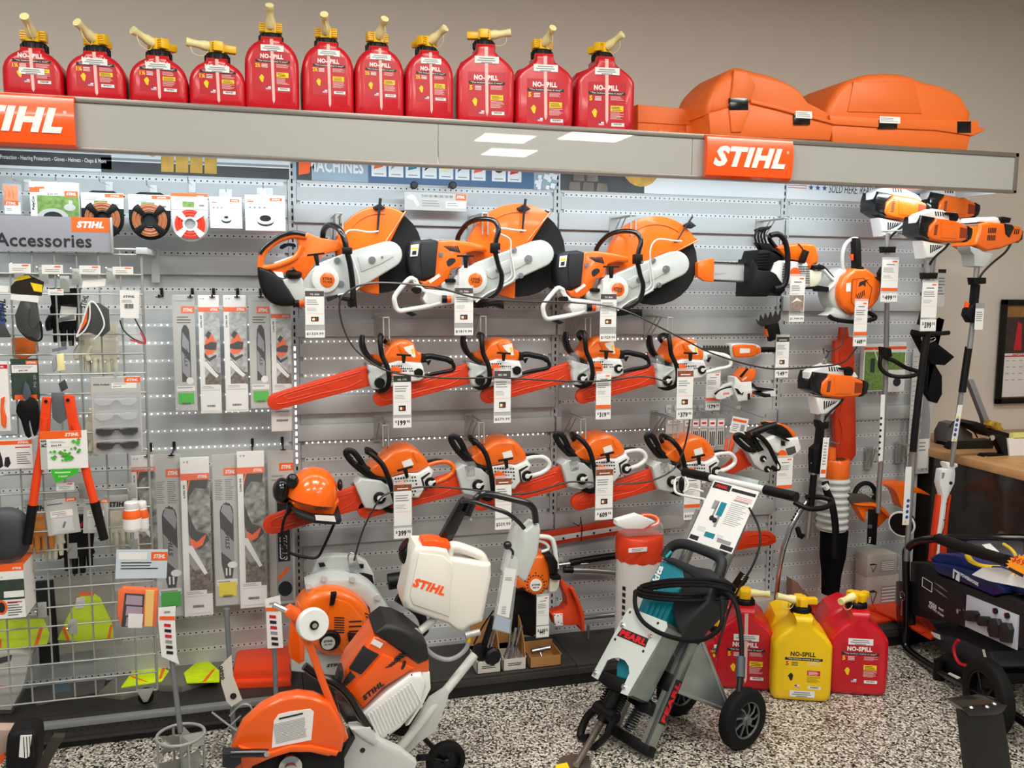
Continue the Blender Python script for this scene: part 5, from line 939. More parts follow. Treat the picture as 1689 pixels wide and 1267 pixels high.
f=FY(Yb-.08);P_=T(Yb-.08,[(190,950),(268,960),(264,1034),(225,1036),(190,1030)]);b=B(mat('filter_orange','#f0641c',.5));b.prism(f,T(Yb-.08,[(196,972),(204,966),(262,970),(258,1030),(200,1028),(195,1010)]),-.0,.03,bev=.006);finish(b,'filter_frame',p.o)
b=B(mat('filter_yellow','#f2c46a',.7));b.prism(f,T(Yb-.08,[(242,969),(256,970),(253,1028),(240,1028)]),.028,.034);b.prism(f,T(Yb-.08,[(208,974),(240,976),(236,1030),(202,1029)]),.03,.032,m=INK)
for i in range(3):b.prism(f,T(Yb-.08,[(211,977+i*18),(237,979+i*18),(236,994+i*17),(209,992+i*18)]),.032,.033,m=mat('filter_mauve','#a890a4',.6))
b.prism(f,T(Yb-.08,[(214,1007),(238,1008),(236,1030),(213,1030)]),.034,.036,m=PAP);finish(b,'filter_face',p.o);b=B(CLR);b.prism(f,P_,-.004,.042,bev=.008);finish(b,'clear_bag',p.o)
# vests
VG=mat('vest_bag_grey','#9a978c',.4)
def vest(pts,body,label,Y,stripes,lab=None,th=.02,card=VG):
    P_=T(Y,pts);cx=sum(a for a,c in P_)/len(P_);o=thing('bagged_safety_vest',(cx,Y,min(c for a,c in P_)),label,'safety vest','bagged safety vests');f=FY(Y);b=B(card);b.prism(f,P_,-th,0,bev=.004);finish(b,'backing',o)
    b=B(HIV);b.prism(f,T(Y,body),.0005,.006,bev=.002);finish(b,'vest',o);b=B(mat('vest_orange','#ff6a1a',.7))
    for s in stripes:b.prism(f,T(Y,s),.006,.008)
    finish(b,'stripe',o)
    if lab:b=B(PAP);b.prism(f,T(Y,lab),.008,.009);finish(b,'label',o)
    b=B(CLR);b.prism(f,P_,.001,.012,bev=.003);finish(b,'clear_bag',o)
vest([(88,955),(185,950),(200,1065),(98,1080)],[(95,1055),(112,1015),(135,978),(150,976),(165,985),(185,1028),(188,1052),(130,1058)],'bagged yellow safety vest with orange stripes behind the middle of the grid',YG+.18,[[(102,1032),(106,1030),(116,1055),(111,1056)],[(182,1030),(186,1030),(182,1052),(178,1052)],[(132,976),(155,975),(156,981),(131,982)]],[(127,985),(141,984),(139,1002),(124,1003)])
vest([(-8,1020),(80,1018),(84,1060),(-8,1074)],[(-8,1024),(72,1020),(82,1045),(78,1062),(-8,1072)],'bagged yellow safety vest below the ear muff carton',YG+.1,[[(66,1035),(72,1034),(62,1066),(56,1067)],[(-2,1048),(3,1055),(3,1068),(-2,1066)]])
b=B(DGR);b.box(FY(YG+.2),(W(60,1000,YG+.2).x,W(60,1100,YG+.2).z,-.02),(W(93,1000,YG+.2).x,W(60,960,YG+.2).z,0),bev=.004);tag(finish(b,'dark_sleeve',None),'dark grey sleeve hanging between the two bagged vests','packaging')
# boxes at the left end of the deck
o=thing('clear_topped_box',W(25,1175,-.3),'pale grey carton in clear film standing on the base shelf at left','box');f=FY(-.26);b=B(GPK);b.prism(f,T(-.26,[(-10,1075),(30,1076),(50,1082),(40,1130),(18,1172),(-10,1172)]),-.12,0,bev=.006);b.prism(f,T(-.26,[(-4,1086),(20,1080),(18,1090),(-4,1096)]),0,.001,m=INK);b.prism(f,T(-.26,[(-10,1131),(10,1131),(10,1134),(-10,1134)]),0,.001,m=REDP);finish(b,'carton',o)
b=B(CLR);b.prism(f,T(-.26,[(-12,1070),(52,1076),(50,1120),(20,1176),(-12,1176)]),-.13,.012,bev=.006);finish(b,'clear_film',o)
# things lying on the deck: vests, towel, chart
def lying(name,label,cat,pts,h,m,group=None,z=.0935,bev=.01):
    # outline traced on the level of the shelf, given a height
    P_=[G(x,y,z) for x,y in pts];cx=sum(q.x for q in P_)/len(P_);cy=sum(q.y for q in P_)/len(P_);o=thing(name,(cx,cy,z),label,cat,group);f=Fr((0,0,z),(1,0,0),(0,1,0));b=B(m);b.prism(f,[(q.x,q.y) for q in P_],0,h,bev=bev);return o,b,f
def vest_flat(pts,body,st,label,h):
    o,b,f=lying('bagged_safety_vest',label,'safety vest',pts,h,mat('bag_grey_green','#6f6e62',.25),'bagged safety vests lying on the shelf');finish(b,'backing',o);b=B(HIV);b.prism(f,[(q.x,q.y) for q in [G(x,y,.0935+h) for x,y in body]],h+.0003,h+.006,bev=.002);finish(b,'vest',o)
    b=B(MATS['vest_orange'])
    for s in st:b.prism(f,[(q.x,q.y) for q in [G(x,y,.0935+h) for x,y in s]],h+.006,h+.008)
    finish(b,'stripe',o)
vest_flat([(160,1150),(195,1118),(250,1090),(300,1085),(308,1128),(250,1142),(200,1155)],[(200,1135),(225,1100),(240,1093),(262,1100),(295,1116),(285,1122)],[[(214,1116),(240,1126),(244,1128),(218,1120)],[(268,1103),(273,1104),(266,1122),(262,1123)]],'bagged yellow vest lying on the shelf at the lower corner of the grid',.02)
vest_flat([(262,1140),(300,1085),(340,1075),(380,1085),(370,1120),(300,1142)],[(303,1112),(322,1096),(345,1093),(362,1108),(362,1126),(308,1128)],[[(350,1108),(355,1106),(340,1126),(334,1127)]],'bagged yellow vest lying beside the folded orange bag',.03)
o,b,f=lying('folded_orange_bag','folded bright orange plastic bag on the base shelf','folded bag',[(384,1132),(392,1085),(440,1082),(484,1084),(480,1128)],.075,mat('bag_orange_red','#f2481c',.35,bump=.6,nscale=30),bev=.02);b.prism(f,[(q.x*1.0,q.y) for q in [G(x,y,.0935) for x,y in [(386,1136),(392,1110),(482,1106),(480,1132)]]],0,.03,bev=.012);finish(b,'folds',o)
o,b,f=lying('shelf_leaflet','grey leaflet with blue square lying on the shelf behind the grid','leaflet',[(50,1150),(75,1112),(180,1100),(170,1140),(60,1165)],.004,mat('leaflet_grey','#5a5753',.5),bev=0);b.prism(f,[(q.x,q.y) for q in [G(x,y,.0975) for x,y in [(84,1145),(88,1122),(116,1118),(116,1140)]]],.004,.005,m=mat('leaflet_blue','#50707c',.5));finish(b,'sheet',o)
# ================================================================ RIGHT HALF OF THE DISPLAY
def zz(ox,oy,s):return lambda l:[(ox+a/s,oy+c/s) for a,c in l]
def ps(b,Y,pts,w0,w1,m=None,bev=0,sm=0,seg=2):
    P_=T(Y,pts)
    if sm:P_=[(q.x,q.y) for q in crom([Vector((a,c,0)) for a,c in P_],sm,True)]
    b.prism(FY(Y),P_,w0,w1,m,bev,seg);return b
def part(o,name,m,Y,pts,w0,w1,bev=0,sm=0,seg=2):return finish(ps(B(m),Y,pts,w0,w1,None,bev,sm,seg),name,o)
def tb(b,Y,pts,r,m=None,sm=4,n=10,flat=1):  # tube through places of the photograph; a third number sets the depth
    return b.tube([W(p[0],p[1],Y if len(p)<3 else p[2]) for p in pts],r,m,n,sm,flat=flat)
# --- rescue chainsaw
Z=zz(1160,350,5.28);Y=-.27;o=thing('rescue_chainsaw',W(1260,490,Y+.06),'rescue chainsaw with a black muffler guard and bare bar pointing left','chainsaw')
b=B(SIL);ps(b,Y+.03,Z([(86,440),(400,455),(400,610),(86,590)]),-.004,0,m=mat('bar_silver','#c9ccce',.35,.4));b.lines(FW_(*Z([(100,530)])[0],Y+.0295),0,.0,.06,-.01,2,GIN,w=.0);finish(b,'guide_bar',o)
for yy,e in ((430,14),(604,-14)):
    b=B(mat('chain_steel','#4a463f',.45,.7))
    for i in range(22):x=92+i*13.5;ps(b,Y+.03,Z([(x,yy+(i*.6)),(x+10,yy+i*.6),(x+10,yy+e+i*.6),(x+4,yy+e*1.6+i*.6)]),-.007,.003)
    finish(b,'saw_chain',o)
b=B(ORG);ps(b,Y+.03,Z([(-60,440),(0,415),(86,402),(80,610),(0,600),(-60,560)]),-.014,.014,bev=.004);finish(b,'bar_sleeve',o)
b=B(BLK);ps(b,Y,Z([(378,665),(385,470),(400,408),(430,440),(440,500),(560,515),(610,540),(640,590),(680,640),(690,680),(640,730),(560,700),(530,735),(375,735)]),-.1,.03,bev=.008);ps(b,Y,Z([(432,440),(470,330),(560,325),(620,330),(690,390),(600,440),(570,505),(440,500)]),-.12,.02,bev=.006)
for i in range(6):ps(b,Y,Z([(452-i*3,360+i*24),(560-i*3,352+i*24),(558-i*3,362+i*24),(450-i*3,370+i*24)]),.02,.027,bev=.001)
finish(b,'muffler_guard',o)
part(o,'starter_housing',WHT,Y,Z([(570,520),(600,440),(650,420),(760,430),(880,440),(905,520),(900,640),(870,660),(690,660),(640,640)]),-.1,.03,.014,0,3)
b=B(INK)
for i in range(5):
    for j in range(9):ps(b,Y,Z([(655+i*10+(j-4) ** 2,448+j*22),(661+i*10+(j-4) ** 2,448+j*22),(661+i*10+(j-4) ** 2,462+j*22),(655+i*10+(j-4) ** 2,462+j*22)]),.03,.0315)
for i in range(8):
    for j in range(8):ps(b,Y,Z([(800+i*12,470+j*20),(807+i*12,470+j*20),(807+i*12,484+j*20),(800+i*12,484+j*20)]),.03,.0315)
finish(b,'air_slots',o,smooth=False)
part(o,'top_cover',ORG,Y,Z([(635,310),(760,275),(840,268),(950,275),(975,300),(1000,400),(985,450),(945,460),(925,500),(890,500),(860,430),(700,400)]),-.12,.015,.016,0,3)
b=B(INK);tb(b,Y-.016,Z([(828,275),(870,330),(895,420)]),.003);finish(b,'cover_seam',o)
part(o,'badge',OIN,Y,Z(circ(768,525,42,n=20)),.03,.034);part(o,'starter_grip',BLK,Y,Z([(830,330),(870,345),(830,450),(792,440)]),.03,.055,.005)
part(o,'oil_tank',mat('tank_milk','#dcdcc8',.35),Y,Z([(905,500),(1020,510),(1010,600),(960,650),(905,655)]),-.08,.02,.012);part(o,'tank_cap',BLK,Y,Z([(935,462),(1020,462),(1028,500),(940,505)]),-.06,.03,.006)
b=B(WHT);tb(b,Y,Z([(1000,520),(1040,500),(1100,560),(1140,600),(1125,640),(1080,680)]),.009);tb(b,Y,Z([(1000,465),(1050,480),(1130,570)]),.006,m=BLK);ps(b,Y,Z([(900,655),(1000,640),(1085,655),(1080,695),(1000,690),(990,668),(900,672)]),-.04,.01,m=BLK);finish(b,'rear_handle',o)
b=B(BLK);tb(b,Y,Z([(575,205,),(640,190),(700,230),(730,330),(735,450),(725,580),(690,645),(620,665)]) and [(x,y,Y-.05) for x,y in Z([(580,205),(650,192),(705,240),(732,340),(735,460),(722,590),(690,650),(620,668)])],.013);tb(b,Y,[(x,y,Y-.05+.04*i) for i,(x,y) in enumerate(Z([(585,205),(580,240),(640,320),(700,380)]))],.011);finish(b,'front_handle',o)
b=B(BLK)
for i in range(4):tb(b,Y,[(a+i*5,c-i*.8,Y-.01) for a,c in Z([(470,290),(450,215),(470,160),(510,138)])],.005)
ps(b,Y,Z([(455,265),(560,275),(640,350),(700,400),(680,420),(590,360),(490,325)]),-.02,.02,bev=.005);ps(b,Y,Z([(468,150),(520,128),(565,130),(560,150),(480,175)]),-.03,.02,bev=.004);finish(b,'hand_guard',o)
price_tag(1302,456,1326,514,'1,944.99','tall picture tag hanging from the rescue chainsaw',Y=-.36,pc=(521,531),foot=None)
p=Pk('tag_picture','brown picture card in the tag of the rescue chainsaw','card',1302,487,1325,513,-.372,.001,mat('picture_brown','#8f7f72',.5,noise=.35,nscale=60));p.pg([(.1,.5),(.5,.85),(.9,.6),(.5,.65)],PAP).done()
# --- shrub shear blade, hedge shear, mini pruner saw
Z=zz(1160,350,5.28);Y=-.1;b=B(mat('blade_steel','#57534c',.4,.7));ps(b,Y,Z([(460,930),(485,960),(500,895),(525,945),(540,880),(565,935),(585,868),(605,925),(630,858),(650,910),(672,860),(670,930),(640,970),(560,975),(510,1000),(475,970)]),-.004,.004);o=thing('shear_blade',W(1265,560,Y),'toothed grass shear blade with a black holder on the wall','shear blade');finish(b,'blade',o);b=B(BLK);ps(b,Y,Z([(540,985),(640,965),(662,1090),(570,1125)]),-.01,.02,bev=.004);ps(b,Y,Z([(528,1025),(550,1015),(562,1085),(545,1080)]),-.01,.012,m=ORG);finish(b,'holder',o)
Z=zz(1150,540,6.336);Y=-.14;o=thing('cordless_shrub_shears',W(1240,595,Y),'small orange cordless shear with a wavy blade pointing left','shears')
b=B(MATS['blade_steel']);ps(b,Y+.01,Z([(60,215),(340,205),(340,290),(240,280),(150,245),(40,235)]),-.003,.003)
for i in range(9):ps(b,Y+.01,Z([(60+i*31,215),(66+i*31,188),(82+i*31,192),(80+i*31,215)]),-.003,.003)
finish(b,'blade',o)
part(o,'casing',WHT,Y,Z([(345,200),(380,168),(580,170),(645,195),(660,240),(640,295),(560,315),(400,322),(355,300)]),-.05,.015,.012,2,3);b=B(ORG);ps(b,Y,Z([(352,205),(385,178),(560,180),(600,200),(605,270),(560,305),(400,310),(362,290)]),.01,.024,bev=.008,sm=2);ps(b,Y,Z([(610,205),(640,215),(635,270),(605,275)]),.01,.024,bev=.003);finish(b,'top_shell',o);part(o,'label',PAP,Y,Z([(418,215),(525,218),(522,262),(418,268)]),.024,.025)
b=B(BLK);tb(b,Y+.02,Z([(655,235),(730,232),(830,235)]),.014);finish(b,'handle',o)
Z=zz(1150,540,6.336);Y=-.16;o=thing('pruning_saw',W(1225,660,Y),'small white and orange battery pruning saw','pruning saw')
part(o,'battery',ORG,Y,Z([(415,515),(490,425),(585,435),(600,460),(590,510),(560,560),(430,570)]),-.05,.02,.008,0,3);b=B(BLK);ps(b,Y,Z([(418,510),(492,425),(515,428),(440,520)]),.018,.023);f2=FW_(*Z([(495,535)])[0],Y-.0205,35);b.text(f2,'STIHL',0,0,w=.03,h=.01,m=PAP,bold=.05,wz=.001);finish(b,'battery_print',o)
part(o,'body',WHT,Y,Z([(370,520),(395,515),(440,565),(550,560),(555,640),(620,655),(800,640),(805,720),(740,725),(640,670),(560,670),(530,760),(460,765),(410,775),(380,700),(355,620),(372,580)]),-.05,.02,.008)
b=B(BLG);ps(b,Y,Z([(370,630),(400,640),(440,690),(460,665),(450,700),(400,690)]),.02,.024);ps(b,Y,Z([(502,690),(530,682),(528,745),(505,755)]),.02,.022);ps(b,Y,Z([(560,575),(600,620),(780,640),(785,655),(640,650),(570,620)]),-.03,.022,bev=.004);ps(b,Y,Z([(560,665),(640,680),(740,690),(750,725),(680,730),(600,700)]),-.03,.022,bev=.004);finish(b,'grip',o)
b=B(MATS['bar_silver']);ps(b,Y,Z([(200,695),(250,655),(370,630),(385,690),(270,745),(205,750),(185,725)]),-.004,.004,sm=2,m=WHT);ps(b,Y,Z([(180,690),(250,640),(365,615),(368,632),(250,655),(190,705)]),-.005,.003,m=BLK);f2=FW_(*Z([(302,692)])[0],Y-.0045,8);b.text(f2,'STIHL',0,0,w=.034,h=.011,m=OIN,bold=.05,shear=.2);finish(b,'guide_bar',o)
b=B(WHT);ps(b,Y,Z([(235,650),(290,600),(390,570),(380,600),(300,625),(250,655)]),-.02,.0,bev=.003);finish(b,'chain_guard',o);part(o,'trigger',SGN,Y,Z([(540,680),(575,690),(575,720),(545,715)]),-.01,.012,.003)
price_tag(1164,616,1187,661,'179','price tag reading $179 left of the battery pruning saw',Y=-.12,pc=(665,677),foot=OIN,cents='99')
price_tag(1279,556,1300,606,'149','price tag reading $149 right of the cordless shear',Y=-.2,head=DKH,pc=(610,623),pic=True,cents='99')
# small packs of files hanging beneath
for i,(x0,x1,y0,y1,l) in enumerate([(1098,1128,693,716,'small clear pack left of the file packs'),(1128,1140,693,730,'narrow pack between the clear pack and the file packs'),(1141,1152,692,735,'first narrow file pack behind the fourth lower chainsaw'),(1154,1166,691,736,'second narrow file pack'),(1168,1180,691,738,'third narrow file pack'),(1182,1194,691,736,'rightmost narrow file pack with a white foot')]):
    p=Pk('file_pack',l,'file pack',x0,y0,x1,y1,-.16-.004*i,.004,GPK,group='small hanging file packs');p.q(.1,.75,.9,.95,PAP).q(.2,.8,.8,.88,REDP if i>1 else GIN).ln(.1,.7,.9,.6,1)
    for k in range(3):
        if i>1:p.q(.16+k*.26,.05,.3+k*.26,.55,DGR)
    p.done()
for i in range(6):hook(1132+i*14,686,-.2,'wire hook over the file packs',group='hooks over the file packs')
p=Pk('ear_plug_bag','bag of orange parts under a white header card, right of the file packs','bagged goods',1203,686,1230,713,-.18,.002,PAP,roll=-12,part='header_card');p.q(.05,.72,.9,.88,OIN).ln(.1,.6,.5,.1,4).q(.6,.2,.85,.6,GIN).done();b=B(OIN);tb(b,-.18,[(1212,715),(1208,730),(1204,745)],.012);tb(b,-.18,[(1200,722),(1198,735),(1196,745)],.008);finish(b,'contents',p.o);b=B(CLR);ps(b,-.18,[(1200,708),(1226,714),(1220,755),(1190,752)],-.006,.016,bev=.004);finish(b,'clear_bag',p.o)
hook(1222,678,-.22,'wire hook over the bag of orange parts')
# --- top handle saw
Z=zz(1180,660,7.919);Y=-.28;o=thing('top_handle_chainsaw',W(1262,778,Y+.06),'compact top handle chainsaw hanging tilted, orange and black','chainsaw')
b=B(ORD);ps(b,Y+.04,Z([(-60,960),(-60,1050),(120,1010),(460,850),(440,790),(400,700),(340,640),(250,720),(150,840),(40,900)]),-.01,.012,bev=.004);ps(b,Y+.04,Z([(535,385),(600,320),(640,330),(600,375)]),-.01,.012);finish(b,'bar_cover',o)
part(o,'sprocket_cover',GRW,Y,Z([(385,650),(470,700),(500,640),(560,540),(640,530),(740,700),(780,850),(740,880),(700,940),(650,945),(560,900),(480,830)]),-.07,.02,.01)
part(o,'starter_housing',WHT,Y,Z([(560,520),(720,450),(880,490),(1050,475),(1070,560),(1090,620),(1060,680),(960,750),(860,740),(740,680)]),-.09,.03,.014,0,3)
b=B(INK)
for i in range(12):ps(b,Y,Z([(870+i*10,620-i*3),(876+i*10,618-i*3),(910+i*9,715-i*4),(904+i*9,717-i*4)]),.03,.0315)
finish(b,'air_slots',o,smooth=False)
part(o,'top_cover',ORG,Y,Z([(745,305),(830,300),(930,340),(1000,400),(1035,465),(985,478),(920,390),(840,330)]),-.09,.02,.01);part(o,'engine_top',BLK,Y,Z([(700,320),(790,305),(900,360),(985,475),(900,490),(780,460),(740,420)]),-.08,.026,.01)
b=B(BLK);tb(b,Y,[(x,y,Y-.02) for x,y in Z([(440,450),(560,400),(700,350),(790,330)])],.018);ps(b,Y,Z([(410,420),(470,430),(560,580),(600,640),(520,670),(480,560)]),-.03,.03,bev=.006);finish(b,'top_handle',o);part(o,'kill_switch',SGN,Y,Z([(415,425),(450,425),(452,445),(420,445)]),.03,.04,.002)
b=B(BLK);tb(b,Y,[(x,y,Y-.05) for x,y in Z([(500,440),(600,490),(700,610),(770,750),(830,860),(810,910),(740,880)])],.0115);finish(b,'front_handle',o)
b=B(BLK);tb(b,Y,[(x,y,Y-.02) for x,y in Z([(530,650),(420,640),(320,560),(262,490),(285,455),(350,470),(430,540),(520,620)])],.0085,flat=1.6);finish(b,'hand_guard',o)
b=B(BLK);ps(b,Y,Z([(730,450),(890,520),(900,505),(800,450),(740,430)]),.03,.05,bev=.003);ps(b,Y,Z([(810,510),(845,525),(845,580),(810,575)]),.03,.045,bev=.002);finish(b,'starter_grip',o)
b=B(BLK)
for x,y in ((618,765),(672,900)):q=W(*Z([(x,y)])[0],Y-.02);b.lathe(q,(0,-1,0),[(.016,0),(.016,.008),(.014,.01)],n=18);b.box(Fr(q+Vector((0,-.0105,0)),(1,0,-1)),(-.004,-.004,0),(.014,.004,.004),m=WHT,bev=.001)
finish(b,'cover_knob',o)
part(o,'badge',OIN,Y,Z(circ(828,690,55,n=20)),.03,.034)
price_tag(1281,756,1306,806,'0','orange footed tag hanging from the compact top handle saw',Y=-.34,foot=OIN)
hook(1245,884,-.1,'hook through the orange bar cover end right of the hammer cart');hook(935,938,-.1,'hook under the bare metal pole');hook(1262,690,-.26,'wire hook holding the compact top handle saw')
# --- hand-held blower
Z=zz(1160,350,5.28);Y=-.28;o=thing('hand_held_blower',W(1415,530,Y+.06),'orange round hand-held blower hanging nose down with a $449 tag','blower')
part(o,'fan_housing',GRW,Y,Z([(1100,680),(1130,600),(1180,520),(1260,480),(1300,620),(1300,860),(1240,890),(1160,840),(1120,780)]),-.1,-.01,.02,2,3)
part(o,'engine_cover',ORG,Y,Z([(1160,660),(1200,560),(1290,490),(1400,490),(1480,550),(1520,600),(1528,690),(1500,770),(1440,840),(1340,890),(1260,890),(1180,820),(1158,740)]),-.08,.03,.022,0,3)
b=B(ORG);ps(b,Y,Z([(1300,585),(1400,575),(1470,660),(1440,800),(1340,860),(1290,780)]),.028,.036,bev=.004);finish(b,'panel',o);b=B(INK);tb(b,Y-.037,Z([(1300,585),(1400,575),(1470,660),(1440,800),(1340,860),(1290,780),(1300,585)]),.0015,sm=0);ps(b,Y,Z([(1320,610),(1345,600),(1400,585),(1370,610),(1370,650),(1350,630),(1310,650)]),.036,.038)
for i in range(5):ps(b,Y,Z([(1290+i*16,720-i*10),(1296+i*16,716-i*10),(1316+i*12,760-i*10),(1310+i*12,764-i*10)]),.036,.038)
ps(b,Y,Z([(1455,562),(1500,565),(1510,590),(1480,590)]),.03,.032);finish(b,'print',o,smooth=False)
part(o,'label',PAP,Y,Z([(1212,620),(1250,615),(1248,690),(1208,692)]),.03,.0315)
b=B(GRW);tb(b,Y,[(x,y,Y+.02) for x,y in Z([(1215,500),(1210,380),(1240,280),(1300,235),(1340,235)])],.01);finish(b,'handle_frame',o);part(o,'grip',BLK,Y,Z([(1305,225),(1350,228),(1358,300),(1362,470),(1382,480),(1385,510),(1310,515)]),-.02,.02,.008);part(o,'trigger',SGN,Y,Z([(1275,370),(1300,365),(1298,420)]),-.008,.008);part(o,'trigger',SGN,Y,Z([(1345,345),(1362,348),(1360,440),(1345,440)]),-.012,.012)
b=B(GRW);ps(b,Y,Z([(1150,830),(1260,890),(1300,880),(1300,930),(1160,930),(1100,910),(1070,900),(1130,870)]),-.07,.0,bev=.012);finish(b,'outlet',o);b=B(BLK);tb(b,Y,[(x,y,Y-.03) for x,y in Z([(1095,905),(1150,935),(1300,955),(1450,940),(1500,915),(1440,875)])],.011);finish(b,'stand_ring',o)
price_tag(1408,497,1429,553,'449','price tag reading $449 in front of the hand-held blower',Y=-.37,pc=(557,571),foot=OIN,cents='95')

# --- long red blade sheath hanging on the wall
Y=-.07;o=thing('blade_sheath',W(1393,762,Y),'long upright orange red blade sheath behind the single trimmer engine','blade sheath');part(o,'sheath',ORD,Y,[(1376,562),(1408,556),(1411,690),(1411,750),(1404,760),(1380,764),(1376,700)],-.02,.008,.008);b=B(ORD);tb(b,Y-.01,[(1386,580),(1386,640),(1390,660),(1386,680)],.004);tb(b,Y-.01,[(1384,690),(1390,715),(1386,740)],.004);ps(b,Y,[(1386,540),(1398,540),(1400,560),(1384,562)],-.015,.005,bev=.003);finish(b,'ribs',o)
# --- trimmer power heads
def power_head(o,to,Yt,k=1,cone=True,cable=True,starter=True,tilt=0):
    t=Tr(1290,580,5.76,-.3,(560,320),to,tilt,k,Yt);f=FY(Yt)
    b=B(WHT);b.prism(f,t.l([(262,200),(300,172),(430,118),(530,125),(600,160),(700,200),(735,250),(600,260),(300,260),(290,300),(262,300)]),-.06,.0,bev=.012,seg=3);finish(b,'shroud',o)
    b=B(INK)
    for i in range(4):b.prism(f,t.l([(440+i*24,145),(450+i*24,145),(458+i*25,188),(446+i*25,188)]),.0,.0015)
    for i in range(6):b.prism(f,t.l([(390+i*24,468),(402+i*24,468),(400+i*17,548-i*10),(390+i*17,548-i*10)]),.0042,.006)
    finish(b,'cooling_slots',o,smooth=False)
    b=B(BLG);b.prism(f,t.l([(285,190),(425,205),(410,240),(362,290),(350,370),(375,425),(330,408),(258,368),(262,262)]),-.1,.016,bev=.008,seg=2)
    for i in range(4):b.prism(f,t.l([(275,240+i*30),(345,250+i*30),(345,256+i*30),(275,246+i*30)]),.016,.019)
    finish(b,'filter_cover',o)
    b=B(ORG);b.prism(f,t.l([(418,207),(450,212),(640,228),(750,278),(750,330),(738,408),(690,428),(520,442),(385,424),(345,395),(360,290),(408,240)]),-.12,.022,bev=.014,seg=3);b.prism(f,t.l([(470,250),(620,250),(630,400),(470,400)]),.018,.026,bev=.004);finish(b,'engine_cover',o)
    b=B(INK)
    for i in range(7):b.prism(f,t.l([(395+i*2,372-i*15),(425+i*2,364-i*15),(427+i*2,372-i*15),(397+i*2,380-i*15)]),.022,.0235)
    b.prism(f,t.l([(665,285),(738,298),(730,385),(658,392)]),.022,.0232,m=mat('deep_orange','#8a3208',.5));finish(b,'cover_openings',o,smooth=False)
    b=B(BLG);b.prism(f,t.l([(752,268),(802,290),(804,332),(788,392),(742,426),(722,428),(738,400),(750,340)]),-.09,.018,bev=.008);finish(b,'muffler_cover',o)
    if cone:b=B(WHT);b.prism(f,t.l([(318,430),(420,440),(580,450),(545,500),(480,595),(350,600)]),-.07,.004,bev=.012,seg=3);finish(b,'fan_cone',o)
    if cable:b=B(BLK);b.tube(t.t([(568,450,.01),(520,500,.015),(450,560,.015),(410,610,.01),(395,660,.0)]),.0055,sm=4,n=8);finish(b,'cable',o)
    if starter:b=B(BLK);b.prism(f,t.l([(530,150),(600,148),(640,165),(590,178),(535,170)]),-.02,.02,bev=.004);q=t.p(628,192,.01);b.lathe(q+Vector((0,.02,0)),(0,-1,0),[(t.r(46),0),(t.r(46),.016),(t.r(38),.022)],n=20);finish(b,'starter_grip',o)
    return t
ALU=mat('shaft_aluminium','#a9a9a9',.35,.8)
def shaft(o,Y,pts,r=.013,m=ALU,name='shaft'):b=B(m);tb(b,Y,pts,r,sm=0,n=14);return finish(b,name,o)
# A: the two at the back
o=thing('grass_trimmer',W(1447,870,-.14),'upright grass trimmer with a $499 tag and loop handle, left of the upright group','grass trimmer','trimmers and pole tools at the right end');power_head(o,(1492,342),-.3,1.0,tilt=0,starter=False)
shaft(o,-.3,[(1464,385),(1463,420)]);b=B(BLK);ps(b,-.3,[(1454,407),(1474,407),(1473,417),(1455,417)],-.02,.02,bev=.004);finish(b,'clamp',o);shaft(o,-.26,[(1463,500),(1461,620),(1456,720),(1450,800),(1448,846)]);b=B(BLK);ps(b,-.3,[(1450,450),(1456,440),(1458,480),(1452,475)],-.02,.02,bev=.004);finish(b,'throttle',o)
b=B(BLK);tb(b,-.28,[(1459,575,-.28),(1458,588,-.28),(1474,595,-.3),(1495,607,-.32),(1516,614,-.34),(1500,621,-.34),(1470,620,-.3),(1453,608,-.28),(1452,592,-.28),(1459,576,-.28)],.0105);ps(b,-.29,[(1453,572),(1466,574),(1468,588),(1454,590)],-.02,.02,bev=.005);finish(b,'loop_handle',o)
b=B(PAP);ps(b,-.275,[(1453,651),(1460,651),(1456,760),(1449,762)],.0,.0006)
for i in range(7):q=W(1453.5-i*.6,690+i*10,-.2765);b.prism(Fr(q),[(.007*math.cos(a*PI/5),.007*math.sin(a*PI/5)) for a in range(10)],0,.0006,m=INK)
finish(b,'warning_label',o)
price_tag(1453,428,1480,480,'499','price tag reading $499 on the left upright trimmer',Y=-.36,pc=(484,498),foot=OIN,cents='95')
o=thing('grass_trimmer',W(1500,900,-.08),'grass trimmer engine at the back right, tucked under the valance end','grass trimmer','trimmers and pole tools at the right end');power_head(o,(1576,341),-.12,.98,cone=False,cable=False,starter=False);shaft(o,-.1,[(1545,380),(1530,520),(1512,660),(1500,780),(1496,850)],.012)
# C: the front one with harness
o=thing('brush_cutter',W(1497,935,-.3),'brush cutter hanging in front with a $599 tag, black grip and harness loop','brush cutter','trimmers and pole tools at the right end');power_head(o,(1561,380),-.5,.93)
shaft(o,-.48,[(1532,430),(1530,462)]);b=B(BLK);ps(b,-.49,[(1521,450),(1543,450),(1541,460),(1522,460)],-.02,.02,bev=.004);finish(b,'clamp',o);b=B(BLK);tb(b,-.45,[(1530,545),(1522,600),(1510,700),(1506,745)],.017,sm=2);finish(b,'foam_grip',o);shaft(o,-.42,[(1506,744),(1500,850),(1495,925)],.0135)
b=B(BLK);tb(b,-.45,[(1504,547),(1530,551),(1565,549)],.011);finish(b,'bar_handle',o);b=B(BLK);ps(b,-.42,[(1514,535),(1524,500),(1530,540)],-.01,.01);finish(b,'throttle',o)
b=B(PAP);ps(b,-.435,[(1494,770),(1504,770),(1499,866),(1488,866)],0,.0006)
for i in range(4):q=W(1498-i*.8,826+i*9,-.4365);b.prism(Fr(q),[(.009*math.cos(a*PI/6),.009*math.sin(a*PI/6)) for a in range(12)],0,.0006,m=BLUP)
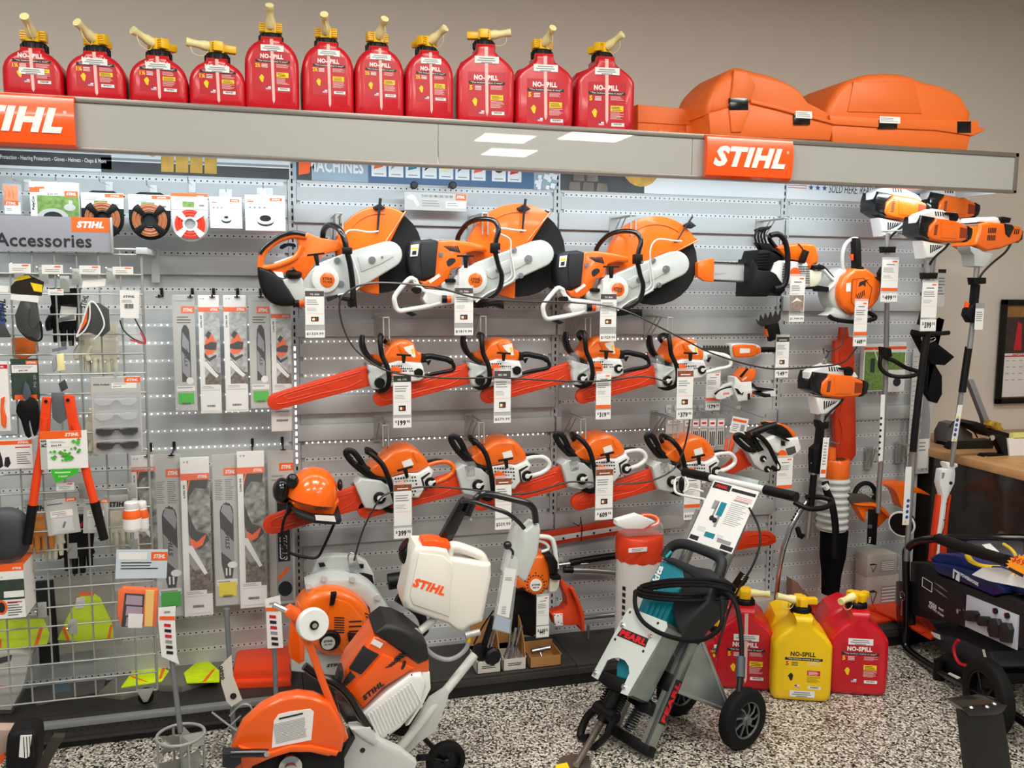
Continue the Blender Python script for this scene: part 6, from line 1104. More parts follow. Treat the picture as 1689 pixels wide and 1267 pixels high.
q=W(1493,860,-.4365);b.prism(Fr(q),[(-.009,-.007),(.009,-.007),(0,.009)],0,.0006,m=YPR);finish(b,'warning_label',o)
price_tag(1519,466,1544,524,'599','price tag reading $599 on the front brush cutter',Y=-.5,pc=(527,546),cents='95')
b=B(mat('webbing_black','#08080a',.85,spec=.2));o=thing('harness',W(1540,665,-.34),'black webbing harness hanging beside the $599 brush cutter','harness');ps(b,-.34,[(1532,560),(1550,545),(1554,528),(1546,525),(1536,545),(1540,600),(1552,620),(1552,650),(1544,665),(1534,662),(1526,650),(1528,600)],-.015,.01,bev=.004);ps(b,-.34,[(1505,550),(1520,548),(1545,570),(1568,588),(1552,602),(1530,600),(1518,575)],-.02,.03,bev=.005);finish(b,'strap',o);b=B(CHR);tb(b,-.38,[(1520,556),(1530,560),(1542,556),(1541,562),(1522,563),(1520,556)],.0025,sm=2);tb(b,-.38,[(1522,571),(1532,566),(1541,562)],.002,sm=0);finish(b,'buckle',o)
# D: pole hedge trimmer
o=thing('pole_hedge_trimmer',W(1550,905,-.3),'pole hedge trimmer, rightmost of the upright group, white gearbox and orange guards','hedge trimmer','trimmers and pole tools at the right end');Z=zz(1420,300,5.758);Y=-.42
part(o,'engine_cover',ORG,Y,Z([(1105,400),(1200,380),(1330,395),(1420,410),(1500,430),(1520,480),(1490,560),(1420,590),(1300,640),(1160,660),(1060,600),(1080,520),(1100,470)]),-.14,.02,.016,0,3)
b=B(INK)
for i in range(5):
    for j in range(2):ps(b,Y,Z([(1180+i*16-j*8,440+j*70),(1190+i*16-j*8,438+j*70),(1186+i*16-j*8,488+j*70),(1176+i*16-j*8,490+j*70)]),.02,.0215)
for i in range(3):ps(b,Y,Z([(1430+i*18,450),(1438+i*18,448),(1430+i*18,500),(1420+i*18,500)]),.02,.0215)
ps(b,Y,Z([(1330,400),(1400,410),(1420,440),(1375,530),(1340,500)]),.018,.026,m=BLG,bev=.003);finish(b,'cover_openings',o,smooth=False)
part(o,'shroud',WHT,Y,Z([(1115,380),(1130,335),(1280,330),(1390,360),(1380,395),(1300,400)]),-.12,.0,.01);part(o,'starter_grip',BLK,Y,Z([(1305,350),(1340,330),(1415,345),(1400,390),(1330,390)]),-.03,.012,.005);part(o,'muffler_cover',BLG,Y,Z([(1500,450),(1530,470),(1520,550),(1480,580),(1460,570),(1490,520)]),-.1,.012,.006)
part(o,'gear_housing',GRW,Y,Z([(1030,610),(1140,640),(1260,690),(1240,700),(1205,790),(1160,810),(1080,800),(1070,690),(1040,660)]),-.08,.004,.01)
b=B(BLK);tb(b,Y-.01,Z([(1425,585),(1370,670),(1250,770),(1160,860),(1125,920)]),.0055);finish(b,'cable',o)
shaft(o,-.4,[(1612,435),(1609,465)],.013);b=B(BLK);ps(b,-.41,[(1600,458),(1622,458),(1622,468),(1602,470)],-.02,.02,bev=.004);finish(b,'clamp',o);part(o,'throttle',BLK,-.4,[(1606,468),(1613,470),(1608,520),(1606,532),(1597,532),(1590,520),(1592,510),(1603,500)],-.02,.02,.006);part(o,'trigger',SGN,-.4,[(1593,497),(1598,500),(1596,507),(1591,507)],-.006,.006)
shaft(o,-.39,[(1605,530),(1599,575)],.0135);b=B(BLK);tb(b,-.38,[(1598,572),(1587,647)],.018,sm=0);finish(b,'foam_grip',o);shaft(o,-.37,[(1586,645),(1569,768)],.0125)
b=B(PAP);ps(b,-.385,[(1580,668),(1588,668),(1578,728),(1569,728)],0,.0006)
for i in range(4):q=W(1579-i*1.3,693+i*8,-.3865);b.prism(Fr(q),[(.009*math.cos(a*PI/6),.009*math.sin(a*PI/6)) for a in range(12)],0,.0006,m=BLUP)
for x,y in ((1574,724),(1580,688)):q=W(x,y,-.3865);b.prism(Fr(q),[(-.009,-.007),(.009,-.007),(0,.009)],0,.0006,m=YPR)
finish(b,'warning_label',o)
Z=zz(1480,660,5.277);Y=-.36;part(o,'gearbox',WHT,Y,Z([(410,545),(430,540),(515,552),(518,578),(492,590),(495,640),(488,720),(440,820),(425,860),(395,1100),(370,1180),(345,1180),(365,1050),(385,880),(385,820),(358,720),(375,605),(430,595),(415,575)]),-.03,.012,.008)
b=B(INK);ps(b,Y,Z(circ(450,718,15,n=12)),.012,.0135);ps(b,Y,Z(circ(415,898,6,n=8)),.012,.0135);ps(b,Y,Z(circ(392,1040,6,n=8)),.012,.0135);ps(b,Y,Z([(375,625),(400,628),(385,680),(370,678)]),.012,.013,m=GIN);finish(b,'screws',o,smooth=False)
b=B(ORD);ps(b,Y+.01,Z([(345,822),(385,828),(360,1000),(340,1300),(310,1400),(280,1400),(300,1180)]),-.01,.008,bev=.003);finish(b,'blade_guard',o);b=B(ORD);ps(b,Y+.01,Z([(440,825),(463,822),(440,1000),(425,1180),(420,1400),(370,1400),(390,1180),(410,1040)]),-.01,.008,bev=.003);finish(b,'blade_guard',o);b=B(WHT);ps(b,Y+.008,Z([(350,1170),(372,1170),(355,1500),(325,1500)]),-.004,.004);finish(b,'blade',o)
p=Pk('price_tag','pale tag on the rightmost upright pole tool','price tag',1607,500,1621,544,-.43,.001,PAP);p.q(0,.8,1,1,GIN).ln(.1,.7,.9,.3,5).done();p=Pk('price_tag','faded tag on the wall behind the $599 brush cutter','price tag',1544,444,1557,506,-.05,.001,PAP);p.q(0,.9,1,1,DGR).ln(.1,.8,.9,.3,6).q(0,.12,1,.3,PAP).done()
b=B(GRM);e=W(1560,375,-.2);o=thing('tool_hanger',(W(1480,380,-.02).x,0,e.z),'grey steel hanger arm carrying the upright trimmers','hanger');b.prism(Fr((W(1485,395,-.05).x,0,e.z),(1,0,0)),[(0,0),(.34,-.04),(.34,-.08),(.3,-.08),(0,-.02)],.02,.03);b.tube([W(1490,382,-.05),W(1560,373,-.5),W(1612,371,-.45)],.005);b.tube([W(1455,381,-.3),W(1500,380,-.35),W(1480,372,-.02)],.004);finish(b,'arm',o)
# deflectors and mowing heads
Z=zz(1270,740,5.758);Y=-.24;o=thing('trimmer_deflector',W(1450,890,Y),'orange deflector with a black blade strip at the foot of the $499 trimmer','deflector')
b=B(ORG);ps(b,Y,Z([(820,545),(900,520),(980,512),(1060,550),(1110,600),(1133,640),(1120,665),(1040,750),(1010,720),(990,600),(920,600),(912,705),(870,640)]),-.05,.0,bev=.008);ps(b,Y,Z([(980,512),(1060,550),(1133,640),(1120,665),(1040,590),(970,545),(870,540),(800,530)]),-.08,.02,bev=.006);finish(b,'deflector',o)
b=B(BLK);ps(b,Y,Z([(920,570),(1010,575),(990,912),(908,895)]),.01,.016,bev=.001);finish(b,'blade',o);b=B(SIL);q=W(*Z([(945,738)])[0],Y-.016);b.cyl(q,q-Vector((0,.008,0)),.011,n=12);finish(b,'bolt',o);b=B(PAP);f2=Fr(W(*Z([(948,868)])[0],Y-.0165),(0,0,1),(-1,0,0));b.text(f2,'953',0,0,w=.03,h=.013,m=PAP,bold=.02);finish(b,'marking',o)
o=thing('edger_wheel',W(1423,845,-.2),'grey spoked wheel with a metal bracket beside the orange deflector','wheel');b=B(RUB);c=W(*Z([(900,440)])[0],-.2);b.tube([c+Vector((.062*math.cos(a),0,.062*math.sin(a))) for a in [2*PI*i/30 for i in range(30)]],.012,closed=True);finish(b,'tyre',o)
b=B(GRM)
for i in range(5):a=2*PI*i/5;b.tube([c,c+Vector((.055*math.cos(a),0,.055*math.sin(a)))],.006)
b.cyl(c+Vector((0,-.016,0)),c+Vector((0,.01,0)),.018);finish(b,'spokes',o);b=B(mat('bracket_olive','#55564e',.4,.5));ps(b,-.215,Z([(730,420),(800,425),(900,430),(1000,500),(1020,525),(900,520),(735,520)]),-.005,.01,bev=.004);finish(b,'bracket',o)
Y=-.2;o=thing('trimmer_deflector',W(1490,830,Y),'smooth orange deflector behind the front brush cutter shaft','deflector');part(o,'deflector',ORG,Y,Z([(1060,340),(1150,318),(1280,318),(1330,350),(1400,370),(1500,425),(1520,445),(1420,425),(1340,430),(1330,500),(1270,570),(1240,530),(1200,420),(1130,360)]),-.06,.0,.012,2,3)
o=thing('mowing_head',W(1487,878,-.3),'black and chrome mowing head facing left on the brush cutter shaft','mowing head');c=W(*Z([(1275,700)])[0],-.32);ax=Vector((-.85,-.5,-.1));b=B(BLK);b.lathe(c,ax,[(.02,-.04),(.045,-.02),(.06,0),(.062,.03),(.058,.04),(.0,.04)],n=32);finish(b,'spool_case',o);b=B(PAP);b.lathe(c+ax.normalized()*.03,ax,[(.066,0),(.068,.004),(.066,.008)],n=32);finish(b,'rim',o);b=B(CHR);b.lathe(c-ax.normalized()*.02,-ax,[(.04,0),(.035,.016),(.018,.03),(.012,.06)],n=24);finish(b,'hub',o)
# --- wall packs behind the trimmers
p=Pk('blade_box','grass printed box behind the $499 trimmer shaft','box',1422,568,1459,646,-.06,.03,PAP,part='carton');p.q(0,.88,1,.94,OIN).q(.05,.02,1,.84,GRS).q(.3,.4,.5,.7,PGR).pg([(.4,.9),(.45,.9),(.8,.45),(.75,.45)],PAP).done()
p=Pk('blade_box','white box with a small black disc behind the loop handle','box',1459,565,1491,647,-.05,.03,PAP,part='carton');p.q(0,.86,1,.92,OIN).q(.1,.45,.95,.8,GRS).tv('FC 40',.1,.12,.14,.16,INK,.04).pg([(.6+.2*math.cos(a*PI/8),.2+.09*math.sin(a*PI/8)) for a in range(16)],INK).done()
p=Pk('long_bar_pack','tall grey pack behind the black grip of the brush cutter','guide bar pack',1510,600,1531,782,-.04,.006,GPK);p.q(.1,.02,.9,.98,SNW).pg([(.2,.3),(.9,.05),(.9,.5),(.3,.95)],GIN).q(.1,.05,.9,.32,PAP).ln(.15,.3,.8,.2,3).done()
p=Pk('long_bar_pack','pale ruled pack edge left of the brush cutter grip','guide bar pack',1496,575,1506,770,-.03,.004,PAP);p.ln(.1,.95,.9,.05,22,GIN,.1).done()
# --- single trimmer with its strap, vacuum tube
o=thing('grass_trimmer',W(1338,890,-.24),'grass trimmer hung low with a padlocked cable on its starter','grass trimmer','trimmers and pole tools at the right end');t=power_head(o,None,-.3,1)
shaft(o,-.3,[(1357,683),(1354,700)],.012);Z=zz(1290,580,5.76);b=B(BLK);ps(b,-.3,Z([(325,655),(350,650),(370,670),(425,670),(420,725),(385,735),(375,900),(350,1040),(340,1160),(280,1160),(275,1000),(280,920),(330,880),(345,735),(328,700)]),-.025,.02,bev=.006);finish(b,'throttle',o)
b=B(BLK);tb(b,-.3,[(1343,775),(1337,838)],.017,sm=0);finish(b,'foam_grip',o);b=B(SIL);tb(b,-.3,[(1344,762),(1343,766)],.02,sm=0);tb(b,-.3,[(1341,779),(1341,782)],.02,sm=0);finish(b,'clip',o);shaft(o,-.28,[(1336,838),(1331,888)],.0145);b=B(RUB);ps(b,-.29,[(1313,872),(1318,869),(1321,880),(1326,881),(1326,884),(1321,889),(1317,887)],-.01,.01,bev=.002);finish(b,'wing_screw',o)
b=B(BLK);tb(b,-.3,[(1310,828,-.36),(1330,838,-.4),(1352,839,-.4),(1372,832,-.36),(1368,824,-.32),(1350,820,-.3),(1330,820,-.3)],.013);finish(b,'loop_handle',o)
p=Pk('price_tag','narrow tag seen edge on beside the low hung trimmer grip','price tag',1352,722,1362,788,-.34,.001,PAP,roll=-3);p.q(.1,.1,.9,.2,OIN).ln(.2,.9,.8,.3,8).done()
o=thing('vacuum_tube',W(1377,975,-.15),'ribbed pale vacuum tube with an orange collar and long black bag','leaf vacuum');Z=zz(1270,740,5.758);Y=-.16
b=B(ORG);a=W(1376,787,Y);z1=W(1376,757,Y).z;b.lathe(a,(0,0,1),[(.072,0),(.074,.02),(.074,z1-a.z-.01),(.069,z1-a.z)],n=36);b.lathe((a.x-.03,a.y,z1),(0,0,1),[(.03,0),(.026,.06)],n=20);finish(b,'collar',o)
b=B(INK);
for i in range(7):b.box(FY(Y-.0,a.x,z1),(-.056+i*.017,.0005,-.056+abs(i-3)*.01),(-.046+i*.017,.0015,.056-abs(i-3)*.01))
finish(b,'grille',o,smooth=False)
b=B(GRW);z0=W(1376,873,Y).z;H=a.z-z0;prof=[(.072,0)]
for i in range(8):prof+=[(.072,H*(i+.15)/8),(.081,H*(i+.4)/8),(.081,H*(i+.6)/8),(.072,H*(i+.85)/8)]
b.lathe((a.x,Y,z0),(0,0,1),prof+[(.072,H)],n=36);finish(b,'ribbed_tube',o)
b=B(mat('bag_black','#050506',.9,spec=.15));z2=W(1380,978,Y).z;b.lathe((a.x+.01,Y,z2),(.02,0,1),[(.045,0),(.05,(z0-z2)*.3),(.066,(z0-z2)*.6),(.07,z0-z2-.005)],n=28);finish(b,'catcher_bag',o)
b=B(BLK);tb(b,Y-.12,[(1361,795),(1364,812),(1372,830),(1378,870),(1378,920)],.02,flat=.6);finish(b,'bag_strap',o);b=B(WHT);tb(b,Y-.13,[(1360,800),(1364,806)],.016,sm=0);finish(b,'strap_cuff',o)
hook(1385,733,-.16,'wire hook above the vacuum tube collar')
# curved shaft with orange head
o=thing('curved_shaft_trimmer',W(1270,1012,-.3),'curved bright shaft trimmer standing with an orange head on the shelf','grass trimmer');shaft(o,-.3,[(1330,828),(1318,845),(1303,872),(1292,905),(1284,945),(1280,985),(1276,1012)],.0125,CHR)
b=B(BLK);f2=FY(-.314)
for i in range(5):q=W(1318-i*3,838+i*5,-.314);b.prism(Fr(q),[(.006*math.cos(a*PI/4),.006*math.sin(a*PI/4)) for a in range(8)],0,.0006)
finish(b,'shaft_print',o,smooth=False);b=B(OIN);q=W(1275,1025,-.3);b.lathe(q-Vector((0,0,.03)),(0,0,1),[(.05,-.01),(.06,.0),(.055,.02),(.03,.035),(.024,.05)],n=26,m=ORG);ps(b,-.3,[(1232,1008),(1262,1012),(1262,1020),(1240,1016)],-.03,.03,m=ORG);finish(b,'head',o)
# boxes and covers at the right end of the deck
def deck_box(label,x0,x1,y0,y1,Y,d,marks,zb=None,yaw=0,m=None):
    a=W(x0,y1,Y);c=W(x1,y1,Y);zb=.0935 if zb is None else zb;z1=W((x0+x1)/2,y0,Y).z;o=thing('cardboard_box',((a.x+c.x)/2,Y+d/2,zb),label,'box',None);f=Fr((a.x,Y,zb),(math.cos(yaw),math.sin(yaw),0));w=c.x-a.x;h=z1-zb;b=B(m or mat('box_white_grey','#b5aea5',.7));b.box(f,(0,0,-d),(w,h,0),bev=.002);finish(b,'carton',o);b=B(INK);marks(b,f,w,h);finish(b,'print',o,smooth=False);return o,z1
def mk1(b,f,w,h):
    b.quad(f,w*.45,h*.2,w*.92,h*.7,.0025,GIN);b.lines(f,w*.47,h*.68,w*.9,h*.22,5,PAP,w=.003,ragged=0);b.prism(f,[(w*.06,h*.6),(w*.12,h*.5),(w*.2,h*.2),(w*.32,h*.55),(w*.2,h*.62)],.0022,.003,m=INK);b.prism(f,[(w*.1,h*.55),(w*.2,h*.28),(w*.29,h*.54)],.003,.0034,m=MATS['box_white_grey'])
o1,zt1=deck_box('lower of two stacked pale cartons on the shelf at the right',1428,1480,950,1000,-.14,.1,mk1);o2,_=deck_box('upper of two stacked pale cartons on the shelf at the right',1430,1478,915,947,-.14,.1,mk1,zb=zt1+.0005)
deck_box('flat pale box lying behind the hammer cart',1245,1282,990,1005,-.1,.15,lambda b,f,w,h:b.text(f,'STIHL',w*.7,h*.5,w=w*.3,h=h*.3,m=OIN,bold=.04,wz=.0025))
def flatcover(label,pts,z,h):o,b,f=lying('bar_scabbard',label,'bar cover',pts,h,ORD,'orange covers lying on the shelf',z=z,bev=.006);q=[G(x,y,z+h) for x,y in pts];c=sum(q,Vector())/len(q);b.tube([c+(p_-c)*.75+Vector((0,0,.001)) for p_ in q],.003,closed=True,n=6);finish(b,'cover',o)
flatcover('orange bar cover lying flat behind the yellow fuel can',[(1311,993),(1330,985),(1430,980),(1475,982),(1470,1008),(1340,1012),(1315,1003)],.0935,.02)
flatcover('orange bar cover lying across the others at the right',[(1425,985),(1440,978),(1480,988),(1530,1025),(1550,1050),(1535,1056),(1480,1025),(1432,1004)],.116,.018)
flatcover('orange bar cover under the others on the shelf',[(1340,1014),(1480,1008),(1500,1022),(1440,1030),(1350,1028)],.0935,.02)
o=thing('brown_packing_bag',W(1310,995,-.1),'crumpled brown packing bag on the shelf behind the yellow can','packing bag');part(o,'bag',mat('bag_brown','#8a6654',.5,bump=.6),-.1,[(1306,955),(1318,962),(1330,978),(1338,985),(1328,992),(1330,1007),(1308,1007),(1306,980)],-.05,.0,.012)
# wide orange scabbard end and blade low behind the hammer cart, hedge trimmer blade, pole parts
o=thing('bar_scabbard',W(1250,905,-.1),'orange bar cover end sticking out right of the hammer cart beam','bar cover');b=B(ORD);ps(b,-.1,[(1205,885),(1230,878),(1270,877),(1280,885),(1279,895),(1268,900),(1235,904),(1205,910)],-.02,.006,bev=.005);tb(b,-.108,[(1235,884),(1262,882),(1272,888),(1262,895),(1230,898)],.002,sm=3);finish(b,'cover',o)
# --- wall behind: frame with calendar, counter and its clutter
Yw=.405;o=thing('framed_board',W(1670,668,Yw),'black framed cork board with a calendar, cut by the right photo edge','picture frame');fr=T(Yw,[(1651,494),(1760,503),(1752,670),(1640,666)]);b=B(BLK);inn=[(x+(.035 if i in (0,3) else -.035),z+(-.035 if i<2 else .035)) for i,(x,z) in enumerate(fr)]
x0,x1=fr[0][0],fr[1][0];z0,z1=fr[3][1],fr[0][1];f=FY(Yw)
for a in [(x0,z0,x0+.035,z1),(x1-.035,z0,x1,z1),(x0,z0,x1,z0+.035),(x0,z1-.035,x1,z1)]:b.box(f,(a[0],a[1],0),(a[2],a[3],.025),bev=.004)
finish(b,'frame',o);b=B(mat('cork','#9a6f45',.8,noise=.2));b.box(f,(x0+.035,z0+.035,0),(x1-.035,z1-.035,.006));finish(b,'cork_board',o)
o=thing('wall_calendar',W(1680,650,Yw-.01),'wall calendar headed SEPTEMBER with a dark photo above','calendar');P0=W(1660,523,Yw-.01);P1=W(1740,660,Yw-.01);zm=W(1665,583,Yw-.01).z;f=FY(Yw-.008);b=B(PAP);b.box(f,(P0.x,P1.z+.03,0),(P1.x,P0.z,.003));b.quad(f,P0.x,zm,P1.x,P0.z,.0035,mat('photo_dark','#3a2a2a',.5,noise=.5,nscale=20));b.prism(f,[(P0.x+.07,zm+.02),(P0.x+.13,zm+.02),(P0.x+.12,P0.z-.04),(P0.x+.09,P0.z-.03)],.0035,.004,m=REDP);b.quad(f,P0.x,zm-.022,P1.x,zm-.014,.0036,REDP)
b.text(f,'SEPTEMBER',P0.x+.15,zm-.008,w=.17,h=.012,m=REDP,bold=.03,wz=.0038)
for i in range(4):
    for j in range(5):b.lines(f,P0.x+.02+j*.05,zm-.04-i*.04,P0.x+.05+j*.05,zm-.05-i*.04,1,GIN,w=.0036)
finish(b,'pages',o,smooth=False)
CT=.95;o=thing('counter',(4.2,-.1,0),'sales counter with a wooden top and a glossy dark front at the right','counter');b=B(WOOD);f=Fr((3.375,0,0));b.box(FY(0),(3.375,CT-.045,-.4),(5.4,CT,.7),bev=.005);finish(b,'worktop',o);b=B(mat('counter_dark','#2a2320',.22,noise=.3,nscale=5,coat=.3));b.box(FY(0),(3.4,0,-.4),(5.38,CT-.045,.68));finish(b,'cabinet',o)
def ct(px,py):return G(px,py,CT)
o=thing('laptop',ct(1640,745),'open laptop seen edge on at the back of the counter','laptop');c=W(1620,700,-.1);b=B(GRM);ps(b,-.1,[(1598,628),(1606,626),(1635,700),(1636,712),(1626,706),(1622,690)],-.03,.0,bev=.002,m=mat('laptop_grey','#8c9094',.4,.3));finish(b,'screen',o);b=B(BLK);ps(b,-.1,[(1604,700),(1612,696),(1640,708),(1668,716),(1668,722),(1640,722),(1606,706)],-.12,.0,bev=.003);finish(b,'base',o)
o=thing('document_stand',ct(1650,752),'black stand with round joints holding white papers on the counter','stand');Y=-.3;b=B(BLK);ps(b,Y,[(1632,716),(1650,718),(1662,722),(1662,752),(1620,760),(1618,755),(1616,752),(1620,748),(1650,748),(1640,728)],-.02,.02,bev=.003);ps(b,Y,[(1560,738),(1568,728),(1630,727),(1640,732),(1638,740),(1566,742)],-.02,.0,bev=.003);finish(b,'arm',o);b=B(CHR);q=W(1635,722,Y-.021);b.cyl(q,q-Vector((0,.01,0)),.014);q=W(1624,755,Y-.021);b.cyl(q,q-Vector((0,.008,0)),.01);finish(b,'joint',o)
b=B(PAP);ps(b,Y,[(1655,722),(1688,720),(1690,765),(1660,766)],.02,.03);ps(b,Y,[(1665,714),(1700,712),(1700,721),(1664,722)],.0,.03,m=mat('note_yellow','#dfe08a',.6));finish(b,'paper',o)
o=thing('clear_case',ct(1580,735),'dark glossy camera case with a strap on the counter corner','case');part(o,'body',mat('case_smoke','#5a5a5c',.3),.0,[(1562,735),(1562,715),(1570,700),(1582,697),(1605,715),(1608,735)],-.1,.0,.012);b=B(BLK);tb(b,-.02,[(1566,705),(1575,695),(1590,700),(1606,712),(1612,722)],.004);ps(b,.0,[(1560,738),(1562,730),(1640,726),(1640,736),(1600,739)],-.08,.01,bev=.003);finish(b,'strap',o)
o=thing('yellow_packet',ct(1645,715),'small black and yellow packet beside the laptop','packet');part(o,'packet',mat('packet_yellow','#b08a30',.5,noise=.6,nscale=40),-.25,[(1634,702),(1638,694),(1652,698),(1652,704),(1660,712),(1640,708)],-.05,.0,.004)
# trimmed hooks and small wall things
for x,y,l in [(1435,500,'white wire bracket below the left of the $499 trimmer'),(1450,745,'clear bracket left of the trimmer label'),(1500,735,'clear bracket right of the trimmer label'),(1365,665,'wire bracket left of the low hung trimmer')]:bracket(x,y,-.1,l,drop=.05)
# ================================================================ THINGS ON THE FLOOR AND LOW ON THE DISPLAY
def R3(px,py,p0,n):  # the point seen at a place of the photograph on the plane through p0 with normal n
    d=FW*FPX+RT*(px-844.5)-UP*(py-633.5);o=Vector((CX,CY,CZ));return o+d*((Vector(p0)-o).dot(n)/d.dot(n))
def TF(f,pts,w=0):
    out=[]
    for x,y in pts:q=R3(x,y,f.p(0,0,w),f.n)-f.o;out.append((q.dot(f.x),q.dot(f.z)))
    return out
def pf(b,f,pts,w0,w1,m=None,bev=0,seg=2,sm=0):  # prism traced on the plane of a slanted frame at its front depth
    P_=TF(f,pts,w1)
    if sm:P_=[(q.x,q.y) for q in crom([Vector((a,c,0)) for a,c in P_],sm,True)]
    b.prism(f,P_,w0,w1,m,bev,seg);return b
def fpart(o,name,m,f,pts,w0,w1,bev=0,seg=2,sm=0):return finish(pf(B(m),f,pts,w0,w1,None,bev,seg,sm),name,o)
def FP(f,x,y,w=0):return R3(x,y,f.p(0,0,w),f.n)
def wheel(o,c,ax,R_,wd,hub=GRM,name='wheel',spokes=9,tread=True,rim=.62):
    ax=Vector(ax).normalized();b=B(RUB);r=R_
    b.lathe(Vector(c)-ax*wd/2,ax,[(r*rim,0),(r*.86,0),(r*.96,wd*.1),(r,wd*.25),(r,wd*.75),(r*.96,wd*.9),(r*.86,wd),(r*rim,wd),(r*rim,0)],n=40,cap=False)
    if tread:
        for k in (.35,.5,.65):b.lathe(Vector(c)-ax*wd*(.5-k)-ax*.001,ax,[(r*.98,0),(r*1.006,0),(r*1.006,.003),(r*.98,.003)],n=40,cap=False)
    t=finish(b,name,o);b=B(hub);u=ax.orthogonal().normalized();v=ax.cross(u)
    for k in range(spokes):a=2*PI*k/spokes;d=u*math.cos(a)+v*math.sin(a);e=u*math.cos(a+.35)+v*math.sin(a+.35);b.tube([Vector(c)+ax*wd*.35,Vector(c)+ax*wd*.4+(d+e)*r*rim*.3,Vector(c)+ax*wd*.3+e*r*rim*.95],r*.035,n=6)
    b.lathe(Vector(c)-ax*wd*.1,ax,[(r*.2,0),(r*.2,wd*.5),(r*.12,wd*.62),(r*.12,wd*.75)],n=20)
    b.tube([Vector(c)+ax*wd*.36+(u*math.cos(a)+v*math.sin(a))*r*rim*.97 for a in [2*PI*k/36 for k in range(36)]],r*.045,closed=True,n=8)
    b.lathe(Vector(c)-ax*wd*.3,ax,[(r*rim,0),(r*rim,wd*.05)],n=32,m=DGR)
    g=finish(b,'hub',o);return t
# --- fuel cans on the floor
g0=G(1230,1150);fuel_can((g0.x+.02,g0.y+.05,0),.265,.38,.34,2,78,'large red fuel can on the floor, partly behind the cart wheel','fuel cans on the floor',yaw=-.42,tip=.05,sticker=.66)
g0=G(1322,1160);fuel_can((g0.x,g0.y,0),.255,.385,.34,2,-82,'yellow fuel can on the floor between the two red ones','fuel cans on the floor',red=False,yaw=-.4,tip=.2,sticker=.1,strip=False)
g0=G(1415,1150);fuel_can((g0.x,g0.y,0),.255,.385,.34,2,-52,'rightmost red fuel can on the floor beside the generator','fuel cans on the floor',yaw=-.4,tip=-.12,sticker=.66,strip=False)
g0=G(1190,1140);fuel_can((g0.x,g0.y+.02,0),.14,.25,.18,0,70,'small red fuel can half hidden behind the cart bracket','fuel cans on the floor',yaw=-.3,tip=.1,sticker=.8)
# --- hammer cart
AX=Vector((.34,-.94,0)).normalized();EE=Vector((.94,.34,0)).normalized();th=math.radians(31);S_=EE*math.sin(th)+Vector((0,0,1))*math.cos(th)
P0=G(1063,1236,.05);fh=Fr(P0,AX,S_)  # u along the axle towards the viewer, v up the beams
o=thing('hammer_cart',(P0.x+.1,P0.y,0),'two wheeled steel cart holding a teal demolition hammer, leaning back','tool cart')
def beam(pts_px,name,du):pass
Lb=(R3(1250,868,fh.o,fh.n)-fh.o).dot(fh.z)
for u,nm in ((0,'beam'),(-.2,'beam')):
    b=B(STL);b.box(fh,(u-.012,0,-.045),(u+.012,Lb,.0),bev=.002);b.box(fh,(u-.03,0,-.004),(u+.012,Lb,.0));finish(b,nm,o)
for q_ in ((-.22,-.02,.02,.02),(-.2,.23,.0,.3),(-.2,.6,.0,.65)):b=B(BLK);b.box(fh,(q_[0],q_[1],-.045),(q_[2],q_[3],.002),bev=.003);finish(b,'cross_plate',o)
b=B(MATS['can_label_red'] if 'can_label_red' in MATS else REDP);q=fh.p(.0125,.2,-.022);f2=Fr(q,fh.z,AX.cross(fh.z)*-1);f2=Fr(q,fh.z,fh.n);
b=B(INK);b.prism(Fr(q,fh.z,fh.n),[(-.09,-.02),(.09,-.02),(.09,.02),(-.09,.02)],-.001,.0012);ff=Fr(q,fh.z,fh.n);sgn=1 if ff.n.dot(AX)>0 else -1
if sgn<0:ff=Fr(q,fh.z,-fh.n)
b.text(ff,'PEARL',0,0,w=.165,h=.028,m=mat('pearl_red','#e01822',.4),bold=.06,shear=.1,wz=.0016);finish(b,'side_sticker',o)
# carriage with the maker's plate
fpl=Fr(fh.p(0,0,.13),AX,S_);PL=mat('zinc_plate','#dde6e1',.35,.2,noise=.05,nscale=6)
Z=zz(900,1000,4.745)
b=B(PL);pf(b,fpl,Z([(655,12),(740,42),(945,122),(952,160),(640,700),(585,680),(655,525),(650,470),(620,425),(570,402),(520,408),(480,425),(405,575),(358,545),(620,60)]),-.004,0);finish(b,'front_plate',o)
b=B(PL);pf(b,fpl,Z([(925,118),(948,128),(955,165),(680,700),(635,705),(900,180)]),-.1,-.001,m=STL);finish(b,'side_plate',o)
b=B(CHR)
for x,y in ((602,148),(822,235),(392,522),(615,632)):q=FP(fpl,*Z([(x,y)])[0],0);b.cyl(q,q+fpl.n*.006,.011,n=6);b.cyl(q,q+fpl.n*.01,.007,n=12)
finish(b,'plate_bolt',o);b=B(INK)
for x,y in ((660,48),(879,133),(544,260),(764,353)):q=FP(fpl,*Z([(x,y)])[0],0);b.cyl(q,q+fpl.n*.0006,.006,n=12)
finish(b,'bolt_hole',o)
qs=[FP(fpl,*p_,0) for p_ in Z([(556,230),(780,325),(808,255),(600,170)])];b=B(INK);b.face([b.bm.verts.new(q+fpl.n*.0006) for q in qs]);c=sum(qs,Vector())/4;xd=(qs[1]-qs[0]).normalized();b.text(Fr(c+fpl.n*.001,xd,qs[3]-qs[0]),'PEARL',0,0,w=(qs[1]-qs[0]).length*.9,h=(qs[3]-qs[0]).length*.7,m=MATS['pearl_red'],bold=.06,shear=.1,wz=0);finish(b,'brand_sticker',o)
